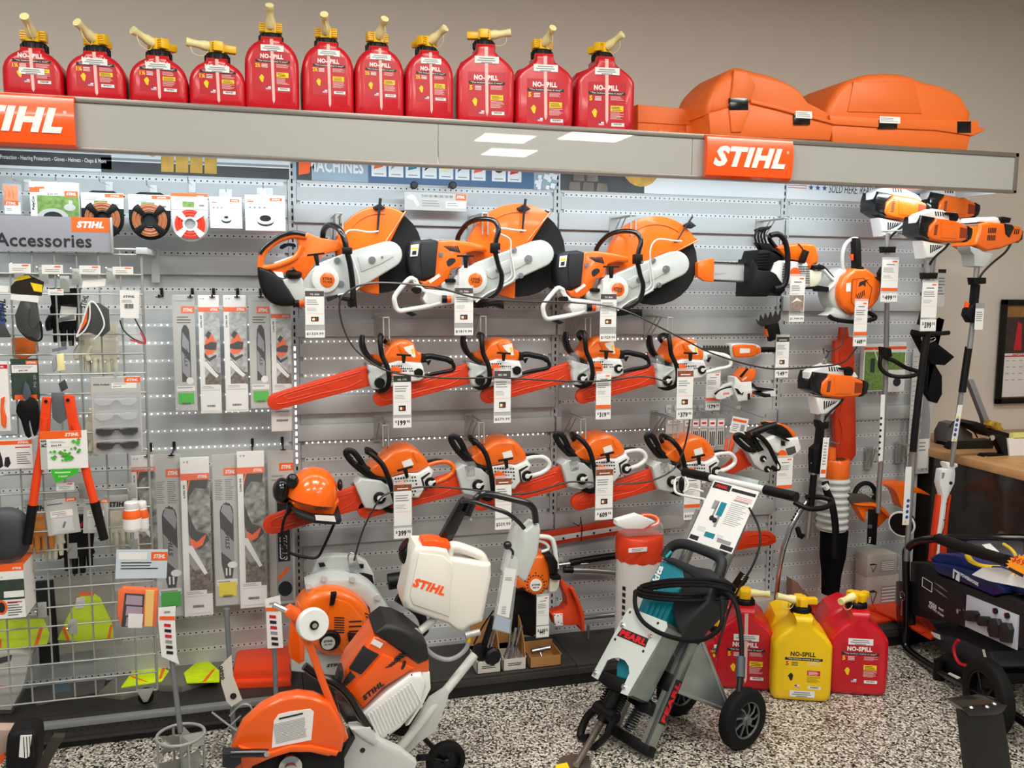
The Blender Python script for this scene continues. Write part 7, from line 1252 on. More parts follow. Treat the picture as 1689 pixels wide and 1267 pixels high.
b=B(BLK);pf(b,fpl,Z([(425,500),(480,520),(590,560),(640,600),(625,690),(560,670),(480,640),(410,585)]),-.12,-.006,bev=.006);pf(b,fh,Z([(660,640),(720,670),(830,760),(800,850),(760,830),(640,740)]),-.02,.03,bev=.004);finish(b,'clamp_block',o)
# demolition hammer
fm=Fr(fh.p(0,0,.1),AX,S_);o2=thing('demolition_hammer',FP(fm,1130,1040,-.05),'teal and black demolition hammer strapped into the cart, chisel down','demolition hammer')
Zc=zz(800,780,2.602)
b=B(TEA);pf(b,fm,Zc([(755,375),(840,395),(865,425),(850,470),(790,610),(730,760),(660,900),(560,880),(560,830),(640,620),(700,470)]),-.1,-.008,bev=.012,seg=3)
for i in range(5):pf(b,fm,Zc([(700+i*22,550+i*6),(712+i*22,554+i*6),(690+i*20,610+i*8),(676+i*20,606+i*8)]),-.01,-.0,bev=.002)
finish(b,'housing',o2)
b=B(DGR);pf(b,fm,Zc([(840,395),(900,430),(930,470),(980,480),(960,560),(880,640),(840,700),(810,640),(800,560),(850,470)]),-.12,.0,bev=.014,seg=3);pf(b,fm,Zc([(750,365),(800,360),(900,400),(960,410),(1005,440),(1000,480),(930,480),(870,430),(800,390)]),-.1,.01,bev=.01);finish(b,'motor_cover',o2)
b=B(DGR);b.tube([FP(fm,x,y,-.03) for x,y in Zc([(770,365),(800,318),(850,305),(930,330),(1010,370),(1010,420),(990,470)])],.021,sm=4,n=12);finish(b,'handle',o2)
b=B(mat('teal_light','#2fb0bc',.3));b.tube([FP(fm,x,y,.0) for x,y in Zc([(778,362),(800,338)])],.006);finish(b,'switch',o2)
qs=[FP(fm,*p_,-.006) for p_ in Zc([(700,520),(745,400)])];b=B(PAP);c=(qs[0]+qs[1])/2;zd=Vector(fm.x)*-1
b.text(Fr(c+fm.n*.001+fm.x*.012,(qs[1]-qs[0]),-fm.x),'Makita',0,0,w=.13,h=.034,m=PAP,bold=.04,shear=.2,wz=0);finish(b,'lettering',o2)
b=B(BLK);a0=FP(fm,*Z([(545,700)])[0],-.03);a1=FP(fm,*Z([(440,900)])[0],-.03);dd=(a1-a0).normalized();b.cyl(a0-dd*.06,a0+dd*.05,.03);b.cyl(a0+dd*.03,a1,.024)
c=FP(fm,*Z([(470,830)])[0],-.03);b.cyl(c-AX*.055,c+AX*.06,.027);b.tube([c-AX*.05,c-AX*.075+dd*.06,c-AX*.06+dd*.13,c-AX*.02+dd*.12],.011,sm=4,flat=1.5);b.tube([c+AX*.05,c+AX*.06+dd*.07,c+AX*.03+dd*.14,c+AX*.0+dd*.15],.012,sm=4,flat=1.5)
for s in (-1,1):
    p_=a0+AX*s*.05-dd*.03;b.tube([p_+dd*(.09*i/60)+Vector(fm.x)*.01*math.cos(i*.9)+fm.n*.01*math.sin(i*.9) for i in range(61)],.003,n=5)
finish(b,'chisel_retainer',o2)
tip=G(950,1262,.03);b=B(mat('chisel_steel','#8f877c',.3,.85));b.tube([a1-dd*.02,a1+dd*.02,a1+dd*.021,tip],lambda t:.017 if t<.3 else .0135,n=12);finish(b,'chisel',o2)
b=B(mat('chisel_steel','#8f877c',.3,.85));g=G(955,1262);
# spade bit lying under the chisel tip
o3=thing('spade_bit',G(955,1268),'flat grey spade bit with a yellow label at the bottom edge','spade bit');b=B(MATS['chisel_steel']);P_=[G(x,y,.02) for x,y in [(922,1250),(945,1243),(972,1246),(978,1290),(915,1290)]];b.prism(Fr((0,0,0),(1,0,0),(0,1,0)),[(q.x,q.y) for q in P_],0,.02);finish(b,'blade',o3);b=B(YPR);P_=[G(x,y,.021) for x,y in [(917,1262),(935,1258),(950,1290),(910,1290)]];b.prism(Fr((0,0,0),(1,0,0),(0,1,0)),[(q.x,q.y) for q in P_],.0205,.022);finish(b,'label',o3)
# spring between the beams, wheels, axle bracket
b=B(CHR);s0=fh.p(-.12,.03,-.01);s1=fh.p(-.09,.25,-.01);L=(s1-s0);ux=fh.x;un=fh.n;b.tube([s0+L*(i/170)+ux*.02*math.cos(i*.75)+un*.02*math.sin(i*.75) for i in range(171)],.0035,n=5,m=mat('spring_steel','#3d4248',.35,.7));finish(b,'spring',o)
wr=G(1223,1233);wl=G(1130,1184);Rw=.122
cr=Vector((wr.x,wr.y,Rw));cl=Vector((wl.x,wl.y,Rw));cl=cr-AX*.34
wheel(o,cr,AX,Rw,.055,hub=mat('rim_grey','#6a6e70',.4,.5));wheel(o,cl,AX,Rw,.055,hub=MATS['rim_grey'])
b=B(STL);b.cyl(cl,cr,.012);mp=fh.p(-.1,.5,-.05)
for s in (-.11,.11):
    m0=(cl+cr)/2+AX*s;t0=fh.p(-.1+s,.48,-.04);t1=fh.p(-.1+s,.25,-.04);b.face([b.bm.verts.new(q) for q in (m0,t0,t1)]);b.tube([m0,t0],.008);b.tube([m0,t1],.008)
m0=(cl+cr)/2;A=[m0-AX*.12,m0+AX*.12,fh.p(.01,.48,-.045),fh.p(-.21,.48,-.045)];V=[b.bm.verts.new(q) for q in A];V2=[b.bm.verts.new(q+Vector((-.006,0,-.004))) for q in A];b.face(V);b.face(V2[::-1])
for i in range(4):b.face([V[i],V[(i+1) % 4],V2[(i+1) % 4],V2[i]])
for i in range(3):
    for j in range(2):q=A[0].lerp(A[3],.3+i*.2).lerp(A[1].lerp(A[2],.3+i*.2),.35+j*.3);b.ell(q+Vector((.004,0,.004)),.008,.008,.008,n=10,k=5)
finish(b,'wheel_bracket',o)
# handle bar, leaflet, cable
bt=R3(1250,868,fh.o,fh.n);hz=fh.p(-.1,Lb+.02,0)
fb=Fr(hz,AX,S_)
hb=[FP(fh,x,y,.0) for x,y in ((1128,779),(1172,788),(1262,808),(1314,820))]
b=B(WHT);b.tube([hb[1],hb[2]],.015,n=12);finish(b,'cross_bar',o)
b=B(BLK);b.tube([hb[0],hb[1]],.02,n=14);finish(b,'grip',o);b=B(BLK);b.tube([hb[2],hb[3]],.02,n=14);finish(b,'grip',o)
b=B(WHT);b.tube([FP(fh,x,y,.03) for x,y in ((1172,790),(1162,800),(1150,806),(1135,812),(1160,825))] and [FP(fh,x,y,.04) for x,y in ((1127,788),(1115,790),(1113,806),(1118,814),(1140,820),(1162,824),(1162,830))],.0055,sm=4,n=8);b.tube([FP(fh,x,y,.01) for x,y in ((1130,787),(1135,800),(1128,812),(1140,806),(1160,811))],.0045,sm=4,n=8);finish(b,'brake_hoop',o)
b=B(BLK);b.ell(FP(fh,1124,799,.03),.012,.016,.035);finish(b,'knob',o)
b=B(STL);u0=fh.p(-.02,Lb,-.03);b.box(fh,(-.205,Lb-.12,-.02),(.012,Lb-.11+.3,-.012),bev=.002);finish(b,'back_plate',o)
fl=Fr(fh.p(0,0,.05),AX,S_);qs=[FP(fl,*p_,0) for p_ in ((1134,889),(1207,914),(1251,808),(1178,792))]
o4=thing('leaflet',sum(qs,Vector())/4,'white product leaflet headed PEARL taped to the top of the hammer cart','leaflet');X=(qs[1]-qs[0]);f4=Fr(qs[0],X,qs[3]-qs[0]);w=X.length;h=(qs[3]-qs[0]).dot(f4.z);b=B(PAP);sk=(qs[3]-qs[0]).dot(f4.x);b.prism(f4,[(0,0),(w,0),(w+sk,h),(sk,h)],-.002,0);finish(b,'sheet',o4)
def qf(b,u0,v0,u1,v1,m,z=.0005):b.face([b.bm.verts.new(f4.p(u*w+sk*v,v*h,z)) for u,v in ((u0,v0),(u1,v0),(u1,v1),(u0,v1))],m)
b=B(INK);qf(b,.03,.88,.42,.98,DGR);qf(b,.45,.9,.97,.95,DGR);b.text(f4,'PEARL',w*.22+sk,h*.93,w=w*.26,h=h*.045,m=MATS['pearl_red'],bold=.06,shear=.2,wz=.001)
for i in range(3):qf(b,.6,.84-i*.025,.95,.85-i*.025,mat('pink_print','#d88a90',.5))
for i in range(12):qf(b,.56,.72-i*.03,.93-.05*(i % 3),.728-i*.03,GIN)
qf(b,.58,.765,.9,.785,GIN)
for i in range(4):qf(b,.1,.24-i*.02,.28,.245-i*.02,GIN);qf(b,.56,.2-i*.02,.7,.205-i*.02,GIN)
qf(b,.35,.48,.48,.7,TEA,.0008);qf(b,.28,.42,.32,.68,GIN);qf(b,.4,.3,.46,.5,GIN);qf(b,.2,.56,.32,.7,GIN)
for u,v,r in ((.3,.42,.05),(.38,.4,.05)):b.prism(f4,[(u*w+sk*v+r*w*math.cos(a),v*h+r*w*math.sin(a)) for a in [2*PI*k/14 for k in range(14)]],.0006,.0012,m=DGR)
qf(b,.3,.12,.52,.2,TEA);qf(b,.6,.1,.9,.16,GIN);qf(b,.02,.02,.22,.09,DGR);qf(b,.72,.02,.98,.09,DGR);finish(b,'print',o4,smooth=False)
b=B(BLK);b.tube([FP(fh,x,y,.05) for x,y in ((1236,838),(1250,866),(1254,890),(1250,912),(1238,940),(1222,965),(1205,1000),(1192,1040),(1180,1080))],.0045,sm=3,n=8);finish(b,'brake_cable',o)
o5=thing('power_cord',FP(fm,1130,990,.04),'thick black power cord coiled around the hammer with a hanging plug','cord');b=B(RUB);w_=.045
for k,(dx,dy) in enumerate(((0,0),(3,5),(5,-5))):
    b.tube([FP(fm,x+dx,y+dy,d) for x,y,d in ((1052,972,.05),(1100,962,.07),(1170,962,.06),(1204,972,.02),(1196,982,-.06),(1120,986,.06),(1060,980,.06))],.007,sm=5,n=8,closed=True)
b.tube([FP(fm,x,y,.06) for x,y in ((1048,975),(1048,1000),(1060,1025),(1090,1045),(1130,1056),(1160,1055),(1188,1035),(1192,1000),(1190,985))],.009,sm=5,n=8)
b.tube([FP(fm,x,y,.03) for x,y in ((1200,978),(1215,1000),(1222,1040),(1223,1085),(1221,1135))],.009,sm=5,n=8);finish(b,'cable',o5);b=B(mat('plug_grey','#3a4048',.5));b.tube([FP(fm,x,y,.03) for x,y in ((1222,1084),(1221,1118))],.016,n=12);finish(b,'inline_switch',o5);b=B(BLK);b.tube([FP(fm,x,y,.03) for x,y in ((1221,1118),(1219,1140))],.011,n=10);finish(b,'plug',o5)
b=B(BLK);fpx=FP(fh,1180,965,-.02);o6=thing('blade_strip',fpx,'black mower blade strip sticking up behind the hammer cart cord','blade');pf(b,Fr((1.9,-.35,0)),[(1198,978),(1222,943),(1236,952),(1212,990)],-.004,.002);finish(b,'strip',o6);b=B(PAP);q=R3(1226,953,(1.9,-.3521,0),Vector((0,-1,0)));b.text(Fr(q,(.6,0,.8),(-.8,0,.6)),'953',0,0,w=.03,h=.014,m=PAP,bold=.02,wz=.001);finish(b,'marking',o6)
# --- generator
XG=Vector((-.22,-.975,0)).normalized();a=G(1497,1078);fg=Fr((a.x+.03,a.y,0),XG,(0,0,1));o=thing('generator',(fg.o.x+.25,fg.o.y-.4,0),'blue and black portable generator in a tubular frame, cut by the right edge','generator')
Z1=zz(1470,860,5.279);Z2=zz(1470,1040,5.58);D=-.5;SMK=mat('generator_black','#141416',.5);NVY=mat('navy_plastic','#16265a',.3)
b=B(BLG)
path=Z1([(75,1010),(110,900),(105,620),(110,330),(130,240),(230,170),(400,145)])
b.tube([FP(fg,x,y,.03) for x,y in Z2([(640,470),(450,380),(200,220),(130,130)])]+[FP(fg,x,y,.03) for x,y in Z1([(128,950),(130,620),(128,330),(140,240),(230,175),(400,150)])],.019,sm=3,n=12)
b.tube([FP(fg,x,y,.03) for x,y in Z2([(640,470),(900,620),(1300,900)])],.019,n=12)
back=[FP(fg,x,y,.03)-fg.n*.4 for x,y in Z2([(1300,900),(640,470),(200,220),(130,130)])]+[FP(fg,x,y,.03)-fg.n*.4 for x,y in Z1([(128,950),(128,330),(140,240),(230,175),(400,150)])];b.tube(back,.019,sm=3,n=12);finish(b,'frame_tube',o)
b=B(BLK);b.tube([FP(fg,*Z1([(420,152)])[0],.03),FP(fg,*Z1([(700,250)])[0],.03),FP(fg,*Z1([(1010,345)])[0],.03)],.026,sm=2,n=12);finish(b,'grip_bar',o);b=B(BLG);b.tube([FP(fg,*Z1([(400,150)])[0],.03),FP(fg,*Z1([(400,150)])[0],.03)-fg.n*.4,FP(fg,*Z1([(700,250)])[0],.03)-fg.n*.6],.019,sm=2,n=10);finish(b,'top_tube',o)
b=B(BLG);pf(b,fg,Z1([(38,520),(100,520),(105,1080),(60,1000),(38,800)]),-.02,.045,bev=.006);finish(b,'corner_handle',o);b=B(CHR);c=FP(fg,*Z1([(97,650)])[0],.06);b.tube([c+fg.x*.022*math.cos(t_)+fg.z*.022*math.sin(t_) for t_ in [2*PI*k/20 for k in range(20)]],.002,closed=True,n=6);b.tube([c-fg.z*.022,c-fg.z*.1],.003);finish(b,'lock_pin',o)
b=B(SMK);pf(b,fg,Z1([(160,350),(330,370),(400,470),(560,520),(900,660),(980,640),(1156,720),(1400,800),(1400,1200),(1156,1130),(900,1000),(620,900),(330,860),(190,820),(155,740)]),-.1,0,bev=.012);finish(b,'panel_surround',o)
b=B(SMK);pf(b,fg,Z1([(215,440),(300,470),(640,640),(640,930),(560,880),(240,760)]),-.02,.003);finish(b,'control_panel',o)
b=B(NVY);pf(b,fg,Z1([(345,360),(460,380),(600,410),(760,460),(980,590),(975,625),(890,650),(560,510),(400,450)]),-.06,.006,bev=.006);finish(b,'name_panel',o)
b=B(BLU);pf(b,fg,Z1([(320,320),(400,275),(560,290),(800,370),(1000,430),(1156,560),(1400,620),(1400,760),(1156,650),(900,560),(700,430),(420,380),(350,355)]),-.38,-.03,bev=.03,seg=3);finish(b,'fuel_tank',o)
def gtext(s_,x,y,wpx,hpx,m=PAP,bold=.04,d=.007):
    q=FP(fg,*Z1([(x,y)])[0],d);e=FP(fg,*Z1([(x+wpx,y)])[0],d);w=abs((e-q).dot(fg.x));h=abs((FP(fg,*Z1([(x,y+hpx)])[0],d)-q).dot(fg.z));b.text(Fr(q,XG),s_,0,0,w=w,h=h,m=m,bold=bold,wz=0)
b=B(PAP);gtext('POWERHORSE',680,505,165,32,bold=.06);q=FP(fg,*Z1([(567,470)])[0],.0065);b.prism(Fr(q,XG),[(-.028,-.022),(.028,-.022),(.028,.022),(-.028,.022)],0,.0006);b.prism(Fr(q,XG),[(-.015,-.022),(-.004,-.022),(.0,.0),(.01,.012),(-.015,.014)],.0006,.001,m=NVY);finish(b,'maker_lettering',o,smooth=False)
b=B(PAP);gtext('9250',362,730,68,42,d=.0045);gtext('WATT',432,768,48,22,d=.0045);gtext('ELECTRIC START',390,782,145,20,d=.0045)
q=FP(fg,*Z1([(312,555)])[0],.0045);b.tube([q+fg.x*u+fg.z*v for u,v in ((-.045,-.02),(.045,-.02),(.045,.025),(-.045,.025))],.0016,closed=True,n=4)
for i in range(6):q=FP(fg,*Z1([(370+(i % 3)*20,530+i*18)])[0],.004);b.quad(Fr(q,XG),0,0,.08,.002,0,GIN)
finish(b,'panel_print',o,smooth=False)
b=B(mat('outlet_panel','#c9cedb',.4));pf(b,fg,Z1([(655,640),(1100,820),(1085,1120),(640,915)]),0,.008,bev=.002);finish(b,'outlet_plate',o)
for x,y,w_,h_ in ((680,825,110,100),(785,870,105,90),(880,930,105,175),(975,970,105,180)):
    b=B(DGR);X0=x-w_/2;pf(b,fg,Z1([(X0+w_*.2,y-h_*.5),(X0+w_*.8,y-h_*.45),(X0+w_,y-h_*.15),(X0+w_*.85,y+h_*.5),(X0+w_*.2,y+h_*.45),(X0,y+h_*.1)]),.008,.03,bev=.006);finish(b,'outlet_cover',o)
b=B(CHR)
for x,y in ((917,780),(1020,822),(597,782)):q=FP(fg,*Z1([(x,y)])[0],.008);b.cyl(q,q+fg.n*.012,.012,BLK if x>600 else CHR,12);b.box(Fr(q+fg.n*.012,XG),(-.002,-.01,0),(.002,.01,.004),m=CHR)
finish(b,'toggle_switch',o)
b=B(SMK);pf(b,fg,Z2([(350,0),(600,60),(900,190),(950,330),(860,370),(640,300),(480,220),(380,100)]),-.34,-.05,bev=.02,m=mat('engine_grey','#3c3e44',.45,.4));pf(b,fg,Z2([(380,270),(480,210),(700,330),(800,400),(700,500),(520,400),(440,500),(370,480)]),-.3,.0,bev=.01)
for i in range(5):q=FP(fg,*Z2([(855+i*6,190+i*26)])[0],-.04);b.cyl(q,q+fg.n*.004,.008,PAP,8)
finish(b,'engine',o);b=B(REDP);b.tube([FP(fg,x,y,.01) for x,y in Z2([(620,90),(580,150),(590,240),(640,310),(740,330),(800,350),(815,380)])],.0075,sm=4,n=8);finish(b,'red_cable',o);b=B(PAP);pf(b,fg,Z2([(530,388),(630,435),(610,450),(520,400)]),.045,.0515);pf(b,fg,Z2([(365,10),(440,40),(445,85),(370,50)]),-.05,-.045);finish(b,'sticker',o)
gw=G(1643,1222);Rg=.15;nx=fg.n*.95;cw=FP(fg,*Z2([(890,600)])[0],.1);cw=Vector((cw.x,cw.y,0));k_=.155;wheel(o,(cw.x,cw.y,k_),fg.n,k_,.06,hub=BLK,spokes=5,rim=.68);wheel(o,Vector((cw.x,cw.y,k_))-fg.n*.42,fg.n,k_,.06,hub=BLK,spokes=5,rim=.68)
b=B(BLK);q=FP(fg,*Z2([(430,480)])[0],.03);b.cyl((q.x,q.y,0),(q.x,q.y,.09),.025);finish(b,'rubber_foot',o);b=B(BLK);b.cyl(Vector((q.x,q.y,0))-fg.n*.36,Vector((q.x,q.y,.09))-fg.n*.36,.025);finish(b,'rubber_foot',o)
# bag, sheet and price star on the tank
tz=FP(fg,*Z1([(850,440)])[0],-.05).z+.012;o=thing('document_bag',FP(fg,*Z1([(850,330)])[0],-.1),'clear bag with a yellow item lying on the generator','bagged goods');ft=Fr((0,0,tz+.005),(1,0,0),(0,1,0))
def gz(l,z):return [(q.x,q.y) for q in [G(x,y,z) for x,y in Z1(l)]]
b=B(CLR);b.prism(ft,gz([(600,280),(700,210),(900,180),(940,150),(1150,230),(1150,340),(1000,400),(820,390),(660,330)],tz),0,.04,bev=.012);finish(b,'clear_bag',o);b=B(YPR);b.tube([G(*p_,tz+.02) for p_ in Z1([(665,300),(700,350),(800,390),(950,400)])],.014,sm=3,flat=.6);b.tube([G(*p_,tz+.03) for p_ in Z1([(980,200),(1040,240),(1080,290)])],.008,sm=3);finish(b,'contents',o);b=B(PAP);b.prism(ft,gz([(790,215),(860,205),(950,290),(890,310)],tz+.03),.03,.032);finish(b,'label',o)
o=thing('price_sheet',FP(fg,*Z1([(950,480)])[0],-.03),'white sheet lying over the generator tank','sheet');b=B(PAP);pf(b,Fr(FP(fg,*Z1([(900,500)])[0],.02),XG,Vector((0,0,1))-fg.n*.42),Z1([(700,465),(800,400),(960,405),(1160,480),(1160,582),(1050,560),(850,520)]),-.001,0);finish(b,'paper',o)
o=thing('price_star',FP(fg,*Z1([(1100,380)])[0],.02),'orange star shaped card with a handwritten price on the generator','price card');fs=Fr(FP(fg,*Z1([(1120,390)])[0],.05),XG,Vector((0,0,1))-fg.n*.36);c=Z1([(1135,385)])[0];b=B(mat('star_orange','#ffa01c',.5));pf(b,fs,[(c[0]+(27 if k % 2 else 21)*math.cos(2*PI*k/40),c[1]+(19 if k % 2 else 15)*math.sin(2*PI*k/40)+6*math.cos(2*PI*k/40)*0) for k in range(40)],-.001,0);finish(b,'card',o);b=B(INK);q=FP(fs,c[0]-3,c[1]-2,0);b.text(Fr(q,fs.x,fs.z),'$699',0,.01,w=.1,h=.032,m=REDP,bold=.01,shear=.3,wz=.001);b.lines(Fr(q,fs.x,fs.z),-.05,-.02,.06,-.05,1,INK,w=.001);finish(b,'writing',o,smooth=False)
# dark chair-like arm at the bottom right corner
Yq=-1.75;o=thing('black_post',(W(1625,1267,Yq).x,Yq,0),'blurred black plastic post cut by the bottom right edge, chrome bolts on its cap','post');b=B(SMK);P_=T(Yq,[(1595,1180),(1658,1178),(1672,1267),(1690,1380),(1615,1380),(1605,1267)]);P_=[(x,max(z,.0)) for x,z in P_];b.prism(FY(Yq),P_,-.05,0,bev=.015);finish(b,'post',o);b=B(BLG);ps(b,Yq,[(1582,1165),(1640,1158),(1658,1162),(1652,1172),(1640,1178),(1595,1180)],-.06,.01,bev=.004);finish(b,'cap',o);b=B(CHR)
for x,y in ((1602,1167),(1628,1166),(1640,1161)):q=W(x,y,Yq-.02);b.ell(q,.008,.008,.005,n=12,k=6)
finish(b,'cap_bolt',o)
# ================================================================ HELMET SET
Z=zz(430,740,5.757);Y=-.34;HLM=mat('helmet_orange','#ff6a08',.22,coat=.5);c=W(*Z([(500,400)])[0],Y);o=thing('helmet_set',W(*Z([(480,1040)])[0],Y),'bright orange forestry helmet with ear muffs and hanging visor frame','helmet')
ps_=[(230,300),(270,250),(330,190),(420,130),(500,115),(600,135),(680,210),(730,300),(745,380),(720,480),(700,560),(685,612),(560,610),(460,595),(380,565),(300,530),(270,440)]
r1=abs(W(*Z([(745,400)])[0],Y).x-W(*Z([(250,400)])[0],Y).x)/2;f=Fr(c,(math.cos(math.radians(-14)),0,math.sin(math.radians(-14))),(math.sin(math.radians(14)),0,math.cos(math.radians(14))))
b=B(HLM);b.ell(c+f.z*-.035,r1*.98,.115,.135,fr=f,vmin=0,e=.92,n=36,k=14);ps(b,Y+.02,Z([(270,470),(300,530),(380,565),(460,595),(560,610),(685,612),(700,560),(735,470),(600,420),(400,400)]),-.14,.08,bev=.04,seg=4)
for a_,k in ((-.35,.9),(0,1),(.35,.9)):b.tube([c+f.z*-.035+f.x*r1*.98*math.sin(a_+.0)*math.cos(t_)*.95*0+f.x*(r1*.5*a_*2)+f.z*.137*math.sin(t_)*k-Vector((0,.118*math.cos(t_)*k,0)) for t_ in [.35+i*.12 for i in range(9)]],.0035,n=6)
finish(b,'shell',o)
b=B(DGR);ps(b,Y-.05,Z([(290,545),(380,575),(500,615),(690,620),(745,580),(760,660),(740,690),(640,692),(500,680),(400,650),(330,610)]),-.1,.06,bev=.02,seg=2);finish(b,'peak',o)
b=B(PAP);ps(b,Y-.11,Z([(515,630),(700,640),(715,695),(525,680)]),.0,.003);finish(b,'price_sticker',o)
b=B(INK);q=W(*Z([(572,565)])[0],Y-.102);b.text(Fr(q),'STIHL',0,0,w=.048,h=.013,m=INK,bold=.06,shear=.25,wz=.001);finish(b,'lettering',o)
b=B(BLG);q=W(*Z([(205,400)])[0],Y);b.ell(q,.04,.05,.055,fr=Fr(q));q=W(*Z([(300,310)])[0],Y-.06);b.ell(q,.026,.02,.032,fr=Fr(q));q=W(*Z([(752,345)])[0],Y);b.ell(q,.012,.03,.025,fr=Fr(q));b.tube([W(*p_,Y-.06) for p_ in Z([(250,330),(240,400),(215,460),(270,465)])],.003);finish(b,'ear_cup',o)
b=B(BLK);ps(b,Y-.02,Z([(255,520),(300,500),(310,560),(260,620),(240,600)]),-.02,.03,bev=.006);tb(b,Y-.04,Z([(262,600),(220,680),(200,820),(215,930),(300,1000),(440,1035),(540,1030),(600,930),(660,800),(705,700)]),.006,sm=4);finish(b,'visor_frame',o)
VIS=mat('visor_mesh','#101010',.6,alpha=.14);b=B(VIS);ps(b,Y-.04,Z([(262,600),(220,680),(200,820),(215,930),(300,1000),(440,1035),(540,1030),(600,930),(660,800),(705,700)]),-.001,.0);finish(b,'visor_mesh',o)
# --- padlock and cable, brackets
o=thing('padlock',W(583,944,-.36),'steel padlock hanging above the backpack blower','padlock');b=B(CHR);f=FW_(584,935,-.36,15);b.box(f,(-.022,-.014,-.008),(.022,.016,.01),bev=.003,m=mat('lock_steel','#9aa0a4',.35,.7));finish(b,'body',o);b=B(CHR);tb(b,-.36,[(575,930),(574,918),(579,912),(586,916),(588,926)],.0035,sm=3);finish(b,'shackle',o)
o=thing('security_cable',W(720,465,-.38),'dark security cable looping from the leftmost cut-off saw across the display','cable');CAB=mat('cable_brown','#2a2623',.4,coat=.2);b=B(CAB);tb(b,-.385,[(1420,560,-.3),(1408,580,-.32),(1385,600,-.34),(1320,607,-.36),(1260,607,-.37),(1180,585,-.37),(1120,556,-.38),(1030,512,-.38),(960,500),(860,497),(780,490),(720,474),(650,467),(605,468),(575,480),(560,500),(566,540),(585,575),(620,603),(660,617),(740,624),(815,623),(840,624),(940,629),(1000,628),(1060,621),(1100,630)],.0042,sm=5,n=6);finish(b,'upper_cable',o)
b=B(CAB);tb(b,-.36,[(1140,640,-.3),(1138,690,-.36),(1128,740),(1110,775),(1065,795),(1000,798),(940,795),(860,815),(760,806),(700,803),(660,810),(630,820),(605,860),(592,895),(584,925)],.0042,sm=5,n=6);finish(b,'lower_cable',o)
b=B(CAB);tb(b,-.34,[(1395,540),(1390,560),(1388,568),(1380,575),(1366,580),(1358,575),(1362,590),(1367,580)],.0035,sm=4,n=6);finish(b,'loop_end',o)
o=thing('padlock',W(1361,598,-.36),'small bright padlock on the low hung trimmer starter','padlock');b=B(CHR);f=FW_(1360,597,-.37);b.box(f,(-.01,-.012,-.005),(.01,.014,.005),bev=.002);finish(b,'body',o);b=B(CHR);tb(b,-.37,[(1360,592),(1361,575)],.003,sm=0);finish(b,'shackle',o)
# ================================================================ BACKPACK BLOWER
Y=-.5;Z=zz(380,850,3.038);o=thing('backpack_blower',W(570,1100,Y+.1),'orange and pale grey backpack blower standing on the shelf behind the cart saw','blower')
b=B(GRW);ps(b,Y+.08,Z([(375,350),(460,310),(540,305),(620,312),(700,350),(760,420),(810,500),(830,530),(760,560),(700,560),(690,450),(600,380),(480,360),(400,390)]),-.1,.04,bev=.015,sm=2)
for x,y in ((468,312),(610,315),(735,405),(822,525),(390,350)):q=W(*Z([(x,y)])[0],Y+.05);b.cyl(q,q-Vector((0,.02,0)),.012,n=12)
finish(b,'fan_scroll',o)
b=B(ORG);ps(b,Y,Z([(330,460),(400,390),(480,365),(560,370),(640,410),(690,470),(705,560),(690,640),(600,690),(480,690),(400,640),(345,560)]),-.1,.04,bev=.03,sm=2,seg=3);ps(b,Y,Z([(500,390),(590,420),(660,500),(650,620),(560,670),(470,560)]),.03,.05,bev=.01);finish(b,'engine_cover',o)
b=B(INK)
for i in range(7):ps(b,Y,Z([(515,488+i*12),(565,490+i*12),(565,495+i*12),(515,493+i*12)]),.05,.0515);ps(b,Y,Z([(588,508+i*24),(650,505+i*24),(650,512+i*24),(588,515+i*24)]),.05,.0515)
for i in range(6):ps(b,Y,Z([(668+i*5,470+i*16),(690+i*2,480+i*16),(690+i*2,486+i*16),(668+i*5,476+i*16)]),.04,.0415)
finish(b,'air_slots',o,smooth=False);b=B(BLK);ps(b,Y,Z([(500,370),(528,368),(515,425),(492,430)]),.03,.06,bev=.004);ps(b,Y,Z([(582,565),(655,570),(655,605),(600,610),(582,590)]),.05,.09,bev=.004);finish(b,'starter_grip',o)
q=W(*Z([(497,615)])[0],Y-.03);b=B(BLK);b.lathe(q,(0,-1,0),[(.042,0),(.042,.03),(.036,.04)],n=28);b.lathe(q+Vector((-.008,-.0405,-.004)),(0,-1,0),[(.027,0),(.027,.002)],m=GPK,n=28);b.text(Fr(q+Vector((-.008,-.043,.001))),'STIHL',0,.004,w=.036,h=.009,m=INK,bold=.05,shear=.2);b.text(Fr(q+Vector((-.008,-.043,.001))),'BR 350',0,-.01,w=.03,h=.006,m=INK,bold=.03);finish(b,'badge',o)
Z=zz(430,740,5.757);b=B(GRW);ps(b,Y+.2,Z([(475,1230),(490,1160),(530,1040),(600,1010),(700,1000),(900,1010),(1000,1060),(1070,1180),(1080,1260),(900,1267)]),-.02,.02,bev=.01);finish(b,'back_frame',o);b=B(BLK);ps(b,Y+.18,Z([(490,1190),(560,1180),(980,1180),(1060,1200),(1075,1300),(480,1300)]),-.02,.012,bev=.006);ps(b,Y+.17,Z([(545,1085),(600,1080),(615,1110),(560,1120)]),0,.012);ps(b,Y+.17,Z([(930,1095),(975,1095),(975,1130),(945,1130)]),0,.012);finish(b,'back_pad',o)
b=B(GRW);ps(b,Y+.05,[(480,1075),(640,1080),(640,1110),(560,1113),(480,1105)],-.1,.02,bev=.01);finish(b,'base',o)
b=B(BLK);tb(b,-.35,[(640,960),(690,952),(730,948)],.035,sm=2);tb(b,-.42,[(655,985),(690,1010),(700,1040),(680,1050)],.02,sm=3);finish(b,'blower_tube',o)
b=B(INK);f=FW_(552,1097,Y+.028);b.text(f,'STIHL',0,0,w=.065,h=.014,m=INK,bold=.06,shear=.25);finish(b,'lettering',o)
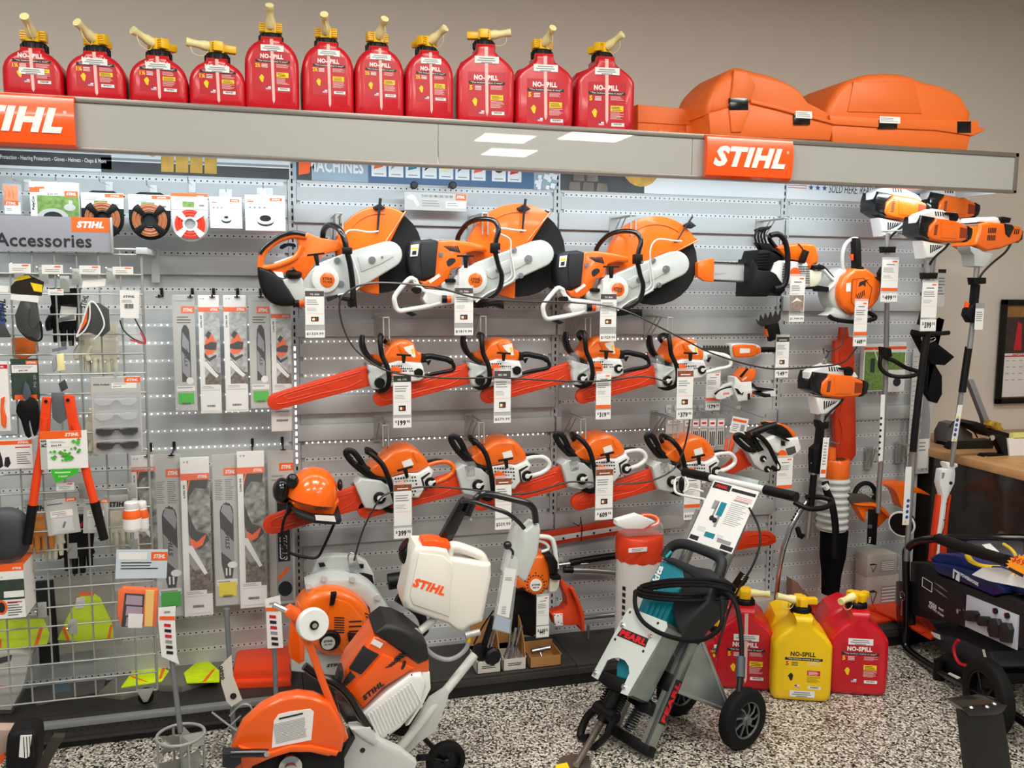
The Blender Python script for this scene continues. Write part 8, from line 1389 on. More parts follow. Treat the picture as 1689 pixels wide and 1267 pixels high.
# more stock low in the middle: pole hedge blade, poles, straight trimmer engine, deflector, spike boxes
o=thing('hedge_trimmer_blade',W(960,885,-.06),'long orange sheathed hedge trimmer blade hung level on the wall','hedge trimmer');Z=zz(820,830,4.368);b=B(ORD);ps(b,-.06,Z([(320,215),(860,120),(900,118),(900,210),(860,230),(330,315),(290,300)]),-.02,.0,bev=.004);finish(b,'sheath',o);b=B(WHT);ps(b,-.065,Z([(370,245),(860,165),(900,160),(900,195),(860,200),(400,275)]),0,.006,bev=.002);finish(b,'blade',o);b=B(INK)
for x,y in ((478,254),(578,236),(697,216),(815,195)):q=W(*Z([(x,y)])[0],-.0715);b.cyl(q,q-Vector((0,.002,0)),.006,n=10)
finish(b,'rivet',o);b=B(BLK);tb(b,-.08,Z([(600,100),(612,180),(605,275)]),.0025,sm=0);tb(b,-.08,Z([(545,140),(590,165),(605,130)]),.0025,sm=0);finish(b,'tie',o);b=B(GRW);ps(b,-.08,[(1082,852),(1095,848),(1122,850),(1128,860),(1120,868),(1090,872)],-.03,.02,bev=.006);finish(b,'gearbox',o)
o=thing('telescopic_pole',W(950,930,-.08),'pole with a black foam grip lying level behind the white tube','pole');b=B(BLK);tb(b,-.08,Z([(525,430),(700,400),(880,375)]),.017,sm=0);finish(b,'foam_grip',o);b=B(SIL);tb(b,-.08,Z([(440,445),(525,435)]),.011,sm=0);tb(b,-.1,Z([(600,440),(655,436)]),.004,sm=0);finish(b,'ferrule',o)
o=thing('telescopic_pole',W(950,945,-.09),'bare metal pole just below the foam gripped one','pole');b=B(ALU);tb(b,-.09,Z([(520,480),(680,485),(860,500),(1000,510)]),.012,sm=0);finish(b,'tube',o);b=B(BLK);tb(b,-.09,Z([(480,480),(545,482)]),.016,sm=0);finish(b,'end_cap',o)
o=thing('shaft_tube',W(980,1018,-.1),'silver shaft lying along the foot of the wall left of the white tube','shaft');b=B(ALU);tb(b,-.1,Z([(600,828),(720,815),(900,798)]),.012,sm=0);b.box(Fr((W(1000,1020,-.1).x,-.1,.0935)),(-.1,0,-.01),(-.09,.07,.01));finish(b,'tube',o)
Y=-.34;o=thing('trimmer_engine',W(885,1010,Y),'orange trimmer engine with white round badge behind the cart lever','trimmer engine');b=B(WHT);tb(b,Y,Z([(300,240),(380,250),(410,300),(425,420),(430,470)]),.011);tb(b,Y+.01,Z([(290,270),(350,290),(370,330),(320,350)]),.007);finish(b,'rear_handle',o)
b=B(ORG);ps(b,Y,Z([(150,560),(200,570),(240,420),(290,380),(370,380),(385,480),(375,600),(330,660),(270,670),(210,640),(190,610),(150,620)]),-.12,.0,bev=.014,seg=3);finish(b,'housing',o);b=B(INK)
for k in range(20):
    a=2*PI*k/20;cx,cy=278+62*math.cos(a),590+70*math.sin(a);ps(b,Y,Z([(cx-5,cy-4),(cx+5,cy-4),(cx+5,cy+4),(cx-5,cy+4)]),0,.0012)
    if k % 2:cx,cy=278+80*math.cos(a),590+88*math.sin(a);ps(b,Y,Z([(cx-5,cy-4),(cx+5,cy-4),(cx+5,cy+4),(cx-5,cy+4)]),0,.0012) if 420<cy<660 and cx<370 else None
finish(b,'air_slots',o,smooth=False);b=B(PAP);q=W(*Z([(278,590)])[0],Y-.001);b.lathe(q,(0,-1,0),[(.028,0),(.028,.004)],n=26);b.text(Fr(q+Vector((0,-.005,0))),'STIHL',0,.003,w=.042,h=.008,m=INK,bold=.05,shear=.2);b.text(Fr(q+Vector((0,-.005,0))),'MM 55',0,-.01,w=.03,h=.006,m=INK,bold=.03);finish(b,'badge',o)
b=B(BLK);ps(b,Y-.01,Z([(345,370),(400,370),(430,420),(430,500),(380,505),(370,440),(345,400)]),-.05,.02,bev=.008);ps(b,Y-.01,Z([(385,515),(450,515),(452,545),(388,545)]),-.02,.02,bev=.003);finish(b,'filter_cover',o);b=B(MATS['tank_milk']);ps(b,Y,Z([(385,545),(452,545),(445,600),(420,640),(375,640)]),-.05,.005,bev=.008);finish(b,'fuel_tank',o)
b=B(BLK);ps(b,Y+.1,[(850,975),(890,975),(905,1030),(880,1052),(845,1045),(835,1010)],-.06,.0,bev=.015);finish(b,'tine_guard',o)
price_tag(885,985,905,1032,'449','price tag reading $449 hanging from the round badged trimmer engine',Y=-.39,pc=(1034,1052),cents='95')
o=thing('trimmer_deflector',W(940,1035,-.3),'curved red orange deflector standing with a white bolted plate','deflector');b=B(mat('deflector_red','#d8431c',.35));ps(b,-.3,Z([(450,545),(500,580),(570,680),(610,800),(620,915),(605,920),(585,880),(420,885),(390,800),(480,775),(505,740),(500,680),(465,600)]),-.07,.0,bev=.01);ps(b,-.31,Z([(540,600),(580,680),(618,790),(622,910),(605,920),(595,800),(560,690),(520,610)]),-.02,.02,bev=.004);finish(b,'deflector',o);b=B(PAP);ps(b,-.305,Z([(405,798),(468,795),(472,878),(415,880)]),0,.006,bev=.001)
for x,y in ((413,806),(460,804),(465,868),(420,872),(438,812),(442,858)):q=W(*Z([(x,y)])[0],-.3112);b.cyl(q,q-Vector((0,.0006,0)),.003,INK,8)
finish(b,'bolt_plate',o)
def tray(label,x0,x1,yt,yb,Y,m,h0,cont,group=None):
    a=W(x0,yb,Y);w=W(x1,yb,Y).x-a.x;z=.0935;o=thing('cardboard_tray',(a.x+w/2,Y+.07,z),label,'box',group);f=Fr((a.x,Y,z));b=B(m);d=.14;b.box(f,(0,0,-d),(w,.003,0));b.box(f,(0,0,-.003),(w,h0,0));b.box(f,(0,0,-d),(w,h0*1.4,-d+.003));b.box(f,(0,0,-d),(.003,h0*1.1,0));b.box(f,(w-.003,0,-d),(w,h0*1.1,0));finish(b,'tray',o);return o,f,w
o,f,w=tray('brown cardboard tray with a socket wrench on the shelf',874,926,1050,1098,-.36,CRD,.05,None)
ow=thing('socket_wrench',f.p(w*.4,.05,-.06),'bright T-shaped socket wrench in the brown tray','wrench');b=B(SIL);b.cyl(f.p(w*.15,.058,-.05),f.p(w*.75,.062,-.06),.012);b.tube([f.p(w*.42,.05,-.05),f.p(w*.48,.02,-.02),f.p(w*.3,.012,-.01)],.006);finish(b,'socket',ow)
WC=mat('card_white','#c9c4bb',.7)
for x0,x1,l in ((830,868,'open white fronted carton of small bagged tools, left of the brown tray'),(787,826,'open white fronted carton at the foot of the cart handle')):
    o,f,w=tray(l,x0,x1,1060,1102,-.36,WC,.055,None,'white fronted cartons on the shelf');b=B(CRD);b.box(f,(0,.05,-.14),(w,.2,-.137));b.prism(Fr(f.p(w-.003,0,-.14),(0,-1,0),(0,0,1)),[(0,.05),(.14,.05),(.12,.12),(.05,.2),(0,.22)],0,.003);finish(b,'flap',o)
    b=B(INK);b.lines(f,w*.2,.038,w*.8,.022,2,INK,w=.0008,ragged=.1);finish(b,'print',o,smooth=False)
    for k in range(3):u=w*(.2+.25*k);t2=tag(finish(B(SIL if k != 1 else mat('tool_grey','#8d9094',.4,.5)).tube([f.p(u,.02,-.08),f.p(u+.02-.01*k,.1,-.05),f.p(u+.03,.16+.01*k,-.07)],.007,n=8),'hand_tool',None),'small bright hand tool standing in a white fronted carton','tool','small tools in the cartons')
# --- white tube bin with an orange collar
Y=-.36;a=W(1052,1105,Y);o=thing('tube_bin',(W(1052,1000,Y).x,Y,.0935),'tall white tube with an orange collar holding wrapped goods','bin');x=W(1052,1000,Y).x;r=(W(1087,1000,Y).x-W(1018,1000,Y).x)/2;z1=W(1052,920,Y).z;z2=W(1052,880,Y).z;b=B(mat('tube_white','#d9d6d2',.4));b.lathe((x,Y,.0935),(0,0,1),[(r,0),(r,z1-.0935)],n=40);finish(b,'tube',o);b=B(ORD);b.lathe((x,Y,z1-.003),(0,0,1),[(r*1.03,0),(r*1.05,.02),(r*1.05,z2-z1-.012),(r*.98,z2-z1),(r*.9,z2-z1)],n=12);finish(b,'collar',o)
b=B(PAP);f=FW_(1052,907,Y-r*1.06);b.box(f,(-.045,-.01,0),(.045,.01,.001));b.lines(f,-.03,.007,.03,-.007,2,GIN,w=.0015);finish(b,'price_sticker',o);b=B(INK)
for i in range(9):q=Vector((x-r*1.0*math.cos(.5),Y-r*math.sin(.5)-.001,.2+i*.03));b.box(Fr(q,(math.sin(.5),-math.cos(.5),0)),(-.01,0,0),(.008,.018,.0015)) 
finish(b,'tube_print',o,smooth=False)
o=thing('paper_wad',(x,Y,z2),'folded white paper and clear wrap on top of the white tube','paper');b=B(PAP);ps(b,Y-.06,[(1016,858),(1050,848),(1080,860),(1060,872),(1030,872),(1016,866)],-.03,.01,bev=.004);finish(b,'paper',o);b=B(CLB);ps(b,Y-.03,[(1020,866),(1090,862),(1092,880),(1030,884)],-.06,.03,bev=.012);finish(b,'clear_wrap',o)
b=B(SGN);q=W(1064,868,Y);o=thing('orange_ring',q,'orange ring shaped cap leaning on top of the white tube','cap');b.tube([q+Vector((.055*math.cos(t_),-.02+.02*math.sin(t_),.03+.022*math.sin(t_))) for t_ in [2*PI*k/28 for k in range(28)]],.009,closed=True,n=8);finish(b,'ring',o)
# ================================================================ CUT-OFF SAW ON ITS CART
Za=zz(380,850,3.038);Zb=zz(640,790,3.96);OGG=mat('enamel_orange','#e85a10',.25,coat=.4)
o=thing('cart_saw',(W(600,1267,-1.2).x,-1.15,0),'big orange and white cut-off saw mounted on a wheeled cart in the foreground','cut-off saw')
# disc guard with its label
Y=-1.32;b=B(OGG);GP=Za([(15,1150),(60,1055),(150,972),(250,922),(340,905),(420,915),(500,950),(550,1030),(575,1110),(560,1190),(500,1215),(400,1192),(300,1190),(200,1225),(100,1270),(60,1330),(-30,1330),(-10,1220)])
ps(b,Y,GP,-.05,0,bev=.014,sm=1,seg=3);ps(b,Y,Za([(40,1150),(180,1190),(300,1150),(400,1150),(540,1180),(530,1200),(400,1180),(300,1180),(180,1215),(60,1270)]),-.01,.012,bev=.004);finish(b,'disc_guard',o)
b=B(PAP);ps(b,Y,Za([(207,1165),(218,1030),(240,998),(290,985),(400,970),(418,985),(405,1125)]),0,.002);q=W(*Za([(225,1015)])[0],Y-.0025);e=W(*Za([(398,1120)])[0],Y-.0025)
b.lines(Fr((q.x,Y-.0025,e.z),(1,0,.12)),0,q.z-e.z-.02,e.x-q.x-.004,-.004,14,GIN,w=0,ragged=.08);b.lines(Fr((q.x,Y-.003,e.z),(1,0,.12)),.02,q.z-e.z,e.x-q.x-.01,q.z-e.z-.014,1,INK,w=0,ragged=0);finish(b,'warning_label',o,smooth=False)
c=W(*Za([(300,1245)])[0],Y+.03);b=B(DSK);b.cyl(c+Vector((0,0,-.02)),c+Vector((0,.005,-.02)),.17,n=48);finish(b,'cutting_disc',o);b=B(CHR);b.lathe(c-Vector((0,.01,0)),(0,-1,0),[(.038,0),(.036,.012),(.02,.018),(.018,.03),(.012,.032)],n=28);finish(b,'arbor_nut',o)
b=B(BLG);tb(b,Y-.05,Za([(0,1195),(100,1192),(190,1192)]),.0125,sm=0);q=W(*Za([(182,1194)])[0],Y-.066);b.cyl(q,q-Vector((0,.006,0)),.008,CHR);finish(b,'guard_lever',o);b=B(mat('knob_navy','#181c28',.4));ps(b,Y-.03,Za([(-40,1180),(50,1180),(55,1230),(20,1260),(-40,1250)]),-.02,.02,bev=.006);finish(b,'lever_block',o)
# orange depth arm, white guide wheel
Y=-1.28;b=B(OGG);ps(b,Y,Za([(300,515),(335,500),(410,640),(490,860),(590,1110),(565,1135),(460,880),(380,660)]),-.02,.012,bev=.004);ps(b,Y,Za([(270,478),(300,458),(352,490),(345,522),(325,525),(275,500)]),-.03,.02,bev=.005);finish(b,'guide_arm',o)
b=B(CHR);tb(b,Y-.0,Za([(215,448),(352,512),(430,548)]),.0095,sm=0);finish(b,'axle_rod',o);q=W(*Za([(415,548)])[0],Y-.03);ax=Vector((.25,-.95,.1));b=B(WHT);b.lathe(q,ax,[(.048,-.02),(.051,-.016),(.051,.002),(.047,.008),(.02,.008)],n=40);b.lathe(q,ax,[(.014,.008),(.014,.013)],m=BLK,n=20);b.lathe(q,ax,[(.008,.013),(.008,.016)],m=CHR,n=16);finish(b,'guide_wheel',o)
b=B(OGG);ps(b,-.95,Za([(335,440),(300,540),(288,650),(300,720),(345,750),(372,735),(372,640),(352,560),(362,480)]),-.03,.0,bev=.008);finish(b,'side_hoop',o)
# engine
Y=-1.14;b=B(OGG);ps(b,Y,Za([(560,850),(590,770),(720,598),(800,625),(900,680),(1000,725),(1000,790),(960,800),(890,800),(780,860),(660,985),(590,930)]),-.16,.0,bev=.02,seg=3);ps(b,Y,Za([(600,880),(760,690),(920,760),(860,800),(760,860),(665,960)]),-.01,.012,bev=.006);finish(b,'top_cover',o)
b=B(SMK);ps(b,Y,Za([(720,588),(780,542),(840,550),(900,580),(985,648),(998,722),(940,748),(860,692),(790,640)]),-.17,.012,bev=.018,seg=3);finish(b,'filter_cover',o)
b=B(DGR);ps(b,Y,Za([(595,768),(668,658),(745,697),(655,797)]),-.01,.006,bev=.004);ps(b,Y,Za([(562,845),(600,782),(628,808),(580,852)]),-.01,.006,bev=.003);ps(b,Y,Za([(525,825),(545,760),(562,758),(565,790),(545,830)]),-.03,.03,bev=.003);finish(b,'cover_panel',o)
b=B(PAP);ps(b,Y,Za([(703,642),(720,620),(766,642),(750,666)]),0,.0025);finish(b,'sticker',o);b=B(INK)
for i in range(6):ps(b,Y,Za([(772+i*14,758-i*12),(778+i*14,752-i*12),(812+i*14,742-i*10),(806+i*14,750-i*10)]),0,.0135)
ps(b,Y,Za([(852,760),(862,735),(878,728),(872,750),(858,768)]),0,.0135);q=W(*Za([(715,880)])[0],Y-.0135);a_=math.radians(36);b.text(Fr(q,(math.cos(a_),0,math.sin(a_)),(-math.sin(a_),0,math.cos(a_))),'STIHL',0,0,w=.085,h=.019,m=INK,bold=.065,shear=.2,wz=.0005);finish(b,'print',o,smooth=False)
b=B(WHT);SP=Za([(658,990),(780,878),(900,790),(955,785),(978,830),(965,900),(940,960),(850,1060),(760,1122),(715,1100),(690,1040)]);ps(b,Y,SP,-.12,.016,bev=.014,seg=3);ps(b,Y,Za([(960,790),(1000,790),(1005,870),(960,960),(900,1050),(880,1060),(940,960),(975,860)]),-.1,.0,bev=.006)
for i in range(15):t_=i/14;x0,y0=690+215*t_,1000-160*t_;x1,y1=740+215*t_,1105-170*t_+20*math.sin(PI*t_);tb(b,Y-.018,Za([(x0,y0),(x1,y1)]),.0028,sm=0,n=6)
finish(b,'starter_cover',o);b=B(INK)
for x,y in ((908,800),(700,1065),(790,1100)):q=W(*Za([(x,y)])[0],Y-.0165);b.cyl(q,q-Vector((0,.001,0)),.003,n=10)
finish(b,'cover_screw',o);b=B(BLG);tb(b,Y-.05,Za([(370,755),(430,800),(500,830),(560,870),(610,930),(650,1000),(700,1075)]),.0135,sm=3);finish(b,'front_handle',o);b=B(CHR);ps(b,Y+.0,Za([(530,930),(620,950),(660,1020),(650,1060),(580,1050),(545,990)]),-.08,.0,bev=.01,m=mat('exhaust_steel','#6d6a66',.3,.8));finish(b,'exhaust',o)
# cast arm and plates
b=B(GRW);ps(b,Y-.06,Za([(595,1065),(640,1060),(700,1090),(760,1140),(850,1180),(935,1245),(920,1320),(500,1320),(540,1250),(620,1110)]),-.04,.0,bev=.01);ps(b,Y-.062,Za([(600,1065),(635,1062),(700,1060),(735,1130),(720,1150),(640,1100)]),-.03,.01,bev=.006);finish(b,'belt_cover',o);b=B(BLG);ps(b,Y-.055,Za([(505,1320),(560,1160),(600,1095),(625,1110),(570,1210),(535,1320)]),-.05,.012,bev=.003);q=W(*Za([(662,1178)])[0],Y-.0605);b.cyl(q,q-Vector((0,.001,0)),.009,n=16);finish(b,'belt',o)
b=B(GRW);ps(b,-1.06,Za([(1000,920),(1080,868),(1097,885),(1090,930),(1030,1085),(950,1140),(880,1210),(860,1200),(900,1080)]),-.02,.0,bev=.005);finish(b,'side_plate',o)
# cart tubes and wheels
b=B(mat('tube_pale','#c9cdc8',.3));b.tube([W(783,1080,-.98),W(735,1140,-1.03),W(655,1240,-1.1)],.0165,n=14);b.tube([W(655,1240,-1.1),W(650,1300,-1.1)],.0165,n=14);b.tube([W(685,1048,-1.0),W(713,1024,-.98),W(735,990,-.96)],.0145,n=12);lo=W(783,1080,-.98)
finish(b,'frame_tube',o);q=W(735,1255,-1.0);wr_=q.z if .06<q.z<.12 else .085;wheel(o,(q.x,-1.0,wr_),(0.12,-1,0),wr_,.04,hub=BLK,spokes=4,rim=.75);wheel(o,(q.x-.1,-.62,wr_),(0.12,-1,0),wr_,.04,hub=BLK,spokes=4,rim=.75);b=B(BLK);b.cyl((q.x,-1.0,wr_),(q.x-.1,-.62,wr_),.01);b.tube([(q.x,-.97,wr_),W(690,1250,-1.05)],.012);finish(b,'axle',o)
b=B(BLG);Y=-.95;ps(b,Y,Zb([(335,390),(470,150),(500,125),(545,140),(540,230),(500,250),(415,420)]),-.03,.0,bev=.006);finish(b,'post',o)
b=B(BLG);tb(b,Y-.03,Zb([(520,240),(555,160),(600,105),(660,98),(800,130),(910,160),(955,205),(965,285)]),.0125,sm=3,n=12);finish(b,'handlebar',o);b=B(BLG);tb(b,Y-.06,Zb([(480,145),(560,150),(680,190),(780,225),(850,280),(890,325)]),.008,sm=3);q=W(*Zb([(540,260)])[0],Y-.01);b.cyl(q,q-Vector((0,.008,0)),.006,CHR,6);finish(b,'lever',o)
b=B(GRW);ps(b,Y-.02,Zb([(760,620),(800,440),(838,310),(862,288),(885,325),(905,328),(945,288),(985,295),(993,330),(975,480),(900,660),(880,668),(845,640)]),-.06,.015,bev=.014,seg=3);finish(b,'console',o);b=B(BLG);q=W(*Zb([(780,434)])[0],Y-.08);b.ell(q,.016,.016,.016);tb(b,Y-.06,Zb([(785,445),(815,475),(808,520)]),.005);finish(b,'throttle_knob',o)
b=B(BLK);tb(b,Y-.02,Zb([(690,900),(655,1000),(620,1110)]),.0125,sm=0);q=W(*Zb([(600,1120)])[0],Y-.01);b.cyl(q,q-Vector((0,.03,0)),.03,n=24);q=W(*Zb([(672,1150)])[0],Y-.04);b.lathe(q,(.2,-1,0),[(.03,0),(.034,.006),(.034,.02),(.026,.028)],n=8);finish(b,'height_clamp',o)
b=B(BLK);tb(b,Y+.03,Zb([(690,860),(640,930),(600,1000),(560,1080)]),.003,sm=3);tb(b,Y+.06,Zb([(100,430),(150,470),(165,520)]),.03,sm=2);q=W(*Zb([(140,490)])[0],Y+.06);b.ell(q,.04,.05,.045);finish(b,'cable',o)
# tank
Y=-1.02;TNK=mat('tank_white','#e6e4da',.3);o=thing('water_tank',W(*Zb([(400,1000)])[0],Y+.05),'milky white water tank with an orange cap and orange lettering on the saw cart','water tank')
b=B(TNK);ps(b,Y,Zb([(185,440),(300,440),(385,455),(410,520),(620,550),(680,562),(682,640),(625,940),(540,975),(500,1008),(455,1000),(400,955),(170,880),(110,852),(96,790),(135,620),(160,480)]),-.14,.0,bev=.022,seg=4,sm=1);ps(b,Y,Zb([(200,480),(360,500),(420,560),(400,900),(160,820),(140,760)]),-.005,.006,bev=.006);finish(b,'body',o)
b=B(TNK);tb(b,Y+.05,Zb([(390,500),(405,450),(440,440),(520,465),(600,500),(625,545),(640,580)]),.019,sm=3,n=14,flat=1.4);finish(b,'handle',o);b=B(SGN);ps(b,Y+.03,Zb([(215,430),(225,395),(300,388),(400,410),(406,440),(375,462),(300,455)]),-.06,.02,bev=.006);finish(b,'cap',o)
q=W(*Zb([(272,706)])[0],Y-.007);a_=math.radians(-22);b=B(OIN);b.text(Fr(q,(math.cos(a_),0,math.sin(a_)),(-math.sin(a_)*-1,0,math.cos(a_))),'STIHL',0,0,w=.123,h=.034,m=SGN,bold=.06,shear=.12,wz=0);finish(b,'lettering',o)
o=thing('water_hose',W(*Zb([(390,1180)])[0],Y),'clear bent water hose under the white tank','hose');b=B(mat('hose_clear','#a9aeb2',.15,alpha=.6));tb(b,Y-.02,Zb([(150,985),(195,995),(225,1050),(260,1120),(320,1165),(400,1180),(470,1150),(515,1100),(527,1050)]),.0085,sm=3,n=10);finish(b,'tube',o);b=B(mat('brass','#e0c030',.3,.5));tb(b,Y-.02,Zb([(525,1065),(528,1030)]),.009,sm=0);tb(b,Y-.02,Zb([(505,1025),(600,1000)]),.012,sm=0,m=GRM);finish(b,'fitting',o)
o=thing('info_tag',W(*Zb([(760,980)])[0],-1.02),'long clear sleeve with a printed strip hanging from the cart console','tag');b=B(PAP);ps(b,-1.02,Zb([(765,580),(838,595),(790,910),(712,885)]),-.001,0);f=FW_(*Zb([(790,640)])[0],-1.0212,-6)
for v0,n,w_ in ((.0,2,.03),(-.11,4,.028),(-.15,3,.03)):b.lines(f,-.014,v0,-.014+w_,v0-.008*n,n,GIN,w=0,ragged=.5)
finish(b,'card',o,smooth=False);b=B(CLB);ps(b,-1.02,Zb([(735,640),(778,475),(850,520),(845,620),(800,1012),(680,982)]),-.002,.003);finish(b,'sleeve',o);b=B(mat('film_blue','#9fb6cf',.12,.4));ps(b,-1.02,Zb([(705,890),(800,920),(790,1005),(685,975)]),-.0015,.0015);finish(b,'film',o)
# ================================================================ MIXING WHISKS STANDING IN FRONT OF THE SHELF
Zm=zz(0,950,3.378);WSK=mat('whisk_grey','#8f9499',.35,.6)
def mixtag(pts,Y,label,txt):
    o=thing('hang_tag',W(*Zm([pts[2]])[0],Y),label,'tag',None);b=B(PAP);ps(b,Y,Zm(pts),-.001,0);q=Zm(pts);x0,y0=q[0];x1,y1=q[1];a=T(Y-.0012,[(x0+2,y0+14),(x1-2,y0+14),(x1-2,y0+20),(x0+2,y0+20)]);b.prism(FY(Y-.0012),a,0,.0003,OIN)
    for i,m in enumerate((REDP,INK,REDP,GIN,INK,INK)):c=(x0+x1)/2+(y1-y0)*0+i*.8;yy=y0+26+i*9;b.prism(FY(Y-.0012),T(Y-.0012,[(c-5,yy),(c+6,yy+1),(c+6,yy+6),(c-5,yy+5)]),0,.0003,m)
    ps(b,Y-.001,[((x0+x1)/2-5,y0+6),((x0+x1)/2+5,y0+5),((x0+x1)/2+5,y0+8),((x0+x1)/2-5,y0+9)],0,.0005,m=GIN);finish(b,'card',o,smooth=False)
Y=-.74;top=W(282,1075,Y);hc=W(298,1212,Y-.02);o=thing('mixing_whisk',(hc.x,Y,.0),'mixing whisk with a ringed vane head, front left on the floor','mixing whisk','mixing whisks');b=B(WSK);b.tube([top,hc+Vector((0,0,.01))],.0095,n=12);finish(b,'shaft',o);b=B(GRM)
R_=.083;b.tube([hc+Vector((R_*math.cos(t_),R_*math.sin(t_),0)) for t_ in [2*PI*k/32 for k in range(32)]],.0055,closed=True,n=8);b.tube([(hc.x+R_*math.cos(t_),hc.y+R_*math.sin(t_),.012) for t_ in [2*PI*k/32 for k in range(32)]],.0055,closed=True,n=8)
for k in range(4):a_=k*PI/2+.4;d=Vector((R_*math.cos(a_),R_*math.sin(a_),0));b.tube([hc+d,(hc.x+d.x,hc.y+d.y,.012)],.0045,n=6)
finish(b,'ring_cage',o);b=B(GRM)
for lv in range(2):
    for k in range(5):
        a_=k*2*PI/5+lv*.5;d=Vector((math.cos(a_),math.sin(a_),0));s_=Vector((-d.y,d.x,0));z0=hc+Vector((0,0,-.005-lv*.085));V=[b.bm.verts.new(p_) for p_ in (z0,z0+d*R_*.95+s_*.022+Vector((0,0,-.004)),z0+d*R_*.95-s_*.012-Vector((0,0,.04)),z0-Vector((0,0,.05)))];b.face(V)
b.cyl(hc,(hc.x,hc.y,.015),.007);finish(b,'vanes',o);mixtag([(882,178),(980,168),(975,240),(985,440),(1000,495),(900,450),(882,260)],Y-.02,'red and white hang tag on the front left whisk','')
Y=-.6;o=thing('mixing_whisk',(W(385,1250,Y).x,Y,0),'mixing whisk with bent strap blades, second from the left','mixing whisk','mixing whisks');b=B(WSK);b.tube([W(374,1012,Y),W(384,1180,Y),W(388,1240,Y)],.0095,n=12);b.cyl(W(374,1016,Y),W(374,1004,Y),.013,n=6);finish(b,'shaft',o);b=B(GRM)
tb(b,Y-.02,Zm([(1280,780),(1340,720),(1390,720),(1408,780),(1385,900),(1290,980)]),.007,sm=3,flat=.5);tb(b,Y-.04,Zm([(1180,760),(1300,850),(1390,900)]),.004,sm=3);tb(b,Y-.02,Zm([(1340,780),(1250,870),(1190,960),(1200,1020),(1300,1040)]),.006,sm=3,flat=.5);finish(b,'strap_blades',o)
b=B(mat('tag_cream','#d5d2c4',.6));ps(b,Y-.05,Zm([(1228,500),(1290,440),(1300,560),(1350,690),(1290,730),(1262,700),(1232,600)]),-.001,0);f=Fr(W(*Zm([(1236,540)])[0],Y-.0515),(.12,0,-1),(1,0,.12));b.text(f,'0890',0,0,w=.055,h=.014,m=INK,bold=.03);q=W(*Zm([(1300,670)])[0],Y-.052);b.cyl(q,q+Vector((0,-.001,0)),.012,INK,18);tag(finish(b,'hang_tag',None),'long cream tag with a round hole on the second whisk','tag')
Y=-.62;o=thing('mixing_whisk',(W(457,1240,Y).x,Y,0),'mixing whisk shaft just left of the cart saw, its head out of sight','mixing whisk','mixing whisks');b=B(WSK);b.tube([W(452,1055,Y),W(456,1170,Y),W(458,1250,Y)],.0095,n=12);finish(b,'shaft',o);b=B(GRM);c=W(458,1255,Y);b.tube([Vector((c.x+.05*math.cos(t_),c.y+.05*math.sin(t_),.02)) for t_ in [2*PI*k/20 for k in range(20)]],.005,closed=True,n=6);b.cyl((c.x,c.y,.02),(c.x,c.y,.12),.006);b.cyl((c.x-.05,c.y,.02),(c.x+.05,c.y,.02),.004);finish(b,'ring_head',o)
mixtag([(1475,130),(1560,108),(1565,160),(1578,400),(1490,405),(1482,200)],Y-.04,'red and white hang tag on the rightmost whisk','')
# ================================================================ LOWER LEFT CORNER
Y=-1.0;o=thing('black_pouch',W(25,1275,Y),'black padded pouch with a printed white label in the bottom left corner','pouch');Zc2=zz(0,1030,4.968);b=B(mat('pouch_black','#0b0b0c',.7,bump=.4,spec=.3));P_=T(Y,Zc2([(45,960),(70,910),(140,885),(260,885),(300,930),(300,1060),(270,1200),(60,1230),(35,1150)]));ps(b,Y,Zc2([(45,960),(70,910),(140,885),(260,885),(300,930),(300,1060),(270,1250),(60,1260),(35,1150)]),-.1,.0,bev=.02,sm=2,seg=3);finish(b,'body',o);b=B(PAP);ps(b,Y-.001,Zc2([(168,910),(262,905),(240,1080),(215,1095),(155,1085)]),-.001,.002);f=FW_(*Zc2([(180,925)])[0],Y-.0035);b.lines(Fr(f.o,(0,0,-1),(1,0,0)),.0,.035,.075,.0,4,INK,w=0,ragged=.1,th=.3);finish(b,'label',o,smooth=False)
o=thing('brown_carton',W(20,1230,-.9),'brown and orange carton edge behind the black pouch','box');b=B(CRD);ps(b,-.9,Zc2([(-60,865),(265,868),(240,900),(90,980),(20,1100),(-60,1120)]),-.05,.0,bev=.003,m=mat('carton_taupe','#b49c8c',.6));ps(b,-.905,Zc2([(-60,1100),(30,1060),(45,1090),(20,1140),(-60,1180)]),-.02,.0,m=OIN);finish(b,'carton',o)
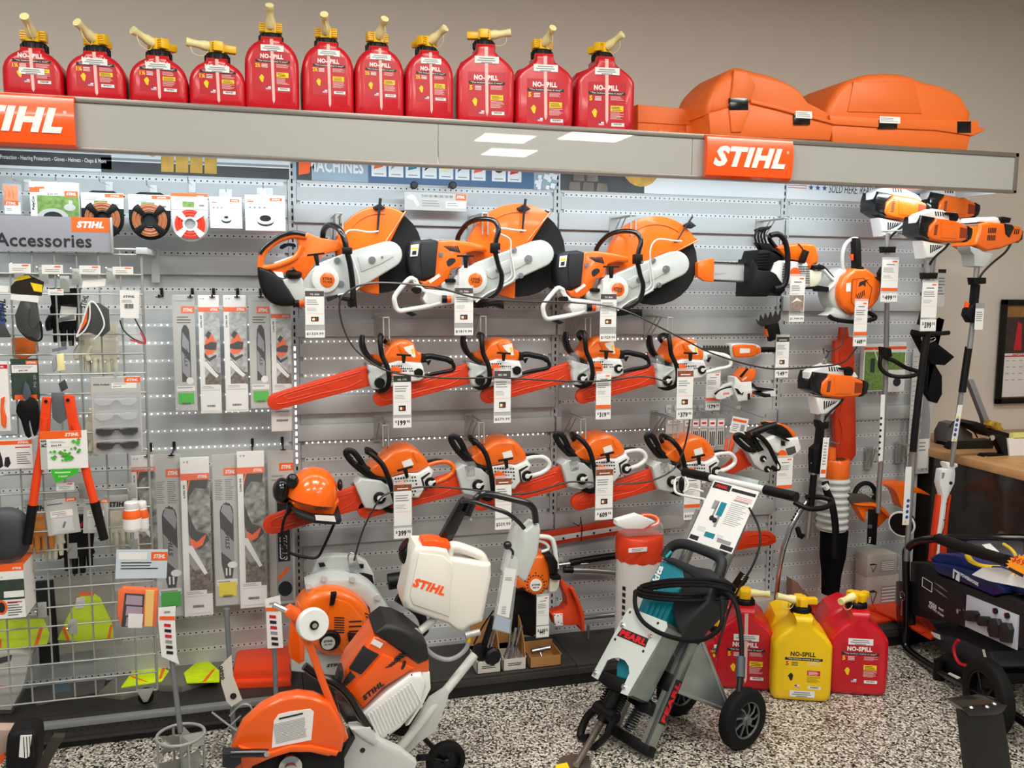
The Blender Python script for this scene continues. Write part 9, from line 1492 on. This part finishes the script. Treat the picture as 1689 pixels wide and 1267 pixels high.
o=thing('wooden_strip',W(80,1260,-.8),'dark brown slat leaning on the floor beside the pouch','slat');b=B(mat('slat_brown','#3a3330',.5));ps(b,-.8,Zc2([(430,925),(525,925),(400,1150),(360,1260),(260,1260),(330,1100)]),-.03,0,bev=.002);finish(b,'slat',o)
b=B(CHR);b.tube([G(88,1251,.004),G(108,1251,.004)],.004);tag(finish(b,'loose_pin',None),'small bright pin beside the dark slat','pin')
# ================================================================ SUB-PARTS: printed faces, caps, hubs and fittings belong to the part they sit on
SUB={'front_label':['body'],'level_strip':['body'],'spout':['pump_head'],'warning_sticker':['top_cover','disc_guard'],'warning_label':['disc_guard','shaft'],'side_sticker':['top_cover','beam'],'cover_openings':['top_cover','engine_cover'],
       'cover_screw':['top_cover'],'arm_bolts':['arm_cover'],'badge':['starter_cover','starter_housing','housing','engine_cover'],'air_slots':['starter_housing','housing','engine_cover'],'tank_cap':['fuel_tank','oil_tank'],'oil_cap':['starter_housing'],
       'chain_cover_knob':['sprocket_cover'],'cover_knob':['sprocket_cover'],'cooling_slots':['shroud'],'hub':['wheel','coil'],'battery_print':['battery'],'guard_lever':['disc_guard'],'bolt_plate':['deflector'],'rivet':['blade'],'outlet_cover':['outlet_plate'],
       'toggle_switch':['control_panel'],'panel_print':['control_panel'],'maker_lettering':['name_panel'],'plate_bolt':['front_plate'],'bolt_hole':['front_plate'],'brand_sticker':['front_plate'],'edge_channel':['board'],'lit_slots':['post'],'trigger':['rear_handle','grip'],
       'price_sticker':['body','peak','collar','tray','lid'],'buckle':['strap'],'blister_rib':['blister'],'cork_board':['frame'],'cap_bolt':['cap'],'strap_cuff':['bag_strap'],'stripe':['vest'],'lock_pin':['corner_handle'],'arbor_nut':['cutting_disc']}
def mid(o):return sum((Vector(c) for c in o.bound_box),Vector())/8
for root in [o for o in C.objects if o.parent is None and o.type=='EMPTY']:
    kids=list(root.children)
    for ch in kids:
        for want in SUB.get(ch.name.split('.')[0],[]):
            ps_=[k for k in kids if k.name.split('.')[0]==want and k.parent==root]
            if ps_:ch.parent=min(ps_,key=lambda k:(mid(k)-mid(ch)).length);break
